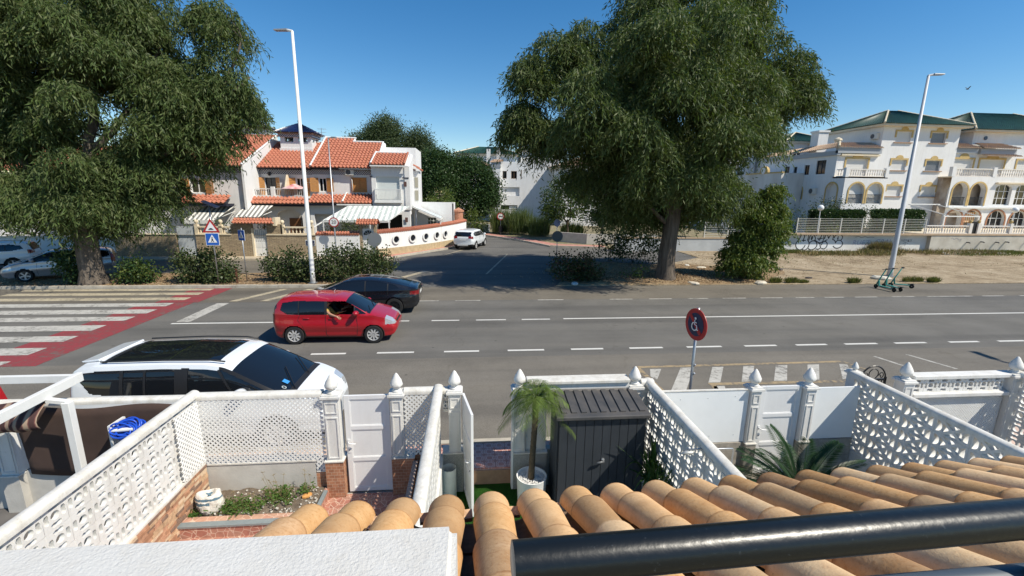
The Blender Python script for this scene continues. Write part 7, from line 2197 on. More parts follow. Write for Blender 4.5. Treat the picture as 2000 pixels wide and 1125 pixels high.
# black fastback, heading left
blackp=paint_mat('black_car_paint',(0.006,0.007,0.010),1.0,.25)
def cls_black(x,y,z,s,sg):
 if s=='glass':
  P=[(1.10,.985),(.55,1.27),(.0,1.345),(-.7,1.325),(-1.45,1.17),(-1.60,1.06),(-1.2,1.0),(0,.97)]
  if inpoly(x,z,P):
   if-.32<x<-.27 or-1.18<x<-1.14:return 'pillar'
   return 'side_window:%d%d'%(sg,0 if x<-1.16 else 1 if x<-.3 else 2)
 if s=='top':
  if .45<x<1.40 and abs(y)<.66:return 'windscreen'
  if-1.95<x<-.85 and abs(y)<.60:return 'rear_window'
  if-.78<x<.40 and abs(y)<.56:return 'glass_roof'
 if x<-2.02 and .80<z<.95 and abs(y)>.40:return 'tail_light:%d'%sg
 if x>2.0 and .62<z<.76 and abs(y)>.5:return 'headlight:%d'%sg
 if x<-2.12 and z<.48:return 'bumper_insert'
 if s=='side' and z<.26 and abs(x)<1.9:return 'sill'
 return 'body'
spec_blk=dict(L=4.70,W=1.85,top=[(-2.35,.90),(-2.32,1.03),(-2.2,1.10),(-2.05,1.12),(-1.6,1.24),(-1.0,1.385),(-.3,1.44),(.25,1.42),(.6,1.34),(1.4,.98),(1.85,.88),(2.2,.72),(2.32,.58),(2.35,.5)],bot=[(-2.35,.50),(-2.28,.32),(-2.0,.24),(2.0,.20),(2.28,.26),(2.35,.4)],belt=[(-2.35,1.02),(-1.5,1.0),(0,.95),(1.4,.90),(2.35,.6)],plan=(.55,.5),taper=(.16,.22),roofw=.72,wr=.335,wheels=(-1.40,1.47),tw=.22,spokes=10,rim=M_alloyd,classify=cls_black,mats=dict(body=blackp,pillar=M_trim,side_window=M_carglass,windscreen=M_carglass,rear_window=M_carglass,glass_roof=M_carglass,headlight=M_lamp,tail_light=M_tail,sill=M_trim,bumper_insert=M_trim))
bc,sy=car('fastback_car',(-4.47,18.35,0.0),PI,'glossy black fastback car just behind the red hatchback',spec_blk)
groove(bc,sy,[(-.30,.97),(-.32,.55),(-.30,.30)]);groove(bc,sy,[(.75,.95),(.80,.55),(.76,.30)]);groove(bc,sy,[(-1.16,1.0),(-1.15,.80),(-.95,.55),(-.90,.30)]);groove(bc,sy,[(-2.0,1.02),(-2.1,.80)],r=.004)
mirror(bc,sy,.82,.98,blackp);plate(bc,-2.345,.80,'',-1)
MB().tube([(-.2,.0,1.44),(-.3,0,1.47)],.012,n=6).build('roof_fin',blackp,bc,world=False)
# white people carrier parked by the gardens
whitep=paint_mat('white_car_paint',(0.74,0.77,0.79),1.0,.35)
def cls_van(x,y,z,s,sg):
 if s=='glass':
  P=[(1.18,1.165),(.42,1.56),(-.2,1.61),(-1.6,1.60),(-1.95,1.56),(-1.99,1.40),(-1.82,1.20),(-1.6,1.17),(0,1.15)]
  if inpoly(x,z,P):
   if-.40<x<-.16 or .34+(1.55-z)*.62<x<.39+(1.55-z)*.62 or-1.33<x<-1.27 or-.92<x<-.89:return 'pillar'
   k=0 if x<-1.3 else 1 if x<-.9 else 2 if x<-.3 else 3 if x<.36+(1.55-z)*.62 else 4
   return 'side_window:%d%d'%(sg,k)
 if s=='top':
  if .60<x<1.52 and abs(y)<.82:return 'windscreen'
  if-1.62<x<.30 and abs(y)<.60:
   if-.60<x<-.57:return 'roof_bar'
   return 'glass_roof:%d'%(x<-.585)
  if-1.72<x<-1.62 and abs(y)<.63:return 'roof_seal'
  if 1.52<=x<1.64 and abs(y)<.80:return 'cowl'
  if x<-2.16 and abs(y)<.60 and 1.1<z<1.62:return 'rear_window'
 if s=='glass' and .38<x<1.5 and z>1.13:return 'a_pillar:%d'%sg
 if s=='top' and .62<x<1.52:return 'a_pillar:%d'%sg
 if s=='glass' and x<-2.2 and 1.12<z<1.55 and abs(y)<.66:return 'rear_window'
 if x>1.98 and .68<z<.92 and abs(y)>.48:return 'headlight:%d'%sg
 if x<-2.18 and .75<z<1.5 and abs(y)>.62:return 'tail_light:%d'%sg
 if s=='side' and z<.30 and abs(x)<1.9:return 'sill'
 return 'body'
spec_van=dict(L=4.56,W=1.88,NS=230,top=[(-2.35,1.0),(-2.32,1.25),(-2.22,1.55),(-2.08,1.68),(-1.8,1.725),(-.6,1.75),(.15,1.725),(.45,1.67),(.62,1.59),(1.50,1.10),(1.72,1.04),(1.98,.95),(2.16,.83),(2.26,.68),(2.28,.56)],bot=[(-2.35,.55),(-2.28,.32),(-2.0,.24),(2.05,.22),(2.28,.28),(2.35,.42)],belt=[(-2.35,1.14),(-1,1.12),(.8,1.10),(1.6,1.04),(1.9,.95),(2.35,.72)],plan=(.66,.48),taper=(.09,.30),roofw=.80,wr=.335,wheels=(-1.40,1.33),tw=.21,spokes=7,classify=cls_van,mats=dict(body=whitep,pillar=M_trim,side_window=M_carglass,windscreen=M_carglass,rear_window=M_carglass,glass_roof=M_carglass,roof_bar=M_chrome,roof_seal=M_trim,cowl=M_trim,headlight=M_lamp,tail_light=M_tail,sill=M_trim))
vn,sy=car('people_carrier',(-5.02,8.92,0.004),0,'white people carrier with black glass roof parked beside the gardens',spec_van)
groove(vn,sy,[(.50,1.13),(.56,.60),(.52,.32)]);groove(vn,sy,[(-.30,1.0),(-.31,.60),(-.30,.32)]);handle(vn,sy,-.05,.93,whitep);handle(vn,sy,-.95,.95,whitep);mirror(vn,sy,.80,1.12,whitep,s_=1.1)
MB().tube([(1.60,-.55,1.085),(1.20,.05,1.285)],.010,n=5).build('wiper',M_trim,vn,world=False);MB().tube([(1.60,.2,1.085),(1.18,.72,1.285)],.010,n=5).build('wiper',M_trim,vn,world=False)
for s in(-1,1):MB().tube([(.44,s*.67,1.69),(.2,s*.685,1.73),(-.6,s*.695,1.748),(-1.7,s*.67,1.728)],.016,n=6).build('roof_rail',M_trim,vn,world=False,smooth=True)
mb=MB();mb.hexa([(-2.12,-.52,1.655),(-1.78,-.58,1.71),(-1.78,.58,1.71),(-2.12,.52,1.655),(-2.16,-.52,1.685),(-1.80,-.58,1.745),(-1.80,.58,1.745),(-2.16,.52,1.685)]);mb.build('spoiler',whitep,vn,world=False,bevel=.015)
mb=MB();mb.hexa([(1.34,-.50,1.192),(1.44,-.50,1.138),(1.44,-.38,1.138),(1.34,-.38,1.192),(1.34,-.50,1.197),(1.44,-.50,1.143),(1.44,-.38,1.143),(1.34,-.38,1.197)]);mb.build('window_sticker',mat('sticker_blue',(.05,.28,.65),.5),vn,world=False)
me=flat('window_sticker',[circ(0,0,.045,16),circ(0,0,.03,14)],.004,mat('sticker_grey',(.45,.5,.5),.5));me.transform(Matrix.Translation((1.43,-.64,1.135))@Matrix.Rotation(R(27),4,'Y'));link_mesh('window_sticker',me,vn,world=False)
# white SUV on the side road, seen from behind
def cls_suv(x,y,z,s,sg):
 if s=='glass':
  P=[(1.0,1.06),(.45,1.47),(-1.3,1.49),(-1.75,1.40),(-1.85,1.22),(-1.3,1.10)]
  if inpoly(x,z,P):
   if-.3<x<-.24 or-1.14<x<-1.09:return 'pillar'
   return 'side_window:%d%d'%(sg,0 if x<-1.1 else 1 if x<-.27 else 2)
 if s=='top' and .5<x<1.25 and abs(y)<.7:return 'windscreen'
 if x<-1.95 and 1.14<z<1.50 and abs(y)<.70:return 'rear_window'
 if x<-2.02 and .95<z<1.16 and abs(y)>.48:return 'tail_light:%d'%sg
 if z<.50 and(x<-1.9 or s=='side' and z<.42):return 'lower_trim'
 return 'body'
spec_suv=dict(L=4.50,W=1.86,NS=120,sm=4,top=[(-2.25,.98),(-2.22,1.10),(-2.05,1.50),(-1.85,1.62),(-1.2,1.67),(-.2,1.68),(.4,1.60),(1.2,1.12),(1.8,1.0),(2.15,.82),(2.25,.6)],bot=[(-2.25,.48),(-2.1,.32),(2.0,.26),(2.25,.45)],belt=[(-2.25,1.10),(0,1.06),(1.2,1.02),(2.25,.8)],plan=(.7,.5),taper=(.10,.25),roofw=.76,wr=.35,wheels=(-1.35,1.36),tw=.23,spokes=5,classify=cls_suv,mats=dict(body=whitep,pillar=M_trim,side_window=M_carglass,windscreen=M_carglass,rear_window=M_carglass,tail_light=M_tail,lower_trim=M_trim))
sv,sy=car('suv_car',(-0.05,39.6,0.0),R(72),'white SUV seen from behind on the side road',spec_suv)
groove(sv,sy,[(-.27,1.08),(-.3,.7),(-.3,.45)]);groove(sv,sy,[(.75,1.05),(.8,.7),(.78,.45)]);mirror(sv,sy,.85,1.08,whitep);plate(sv,-2.26,.86,'',-1)
MB().box(-2.28,-2.2,-.45,.45,.36,.46).build('bumper_plate',M_alloy,sv,world=False)
# parked cars under the left tree
silver=paint_mat('silver_car_paint',(0.34,0.37,0.41),1.0,.3,.5)
def cls_sil(x,y,z,s,sg):
 if s=='glass':
  P=[(1.30,.985),(.55,1.38),(-.3,1.45),(-1.5,1.43),(-1.95,1.33),(-2.0,1.1),(-1.5,1.01)]
  if inpoly(x,z,P):
   if-.25<x<-.17 or-1.2<x<-1.14 or .86<x<.9:return 'pillar'
   return 'side_window:%d%d'%(sg,0 if x<-1.17 else 1 if x<-.2 else 2)
 if s=='top' and .55<x<1.45 and abs(y)<.66:return 'windscreen'
 if x<-2.0 and 1.05<z<1.45 and abs(y)<.64:return 'rear_window'
 if x>1.75 and .62<z<.84 and abs(y)>.42:return 'headlight:%d'%sg
 if x<-2.02 and .75<z<1.2 and abs(y)>.58:return 'tail_light:%d'%sg
 return 'body'
spec_sil=dict(L=4.40,W=1.78,NS=120,top=[(-2.2,1.0),(-2.15,1.2),(-2.0,1.42),(-1.5,1.51),(-.4,1.54),(.4,1.47),(1.4,1.0),(1.75,.92),(2.05,.78),(2.18,.62),(2.2,.55)],bot=[(-2.2,.5),(-2.1,.3),(1.95,.22),(2.15,.3),(2.2,.42)],belt=[(-2.2,1.0),(0,.97),(1.4,.93),(2.2,.7)],plan=(.62,.48),taper=(.14,.28),roofw=.75,wr=.315,wheels=(-1.30,1.31),tw=.19,spokes=5,classify=cls_sil,mats=dict(body=silver,pillar=M_trim,side_window=M_carglass,windscreen=M_carglass,rear_window=M_carglass,headlight=M_lamp,tail_light=M_tail))
sc_,sy=car('estate_car',(-21.8,25.6,0.07),R(212),'silver estate car parked behind the thick left trunk',spec_sil)
groove(sc_,sy,[(-.21,1.0),(-.22,.6),(-.2,.32)]);groove(sc_,sy,[(.80,.98),(.85,.6),(.82,.32)]);mirror(sc_,sy,.95,1.0,silver);handle(sc_,sy,-.02,.88,silver)
spec_w2=dict(spec_suv);spec_w2['mats']=dict(spec_suv['mats'])
w2,sy=car('crossover_car',(-28.2,28.3,0.0),R(208),'white crossover car parked at the left picture edge',spec_w2)
mirror(w2,sy,.85,1.08,whitep)
t=thing('moped',(-9.2,9.0,0.0),'red and black moped parked at the left edge behind the pergola','moped')
for x in(-9.75,-8.65):MB().lathe([(.15,-.05),(.24,-.05),(.26,0),(.24,.05),(.15,.05)],(x,9.0,.26),n=20,axis='y').build('wheel',M_tyre,t)
mb=MB();mb.hexa([(-9.9,8.88,.45),(-9.2,8.88,.40),(-9.2,9.12,.40),(-9.9,9.12,.45),(-9.95,8.9,.78),(-9.25,8.9,.72),(-9.25,9.1,.72),(-9.95,9.1,.78)]);mb.build('body',paint_mat('moped_red',(.35,.01,.015)),t,bevel=.05)
MB().box(-9.95,-9.2,8.87,9.13,.78,.86).build('seat',M_trim,t,bevel=.04);MB().box(-9.2,-8.7,8.88,9.12,.22,.30).build('footboard',M_trim,t)
mb=MB();mb.hexa([(-8.8,8.85,.3),(-8.7,8.85,.3),(-8.7,9.15,.3),(-8.8,9.15,.3),(-8.95,8.88,.95),(-8.85,8.88,.95),(-8.85,9.12,.95),(-8.95,9.12,.95)]);mb.build('leg_shield',paint_mat('moped_red',(.35,.01,.015)),t,bevel=.02)
MB().tube([(-8.98,8.68,1.05),(-8.9,9.0,1.02),(-8.98,9.32,1.05)],.018,n=8).build('handlebar',M_trim,t)
t.location.x-=0.5
# vegetation
NR=np.random.default_rng(7)
def quads_mesh(name,V,m):
 """V: (n,4,3) array of leaf quads"""
 n=len(V)
 me=bpy.data.meshes.new(name)
 me.vertices.add(n*4);me.vertices.foreach_set('co',V.reshape(-1).astype(np.float32))
 me.loops.add(n*4);me.loops.foreach_set('vertex_index',np.arange(n*4,dtype=np.int32))
 me.polygons.add(n);me.polygons.foreach_set('loop_start',np.arange(0,n*4,4,dtype=np.int32))
 ms=m if isinstance(m,(list,tuple))else[m]
 for x in ms:me.materials.append(x)
 if len(ms)>1:me.polygons.foreach_set('material_index',NR.integers(0,len(ms),n).astype(np.int32))
 me.update(calc_edges=True)
 return me
def leaf_quads(P,D,ln,wd):
 """diamond leaves at P pointing along D"""
 n=len(P)
 D=D/np.linalg.norm(D,axis=1,keepdims=True)
 S=np.cross(D,NR.normal(size=(n,3)));S/=np.linalg.norm(S,axis=1,keepdims=True)+1e-9
 l=(ln*NR.uniform(.6,1.3,n))[:,None];w=(wd*NR.uniform(.7,1.2,n))[:,None]
 return np.stack([P,P+D*l*.45+S*w,P+D*l,P+D*l*.45-S*w],1)
def sphere(n):
 v=NR.normal(size=(n,3));return v/np.linalg.norm(v,axis=1,keepdims=True)
def crown_pts(lobes,dens,csize,shell=.5):
 """cluster centres near the surface of each lobe"""
 out=[]
 for lb in lobes:
  c,r=np.array(lb[:3]),np.array(lb[3:6])
  k=max(4,int(dens*(r[0]*r[1]+r[1]*r[2]+r[0]*r[2])/3))
  d=sphere(k);rad=NR.uniform(shell,1.0,k)**.7
  out.append(c+d*r*rad[:,None])
 return np.concatenate(out)
def hanging_crown(lobes,dens,csize,strands,per,ln,wd,step=.14,shell=.45):
 """boughs near each lobe's surface; leaf strands hang from each bough"""
 C=crown_pts(lobes,dens,csize,shell)
 sc=csize*NR.uniform(.65,1.25,len(C))
 k0=np.repeat(np.arange(len(C)),(strands*(sc/csize)**2).astype(int))
 d=sphere(len(k0));d[:,2]=np.abs(d[:,2])*1.0-.25
 A=C[k0]+d*(sc[k0]*NR.uniform(.35,1.0,len(k0))**.5)[:,None]*np.array([1.15,1.15,.8])
 out=d*.05+NR.normal(size=A.shape)*.02
 drift=out;drift[:,2]=-step*NR.uniform(.5,1.15,len(A))
 n_=NR.integers(max(2,per//2),per+1,len(A))
 i=np.repeat(np.arange(len(A)),n_);k=np.concatenate([np.arange(x)for x in n_])
 P=A[i]+drift[i]*k[:,None]+NR.normal(size=(len(i),3))*.035
 D=NR.normal(size=P.shape)*.5+np.repeat(d,n_,0)*.4;D[:,2]-=.9
 return leaf_quads(P,D,ln,wd),C
def bushy_crown(lobes,dens,csize,per,ln,wd,shell=.5,down=.1):
 C=crown_pts(lobes,dens,csize,shell)
 P=np.repeat(C,per,0)+NR.normal(size=(len(C)*per,3))*csize
 D=NR.normal(size=P.shape);D[:,2]-=down
 D+=(P-np.repeat(C,per,0))/csize*.5
 return leaf_quads(P,D,ln,wd),C
def bark(name,a,b):
 m=mat(name,a,.95,spec=.15)
 st=N(m,'ShaderNodeVectorMath',operation='MULTIPLY');L(m,N(m,'ShaderNodeNewGeometry').outputs['Position'],st.inputs[0]);st.inputs[1].default_value=(7,7,.9)
 n=noise(m,1.0,st.outputs[0],6,.7)
 L(m,ramp(m,n,[(.3,a),(.7,b)]),bsdf(m).inputs['Base Color']);bumpn(m,n,1.0,.08)
 return m
M_bark=bark('eucalyptus_bark',(0.065,0.052,0.042),(0.19,0.16,0.13));M_bark2=bark('dark_bark',(0.04,0.03,0.022),(0.12,0.095,0.07))
M_euc=[leafmat('eucalyptus_leaf_a',(0.066,0.108,0.030),(0.115,0.16,0.050),.3,.55),leafmat('eucalyptus_leaf_b',(0.042,0.070,0.024),(0.082,0.112,0.038),.3,.5),leafmat('eucalyptus_leaf_c',(0.092,0.122,0.046),(0.145,0.168,0.066),.28,.5)]
M_fic=[leafmat('ficus_leaf_a',(0.022,0.050,0.018),(0.045,0.085,0.028),.18,.4),leafmat('ficus_leaf_b',(0.035,0.070,0.022),(0.065,0.105,0.035),.2,.4)]
M_shr=[leafmat('shrub_leaf_a',(0.030,0.052,0.018),(0.06,0.085,0.03),.2,.42),leafmat('shrub_leaf_b',(0.06,0.075,0.03),(0.10,0.12,0.045),.2,.42)]
M_lime=[leafmat('lime_leaf_a',(0.06,0.105,0.025),(0.11,0.16,0.04),.35,.42),leafmat('lime_leaf_b',(0.10,0.14,0.035),(0.17,0.19,0.055),.35,.42)]
M_pin=[leafmat('pine_leaf',(0.045,0.075,0.030),(0.09,0.115,0.05),.2,.5)]
def limb(mb,pts,r0,r1,wig=.12,n=9,k=4):
 P=[Vector(p)for p in pts];out=[]
 for a,b in zip(P[:-1],P[1:]):
  for i in range(k):out.append(a.lerp(b,i/k)+Vector(NR.normal(size=3)*wig*(b-a).length*.12*(i>0)))
 out.append(P[-1]);m_=len(out)
 mb.tube(out,[r0+(r1-r0)*(i/(m_-1))**.8 for i in range(m_)],n=n)
 return out
def tree(name,loc,label,trunk,limbs,crown,mats,cat='tree',bark_m=None,group=None,tn=16,flare=1.35,twigs=0,centres=None):
 t=thing(name,loc,label,cat,group)
 mb=MB()
 tp,r0,r1=trunk
 P=[Vector(p)for p in tp];out=[]
 for i,(a,b)in enumerate(zip(P[:-1],P[1:])):
  for k in range(6):out.append(a.lerp(b,k/6))
 out.append(P[-1]);n=len(out)
 base=len(mb.v)
 for i,p in enumerate(out):
  f=i/(n-1);r=r0+(r1-r0)*f;r*=1+(flare-1)*max(0,1-f*5)**2
  for k in range(tn):
   a=2*PI*k/tn;rr=r*(1+.09*math.sin(3*a+f*3)+.06*math.sin(7*a+f*5))
   mb.v.append((p.x+rr*math.cos(a),p.y+rr*math.sin(a),p.z))
 for i in range(n-1):
  for k in range(tn):mb.f.append([base+i*tn+k,base+i*tn+(k+1)%tn,base+(i+1)*tn+(k+1)%tn,base+(i+1)*tn+k]);mb.mi.append(0)
 tr=mb.build('trunk',bark_m or M_bark,t,smooth=True)
 lm_=MB();ends=[]
 for pts,a,b in limbs:ends+=limb(lm_,pts,a,b)
 if centres is not None and ends:
  E_=np.array([tuple(e)for e in ends]);sel=NR.permutation(len(centres))[:twigs]
  for c in centres[sel]:
   j=int(np.argmin(((E_-c)**2).sum(1)))
   if np.linalg.norm(E_[j]-c)<4.5:limb(lm_,[E_[j],(E_[j]+c)/2+np.array([0,0,.3]),c],.035,.008,.3,5,2)
 if limbs:lm_.build('limbs',bark_m or M_bark,tr,smooth=True)
 link_mesh('crown',quads_mesh('crown',crown,mats),t)
 return t
lobR=[(11.3,25.6,9.6,5.2,4.4,4.4),(11.8,25.8,14.0,4.8,4.0,3.4),(7.4,25.4,12.4,2.6,2.8,2.4),(4.3,25.2,9.3,2.3,2.4,2.7),(3.2,25.2,11.4,1.0,1.3,1.3),(4.9,25.2,11.8,1.0,1.3,1.3),(3.3,25.0,8.3,1.3,1.8,1.2),(17.6,26.2,10.4,2.9,2.4,2.3),(18.8,26.2,12.0,1.5,1.5,1.0),(15.5,26,12.6,1.8,2,1.6),(7.4,24.8,6.8,2.6,2.4,2.0),(13.2,25.2,5.6,2.3,2.4,2.4),(10.6,26.6,4.9,3.8,2.4,2.0),(15.2,25.6,8.0,1.6,1.8,1.8),(9.0,24.2,4.4,1.6,1.4,1.2),(9.2,20.8,8.6,3.6,2.6,2.8),(9.6,21.2,12,3.2,2.6,2.2),(5.4,21.4,9.0,1.9,2.0,1.8),(13.3,21.4,8.8,1.9,2.0,1.8),(10.0,21.6,5.8,2.6,1.8,1.2)]
cr_,cc=hanging_crown([(*l[:3],l[3]*.88,l[4]*.9,l[5]*.88)for l in lobR],3.4,.80,125,14,.28,.028,.12,.4)
limR=[([(11.1,24.3,4.2),(9.6,24.8,6.5),(6.5,25.2,8.8),(4.2,25.2,10.0)],.26,.05),([(11.15,24.3,4.8),(11.3,25,8),(11.0,25.6,12),(11.2,25.8,15.5)],.30,.06),([(11.1,24.3,4.0),(13.2,25,6.8),(16,26,9.6),(19,26.2,11)],.24,.05),([(11.2,24.6,6.5),(9,25.6,10),(8,25.6,13)],.18,.04),([(11.2,24.8,7.5),(13.5,25.8,11),(15,26,13.4)],.18,.04),([(10.9,24.2,3.2),(9.2,24.4,4.6),(7,24.8,6)],.14,.03),([(11.2,24.3,3.6),(12.8,24.9,5),(14.5,25.2,6.4)],.14,.03)]
tree('eucalyptus_tree',(11.1,24.25,.03),'huge weeping eucalyptus with a ridged trunk right of the side road',([(11.1,24.25,0),(11.05,24.25,1.5),(11.15,24.25,3.4),(11.2,24.35,5.2)],.48,.36),limR,cr_,M_euc,twigs=160,centres=cc)
lobL=[(-18.2,25.4,8.6,5.4,4.4,4.8),(-18.6,25.6,13.2,4.8,4.2,3.8),(-14.6,25.2,9.2,1.5,2.2,2.2),(-12.8,25.6,10.0,1.1,1.4,1.8),(-12.8,25.6,12.8,1.3,1.5,1.4),(-12.1,25.6,9.2,.6,.9,.8),(-13.3,25.4,7.8,.9,1.2,.8),(-16.8,24.6,5.4,2.5,2.2,2.0),(-24.5,25.6,8.6,3.6,3.6,3.0),(-25,25.8,12.5,4,3.6,3),(-22.6,25.0,5.4,2.2,2.0,1.4),(-18.6,24.6,4.0,2.0,1.8,1.2),(-18.6,22.7,3.9,2.0,1.0,.9),(-21.0,23.2,4.6,1.6,1.2,1.0)]
cr_,cc=hanging_crown([(*l[:3],l[3]*.9,l[4]*.9,l[5]*.92)for l in lobL],4.2,.80,125,14,.28,.028,.12,.4)
limL=[([(-18.8,23.6,3.0),(-21.5,24.6,5.6),(-24,25.4,8.6),(-25.5,25.6,12)],.34,.06),([(-18.7,23.6,4.0),(-18.2,24.6,8),(-18.4,25.4,13)],.34,.07),([(-18.6,23.6,3.4),(-15.8,24.6,6.2),(-13,25.4,8.6),(-11.4,25.6,12.2)],.26,.04),([(-18.7,24,6),(-16.2,25,9),(-15,25.4,12)],.2,.05),([(-12.8,25.4,9),(-11.2,25.6,10.4)],.09,.03)]
tree('eucalyptus_tree',(-18.8,23.6,.07),'enormous dark eucalyptus with a very thick trunk on the left',([(-18.85,23.6,0),(-18.85,23.6,1.5),(-18.75,23.6,3.2),(-18.7,23.7,4.6)],.50,.38),limL,cr_,M_euc,twigs=160,centres=cc)
cr_,cc=hanging_crown([(15.9,24.3,1.7,1.45,1.2,1.5),(16.5,24.4,3.3,1.35,1.2,1.5),(16.9,24.4,4.6,.9,.9,.8),(17.1,24.4,2.4,.7,.7,.8)],42,.34,44,8,.17,.036,.07,.3)
tree('young_tree',(16.1,24.4,.03),'bushy young tree with bright hanging leaves on the dirt lot',([(16.0,24.4,0),(16.1,24.4,1.2),(16.3,24.4,2.6)],.09,.06),[([(16.2,24.4,2),(16.6,24.4,3.6),(16.9,24.4,4.8)],.06,.02),([(16.1,24.4,1.2),(15.4,24.3,2)],.04,.015)],cr_,M_lime,tn=8)
def round_tree(name,x,y,lobes,label,mats,dens,cs,per,ln,wd,h,r=.18,bm=None,shell=.72):
 c,cc=bushy_crown(lobes,dens,cs,per,ln,wd,shell)
 lb=lobes[0]
 return tree(name,(x,y,.05),label,([(x,y,0),(x+.05,y,h*.5),(x,y,h)],r,r*.7),[([(x,y,h*.8),(x+.3,y,h*1.1),(lb[0]+.5,lb[1],lb[2])],r*.6,.04),([(x,y,h*.8),(x-.4,y,h*1.1),(lb[0]-.7,lb[1],lb[2])],r*.6,.04)],c,mats,bark_m=bm or M_bark2,tn=10)
round_tree('ficus_tree',-4.2,55,[(-4.3,55,5.4,2.6,2.6,3.6),(-4.0,55,8.2,1.4,1.5,1.4)],'dense dark round tree right of the red roofed houses',M_fic,22,.40,85,.26,.075,2.4)
round_tree('ficus_tree',0.2,57,[(0.0,57,5.2,2.8,2.6,3.6),(-1.6,57,6.8,1.8,1.8,2.2),(1.9,57,4.6,1.6,1.8,2.4)],'dense dark tree nearest the shaded apartment block',M_fic,22,.40,85,.26,.075,2.4)
round_tree('ficus_tree',-8.5,58,[(-8.5,58,4.6,2.4,2.4,3.2)],'dark leafy tree behind the low white annexe',M_fic,14,.38,55,.26,.075,2.2)
round_tree('orange_tree',-3.2,49,[(-3.2,49,3.2,1.7,1.5,1.7)],'lighter green small tree in front of the dark round tree',M_lime,16,.3,45,.2,.06,1.6,.1)
round_tree('pine_tree',-12.4,66,[(-12.4,66,9.6,3.6,3.0,3.4),(-11.8,66,12.6,2.2,2.0,1.9),(-15.2,66,9.8,2.0,2.0,2.2)],'tall grey green tree rising behind the red roofs',M_pin,22,.5,105,.34,.05,6,.3,shell=.6)
round_tree('pine_tree',-7.4,68,[(-7.4,68,8.6,2.8,2.6,3.2),(-7.6,68,11.8,1.7,1.6,1.8),(-5.0,68,7.4,1.8,2,2.4)],'second tall grey green tree, right of the first',M_pin,22,.5,105,.34,.05,5,.3,shell=.6)
round_tree('orange_tree',9.6,44.5,[(9.3,44.5,4.2,2.2,2.0,2.2),(10.8,44.6,5.6,1.6,1.6,1.5),(8.2,44.4,3.2,1.2,1.3,1.2)],'round sunlit leafy tree left of the large trunk',M_lime+M_fic,18,.3,45,.22,.07,2.2,.13,shell=.6)
round_tree('ficus_tree',13.6,46,[(13.6,46,4.4,3.0,2.4,3.0)],'dark tree filling the gap behind the large trunk',M_fic,12,.4,50,.26,.08,2.0)
round_tree('ficus_tree',20.5,46,[(20.5,46,4.2,3.0,2.2,3.2),(24.5,47,3.6,2.4,2.2,2.6)],'dark tree behind the grey blue boundary wall',M_fic,12,.4,50,.26,.08,2.0)
round_tree('orange_tree',-31,34.6,[(-30.5,34.6,3.0,2.2,1.4,1.9),(-33.5,34.8,3.2,2.0,1.4,2.0)],'yellow green hedge tree behind the parked cars on the left',M_lime,14,.34,60,.2,.06,1.6,.1)
for i,(x,y,h)in enumerate(((-62,85,6),(-48,92,7),(22,110,8),(30,104,7),(-24,100,7))):
 round_tree('ficus_tree',x,y,[(x,y,h*.6,h*.75,3,h*.5),(x+5,y+2,h*.5,h*.6,3,h*.42)],['distant dark tree far behind the left houses','distant tree behind the left red roof','distant tree behind the graffiti wall gap','distant tree left of the apartment blocks','distant tree behind the terrace'][i],M_fic,7,.7,40,.5,.16,2.0)
def shrub(x,y,lobes,label,mats=M_shr,dens=60,cs=.2,per=52,ln=.13,wd=.05,name='shrub',group='shrubs along the street'):
 c,cc=bushy_crown(lobes,dens,cs,per,ln,wd,.6)
 c[:,:,2]=np.maximum(c[:,:,2],.06)
 t=thing(name,(x,y,.05),label,'shrub',group)
 mb=MB()
 for k in range(6):
  lb=lobes[k%len(lobes)];e=(lb[0]+NR.normal()*lb[3]*.4,lb[1]+NR.normal()*.2,lb[2]+lb[5]*.3)
  limb(mb,[(lb[0]+NR.normal()*.12,lb[1],.03),((lb[0]*2+e[0])/3,lb[1],e[2]*.5),e],.03,.01,.2,5,2)
 mb.build('stems',M_bark2,t,smooth=True)['kind']='stuff'
 link_mesh('crown',quads_mesh('crown',c,mats),t)
 return t
shrub(-13.8,24.1,[(-14.3,24.1,.85,.85,.7,.85),(-13.3,24.0,.9,.85,.7,.85),(-12.8,23.9,.5,.6,.6,.5)],'rounded shrub behind the blue pedestrian sign')
shrub(-9.7,24.2,[(-10.2,24.2,.7,.75,.6,.72),(-9.2,24.1,.85,.8,.6,.8),(-8.6,24.1,.6,.5,.5,.6)],'shrub just left of the tall white lamp post')
shrub(-6.4,24.4,[(-7.5,24.2,.9,.75,.6,.85),(-6.6,24.4,.95,.85,.7,.9),(-5.7,24.6,.9,.8,.7,.85),(-5.0,24.9,.8,.55,.6,.8)],'long hedge like shrub right of the tall white lamp post')
shrub(5.9,24.1,[(5.2,24.1,.75,.65,.6,.72),(6.0,24.1,.75,.75,.6,.7),(6.7,24.1,.55,.6,.5,.5)],'brownish shrub on the corner left of the large trunk',[mat('dead_leaf',(.10,.055,.03),.9,var=.3)]+M_shr)
shrub(9.2,24.4,[(9.0,24.4,.3,.5,.4,.3),(9.7,24.3,.4,.35,.4,.4)],'low sprouts at the foot of the large trunk',M_lime,20,.15,20)
shrub(-17.2,24.0,[(-17.2,24.0,.6,.7,.5,.65),(-16.6,23.8,.7,.5,.5,.6)],'dark undergrowth right of the thick left trunk',M_fic+M_lime)
shrub(-20.1,23.6,[(-19.85,23.6,.6,.45,.4,.65),(-19.7,23.6,1.3,.4,.4,.6)],'dark undergrowth left of the thick left trunk',M_fic)
shrub(11.0,30.6,[(10.0,31.2,1.2,1.0,.9,1.2),(11.3,30.6,1.3,1.2,1.0,1.3),(12.3,30.2,.9,.8,.8,.9)],'large dark bush in the shade behind the large trunk',M_fic,20,.25,40,.18,.06)
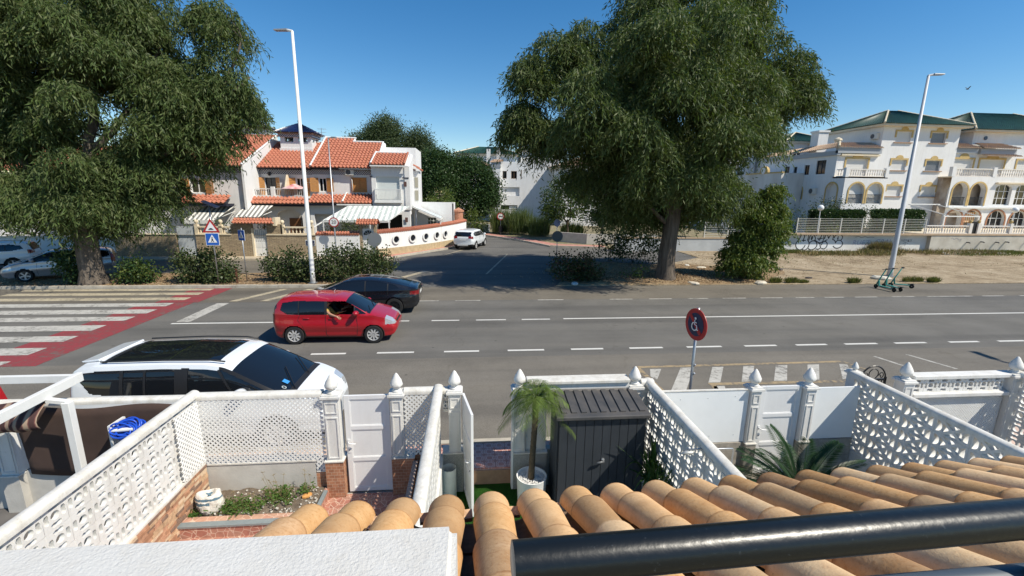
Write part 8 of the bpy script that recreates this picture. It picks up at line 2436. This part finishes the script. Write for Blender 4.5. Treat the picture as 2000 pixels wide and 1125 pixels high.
shrub(-9.8,34.2,[(-10.3,34.2,1.7,.7,.4,.5),(-9.3,34.2,1.9,.8,.4,.5),(-8.6,34.2,2.0,.5,.4,.4)],'garden plants showing above the white wall',M_shr,30,.2,26)
shrub(-16.2,33.7,[(-16.4,33.7,2.0,.5,.35,.7),(-14.7,33.6,2.2,.5,.3,.4)],'green climber around the tiled gate canopy',M_shr,30,.2,26)
shrub(-18.2,34.2,[(-18.6,34.2,1.9,.9,.4,.6),(-17.3,34.1,1.9,.6,.4,.6)],'garden plants behind the cream balustrade',M_fic,26,.2,26)
def hedge(x0,x1,y0,y1,z0,z1,label):
 A=2*((x1-x0)*(y1-y0)+(x1-x0)*(z1-z0));n=int(A*420)
 P=np.column_stack([NR.uniform(x0,x1,n),NR.uniform(y0,y1,n),NR.uniform(z0,z1,n)])
 f=NR.random(n);P[f<.5,1]=y0+NR.normal(size=(f<.5).sum())*.05;P[(f>=.5)&(f<.8),2]=z1+NR.normal(size=((f>=.5)&(f<.8)).sum())*.06;P[f>.93,0]=x0;
 t=thing('hedge',((x0+x1)/2,(y0+y1)/2,z0),label,'hedge')
 link_mesh('foliage',quads_mesh('foliage',leaf_quads(P,NR.normal(size=P.shape),.16,.055),M_fic),t)
 MB().box(x0+.15,x1-.15,y0+.15,y1-.1,z0,z1-.15).build('hedge_core',M_dark,t)  # solid near-black block filling the hedge behind its leaves
hedge(32.2,37.2,39.6,40.6,1.0,3.45,'clipped dark hedge left part behind the rail fence');hedge(38.9,43.6,39.8,40.8,1.0,3.5,'clipped dark hedge right part beside the canopy')
shrub(38.0,40.2,[(37.9,40.2,2.6,.9,.8,1.2)],'rounded conifer between the two clipped hedges',M_fic,30,.2,40,group=None);shrub(30.5,40,[(30.6,40.2,2.6,1.1,.8,1.0)],'grey green round bush left of the clipped hedge',M_pin,24,.25,40,group=None)
shrub(35.5,42,[(34.8,42,3.6,1.2,.8,.7),(36.6,42,3.8,1.3,.8,.6)],'shrub showing above the clipped hedge',M_shr,20,.25,36,group=None);shrub(31.6,37.9,[(30.8,37.9,1.9,.9,.3,.3),(32.4,37.9,1.8,.9,.3,.25)],'yellow green creeper behind the rail fence',M_lime,20,.2,26,group=None)
t=thing('banana_plant',(28.6,39,1.0),'banana plant with broad upright leaves left of the fence','plant')
for i in range(9):
 mb=MB();strap(mb,(28.6+NR.normal()*.1,39,1.0),i*.9,2.6*NR.uniform(.7,1.1),.2,NR.uniform(.9,1.4),NR.uniform(.1,.4),8);mb.build('leaf',M_shr[0],t,fixn=False,smooth=True)
def grass(name,label,boxes,n,h,w,mats,lean=.35,kind=None,cat='grass',parts=False):
 P=[]
 for(x0,x1,y0,y1,z)in boxes:P.append(np.column_stack([NR.uniform(x0,x1,n),NR.uniform(y0,y1,n),np.full(n,z)]))
 P=np.concatenate(P);D=NR.normal(size=P.shape)*lean;D[:,2]=1
 o=link_mesh(name,quads_mesh(name,leaf_quads(P,D,h,w),mats),None,tuple(P.mean(0)))
 tag(o,label,cat,None,kind)
 return o
M_gr=[leafmat('grass_green',(.07,.11,.025),(.12,.15,.04),.3),leafmat('grass_olive',(.13,.13,.05),(.19,.17,.07),.3)];M_gdry=[mat('grass_dry',(.30,.22,.10),.9,var=.25,vs=5),M_gr[1]]
grass('wall_grass','green and dry grass growing along the foot of the graffiti wall',[(24.5,28.5,35.2,36.6,.03),(28.5,34.5,34.4,35.8,.03),(41,60,33.5,36.2,.03),(44.5,49,34.8,36.3,.03)],2600,.26,.02,M_gr,.5,'stuff')
grass('dry_grass','dry straw coloured grass by the boundary wall',[(34.2,38.0,35.2,36.6,.03),(38,46,34.2,36.2,.03),(27,36,33.5,35,.03)],1500,.42,.02,M_gdry,.55,'stuff')
for i,(x,y,lb)in enumerate(((17.0,23.15,'small grass tuft nearest the bushy young tree at the road edge'),(17.9,23.1,'second small grass tuft at the road edge'),(18.6,23.1,'tiny third grass tuft at the road edge'),(21.6,22.95,'grass tuft left of the scooters'),(25.5,23.2,'wide grass tuft right of the scooters'),(26.6,23.0,'thin grass tuft furthest right at the road edge'))):
 grass('grass_tuft',lb,[(x-(.3 if i!=4 else .6),x+(.3 if i!=4 else .6),y-.12,y+.15,.03)],420,.32 if i!=2 else .2,.014,M_gr,.4)
grass('lot_weeds','sparse dry weeds scattered over the dirt lot',[(14,60,25.5,36,.03),(17,34,29,36,.03)],900,.13,.012,M_gdry,.7,'stuff')
o=grass('dry_grass_tuft','tall brown dry bush against the graffiti wall',[(35.2,37.2,35.9,36.6,.03)],1500,.9,.018,M_gdry,.4)
for i,(x0,x1,lb)in enumerate(((2.4,4.4,'clump of tall reeds behind the bin sign'),(4.2,6.6,'clump of tall plumed reeds in the middle of the corner'),(6.3,8.4,'clump of darker reeds near the blue round sign'),(9.6,11.8,'low reeds by the low wall beyond the side road'))):
 grass('reed_clump',lb,[(x0,x1,51-i*1.6,52.6-i*1.6,.1)],900,(2.6,2.7,2.0,1.5)[i],.03,[leafmat('reed',(.09,.13,.05),(.16,.19,.09),.3),M_gr[0]],.16,cat='reeds')
shrub(0.2,53.2,[(0.2,53.4,1.4,1.2,.8,1.3),(1.4,53,.6,1.0,.6,.6)],'light green palm like bush at the corner of the side road',M_lime,20,.3,36,.3,.05,group=None)
w=thing('low_wall',(11,44,.1),'low pale wall beyond the far pavement','wall');strip_wall([(-3,58.5),(2.0,53.4)],.1,lambda p:1.0,.25,M_hw,'wall_face',w);strip_wall([(8.2,43.4),(10.8,41.2),(17.4,40.6)],.1,lambda p:1.05,.25,mat('pale_wall',(.5,.48,.43),.9,var=.1),'wall_face',w)
def scatter(name,label,n,rx,ry,z,s0,s1,m,kind='stuff',flat_=.4):
 P=np.column_stack([NR.uniform(*rx,n),NR.uniform(*ry,n),np.full(n,z)]);mb=MB()
 for p in P:
  s=NR.uniform(s0,s1);mb.cbox(tuple(p),s*NR.uniform(.7,1.4),s,s*flat_,NR.uniform(0,3))
 return tag(mb.build(name,m,None,tuple(P.mean(0))),label,'debris',None,kind)
scatter('rubble','pale stones and rubble at the foot of the weathered wall',160,(40.5,47),(34.6,36.2),.03,.08,.4,mat('rubble_stone',(.5,.45,.38),.9,var=.2,vs=3))
n=9000;P=np.column_stack([NR.normal(11.6,3.2,n),NR.normal(25.6,1.9,n),np.full(n,.07)]);P=P[(P[:,1]>22.9)];P[:,2]+=.07*np.clip(1-((P[:,0]-11.6)/6)**2-((P[:,1]-26)/4)**2,0,1)
D=NR.normal(size=P.shape);D[:,2]*=.25
o=link_mesh('leaf_litter',quads_mesh('leaf_litter',leaf_quads(P,D,.10,.022),[mat('litter_a',(.30,.19,.10),.9),mat('litter_b',(.18,.11,.06),.9),mat('litter_c',(.42,.32,.2),.9)]),None,(11.6,25.6,.07));tag(o,'fallen brown leaves scattered around the large trunk','leaf litter',None,'stuff')
n=9000;P=np.column_stack([NR.uniform(-30,-5,n),NR.uniform(23.0,26.4,n),np.full(n,.078)]);D=NR.normal(size=P.shape);D[:,2]*=.2
o=link_mesh('verge_litter',quads_mesh('verge_litter',leaf_quads(P,D,.09,.02),[mat('litter_a',(.30,.19,.10),.9),mat('litter_b',(.18,.11,.06),.9),mat('litter_c',(.42,.32,.2),.9)]),None,(-17,24.7,.078));tag(o,'dry leaves strewn along the left verge','leaf litter',None,'stuff')
for i,(x,y,s,lb,m_)in enumerate(((15.2,28.0,.5,'pale broken slab on the leaf litter',(.6,.55,.45)),(14.7,29.0,.4,'second pale slab further back on the litter',(.6,.56,.48)),(13.6,25.0,.5,'dark rounded cover beside the large trunk',(.06,.05,.045)),(20.0,24.4,.35,'dark scrap on the dirt lot',(.05,.04,.035)),(20.2,27.3,.5,'burnt dark debris patch on the dirt lot',(.08,.065,.055)),(12.1,22.95,.5,'pale kerb fragment in front of the large trunk',(.6,.53,.42)),(16.0,22.95,.6,'pale kerb fragment below the bushy young tree',(.58,.52,.42)),(5.5,23.05,.45,'white painted block at the corner shrub',(.7,.68,.64)),(24.3,24.0,.8,'pale concrete footing of the right lamp post',(.62,.58,.48)))):
 mb=MB();mb.lathe([(s*.5,0),(s*.52,s*.12),(s*.4,s*.22)],(0,0,0),n=7);me=mb.mesh('stone',mat('scrap_%d'%i,m_,.9,var=.2,vs=6));me.transform(Matrix.Diagonal((1.3,.8,1,1)))
 tag(inst('stone',me,None,(x,y,.03),(0,0,i*1.1)),lb,'rubble')
# street furniture
rng=random.Random(61)
M_lampw=mat('lamp_post_white',(0.70,0.70,0.68),.5,var=.06,vs=2)
def lamp_post(loc,h,r0,r1,arm,label,m=M_lampw,headlen=.75):
 t=thing('street_lamp',loc,label,'street lamp')
 x,y,z=loc;d=Vector((*arm,0))
 MB().tube([(x,y,z),(x,y,z+.5),(x,y,z+h)],[r0*1.15,r0,r1],n=16).build('pole',m,t,smooth=True)
 MB().cbox((x,y,z),r0*3.2,r0*3.2,.05).build('base_plate',M_galv,t)
 e=Vector((x,y,z+h));a=e+d*.25+Vector((0,0,.06))
 MB().tube([e-Vector((0,0,.1)),e,a],[r1,r1,r1*.8],n=8).build('arm',m,t)
 b=a+d*headlen
 s=Vector((-d.y,d.x,0))*.14;u=Vector((0,0,.05))
 MB().hexa([a-s*.8-u,a+s*.8-u,b+s-u*.4,b-s-u*.4,a-s*.7+u,a+s*.7+u,b+s*.8+u*.9,b-s*.8+u*.9]).build('head',mat('lamp_head_grey',(.25,.26,.27),.4),t,bevel=.015)
 return t
l1=lamp_post((-8.2,23.46,.07),11.9,.115,.06,(-.85,.2),'tall white street lamp in front of the red roofed houses')
for z in(.75,1.0,1.25):MB().tube([(-8.2,23.46,z),(-8.2,23.46,z+.12)],.118,n=14).build('sticker',mat('sticker_scuff',(.45,.46,.5),.6,var=.4,vs=30),l1)
lamp_post((25.67,24.84,.03),11.5,.14,.065,(.95,-.1),'tall grey white street lamp beside the scooters',mat('lamp_post_grey',(.52,.53,.55),.5,var=.06),.6)
lamp_post((22.3,7.4,.08),8.4,.10,.05,(0.1,.95),'near street lamp beyond the right picture edge casting its shadow on the road')
l3=lamp_post((-9.6,32.5,.11),8.1,.055,.04,(.9,-.1),'thin grey lamp post before the white garden wall',M_galv,.35)
def disc(parent,c,ang,r,layers,tilt=0):
 """layers: (name, splines, material); drawn one above another on a plate facing ang"""
 f=Fr((c[0],c[1],0),ang)
 for i,(nm,sp_,m)in enumerate(layers):
  me=flat(nm,sp_,.006 if i else .012,m,f.mat4(0,c[2],.006*i+.004*(i>0)))
  link_mesh(nm,me,parent)
S_red=mat('sign_red',(.38,.018,.02),.45);S_blue=mat('sign_blue',(.012,.10,.42),.45);S_white=mat('sign_white',(.75,.75,.74),.45);S_dblue=mat('sign_dark_blue',(.010,.022,.065),.45);S_blk=mat('sign_black',(.012,.012,.012),.5);S_grey=mat('sign_back_grey',(.15,.16,.17),.6)
def sign(loc,h,label,r=.03,lean=0):
 t=thing('traffic_sign',loc,label,'sign');x,y,z=loc
 MB().tube([(x,y,z),(x+lean,y,z+h)],r,n=10).build('pole',M_galv,t,smooth=True)
 return t
def rbox(w,h,r=.04,cx=0,cy=0):
 o=[]
 for sx,sy_,a in((1,1,0),(-1,1,1),(-1,-1,2),(1,-1,3)):o+=circ(cx+sx*(w-r),cy+sy_*(h-r),r,5,a*PI/2,(a+1)*PI/2)
 return o
t=sign((4.10,7.5,.08),2.75,'round red and dark blue no parking sign with a wheelchair symbol by the bay',.026)
A_=R(-80);c=(4.09,7.46,2.53)
f=Fr((c[0],c[1],0),A_)
disc(t,(c[0]+f.n.x*.03,c[1]+f.n.y*.03,c[2]),A_,.29,[('sign_plate',[circ(0,0,.295,40)],S_red),('sign_field',[circ(0,0,.215,36)],S_dblue),('sign_bar',[[(-.175,.125),(-.125,.175),(.175,-.125),(.125,-.175)]],S_red),('wheelchair_symbol',[circ(.0,.115,.024,12)],S_white)])
def stroke(pts,w_):
 o1,o2=[],[]
 for i,p in enumerate(pts):
  a,b=Vector(pts[max(i-1,0)]),Vector(pts[min(i+1,len(pts)-1)]);d=(b-a).normalized();n_=Vector((-d.y,d.x))*w_/2
  o1.append(tuple(Vector(p)+n_));o2.append(tuple(Vector(p)-n_))
 return o1+o2[::-1]
for pts in([(-.005,.085),(-.005,.0),(.055,-.005),(.075,-.085),(.10,-.08)],[(-.005,.045),(.05,.045)],circ(-.005,-.035,.072,14,R(110),R(330))):
 me=flat('wheelchair_symbol',[stroke(pts,.020)],.006,S_white,Fr((c[0]+f.n.x*.03,c[1]+f.n.y*.03,0),A_).mat4(0,c[2],.03));link_mesh('wheelchair_symbol',me,t)
for z in(1.55,1.72):MB().tube([(4.10,7.47,z),(4.12,7.44,z+.04)],.018,n=6).build('clamp',M_galv,t)
t=sign((-12.77,23.33,.07),4.0,'pedestrian crossing sign under a red hump triangle, with a solar panel on top',.032)
tri=lambda s:[(s*.5*1.0*math.cos(a)*1.15,s*.5*1.15*math.sin(a))for a in(R(90),R(210),R(330))]
disc(t,(-12.78,23.28,2.92),R(4),.4,[('sign_plate',[tri(.80)],S_red),('sign_field',[tri(.52)],S_white),('hump_symbol',[[(-.13,-.09),(-.08,-.045),(-.04,-.01),(.04,-.01),(.08,-.045),(.13,-.09)]],S_blk)])
def ped(t,c,ang,s):
 disc(t,c,ang,s,[('sign_plate',[rbox(s,s,.03)],S_white),('sign_field',[rbox(s*.92,s*.92,.03)],S_blue),('sign_triangle',[[(-s*.68,-s*.52),(s*.68,-s*.52),(0,s*.74)]],S_white),('walker_symbol',[circ(0,s*.28,s*.09,10),[(-s*.12,s*.12),(s*.12,s*.12),(s*.08,-s*.12),(s*.24,-s*.42),(s*.12,-s*.42),(0,-s*.16),(-s*.12,-s*.42),(-s*.24,-s*.42),(-s*.08,-s*.12)]],S_blk)])
ped(t,(-12.77,23.28,2.36),R(4),.31)
mb=MB();mb.hexa([(-13.0,23.1,4.18),(-12.35,23.1,3.88),(-12.35,23.5,3.92),(-13.0,23.5,4.22),(-13.0,23.1,4.21),(-12.35,23.1,3.91),(-12.35,23.5,3.95),(-13.0,23.5,4.25)]);mb.build('solar_panel',mat('solar_cell',(.02,.025,.05),.2),t)
t=sign((-11.69,23.95,.07),2.8,'narrow pedestrian crossing sign turned almost edge on',.028);ped(t,(-11.69,23.9,2.5),R(-33),.27)
t=thing('rusty_post',(-12.0,23.6,.07),'short rusty metal post beside the crossing signs','post');MB().cbox((-12.0,23.6,.07),.07,.07,.75).build('shaft',mat('rust',(.12,.05,.025),.9,var=.3,vs=12),t)
t=sign((-5.45,25.68,.07),2.3,'grey back of a round sign at the left corner of the side road',.03);disc(t,(-5.45,25.63,2.12),R(8),.4,[('sign_back',[circ(0,0,.40,30)],S_grey)])
t=sign((6.2,32.0,.0),1.9,'grey back of a round sign at the right corner of the side road',.03);disc(t,(6.2,31.95,1.72),0,.4,[('sign_back',[circ(0,0,.40,30)],S_grey)])
f=Fr((-9.6,32.42,0),0)
for nm,me in(('sign_plate',flat('a',[circ(0,0,.34,30)],.012,S_red,f.mat4(0,2.6,0))),('sign_field',flat('b',[circ(0,0,.27,28)],.006,S_white,f.mat4(0,2.6,.01)))):link_mesh(nm,me,l3)
tm=text_mesh('20',.34,S_blk,.005);tm.transform(f.mat4(0,2.6,.018));link_mesh('lettering',tm,l3)
t=sign((3.28,50.9,.1),2.3,'red ringed round sign above a dark bin on the far corner',.035);disc(t,(3.28,50.82,2.1),0,.4,[('sign_plate',[circ(0,0,.42,28)],S_red),('sign_field',[circ(0,0,.31,26)],S_white),('sign_symbol',[[(-.2,-.05),(.2,-.05),(.2,.05),(-.2,.05)]],S_blk)])
t=thing('litter_bin',(3.28,50.6,.1),'dark litter bin under the red ringed sign','bin');MB().lathe([(.2,.35),(.24,.4),(.26,.95),(.27,1.0),(.22,1.0)],(3.3,50.65,0),n=14).build('bucket',M_trim,t);MB().tube([(3.3,50.65,.1),(3.3,50.65,.4)],.04,n=6).build('stand',M_galv,t)
t=sign((8.25,42.9,.13),2.0,'blue round sign on the far pavement',.035);disc(t,(8.25,42.82,1.95),R(20),.3,[('sign_plate',[circ(0,0,.36,28)],S_dblue)])
M_teal=mat('scooter_teal',(.035,.24,.19),.4,coat=.3)
def scooter(f_,r_,label):
 t=thing('electric_scooter',((f_[0]+r_[0])/2,(f_[1]+r_[1])/2,0),label,'scooter','hire scooters parked by the right lamp post')
 F_,R__=Vector((*f_,.11)),Vector((*r_,.11));d=(R__-F_).normalized();s=Vector((-d.y,d.x,0))
 for nm,c in(('wheel',F_),('wheel',R__)):
  me=MB().lathe([(.06,-.025),(.10,-.03),(.115,0),(.10,.03),(.06,.025),(.02,.02),(.02,-.02),(.06,-.025)],n=18,axis='y',cap=False).mesh('wheel',M_tyre,smooth=True);me.transform(Matrix.Translation(c)@Matrix.Rotation(math.atan2(d.y,d.x),4,'Z'));link_mesh(nm,me,t)
 a,b=F_+d*.16+Vector((0,0,.06)),R__-d*.10+Vector((0,0,.05))
 MB().bar(a,b,.15,.05).build('deck',M_teal,t,bevel=.015)
 MB().bar(R__-d*.16+Vector((0,0,.10)),R__+d*.08+Vector((0,0,.14)),.10,.03).build('mudguard',M_trim,t)
 top=F_+d*.30+Vector((.10,0,.98));n0=F_+Vector((0,0,.02))
 MB().bar(a,F_+d*.10+Vector((.02,0,.34)),.07,.07).build('neck',M_teal,t,bevel=.01)
 MB().tube([n0,F_+d*.05+Vector((.0,0,.2)),top],[.03,.035,.028],n=10).build('stem',M_teal,t,smooth=True)
 MB().tube([top-s*.24-Vector((0,0,.02)),top,top+s*.24-Vector((0,0,.02))],.016,n=8).build('handlebar',M_trim,t)
 MB().tube([top-d*.03,top+d*.07],.035,n=8).build('headlamp',M_trim,t)
 return t
scooter((21.79,21.75),(21.86,20.75),'teal electric scooter on the left of the three');scooter((22.45,21.95),(22.33,20.85),'teal electric scooter in the middle of the three');scooter((23.0,22.1),(23.75,21.6),'teal electric scooter furthest right, turned sideways')
t=thing('bird',(45.5,40,14.6),'small dark bird flying in the sky at the upper right','bird')
b=MB();n=10
prof=[(-.28,.012),(-.2,.05),(-.08,.075),(.06,.07),(.15,.045),(.19,.05),(.23,.04),(.28,.004)]
b.tube([(45.5+x,40,14.6+.02*math.sin(x*6))for x,r in prof],[r for x,r in prof],n=8)
b.add([(45.45,40,14.62),(45.60,40,14.63),(45.62,39.75,14.84),(45.50,39.55,14.98),(45.38,39.72,14.86)],[(0,1,2,3,4)]);b.add([(45.45,40,14.62),(45.60,40,14.63),(45.62,40.25,14.84),(45.50,40.45,14.98),(45.38,40.28,14.86)],[(4,3,2,1,0)]);b.add([(45.30,40,14.6),(45.05,39.92,14.58),(45.05,40.08,14.58)],[(0,1,2)])
b.build('body',mat('bird_dark',(.02,.02,.022),.8),t,smooth=True)
t.scale=(.62,.62,.62)
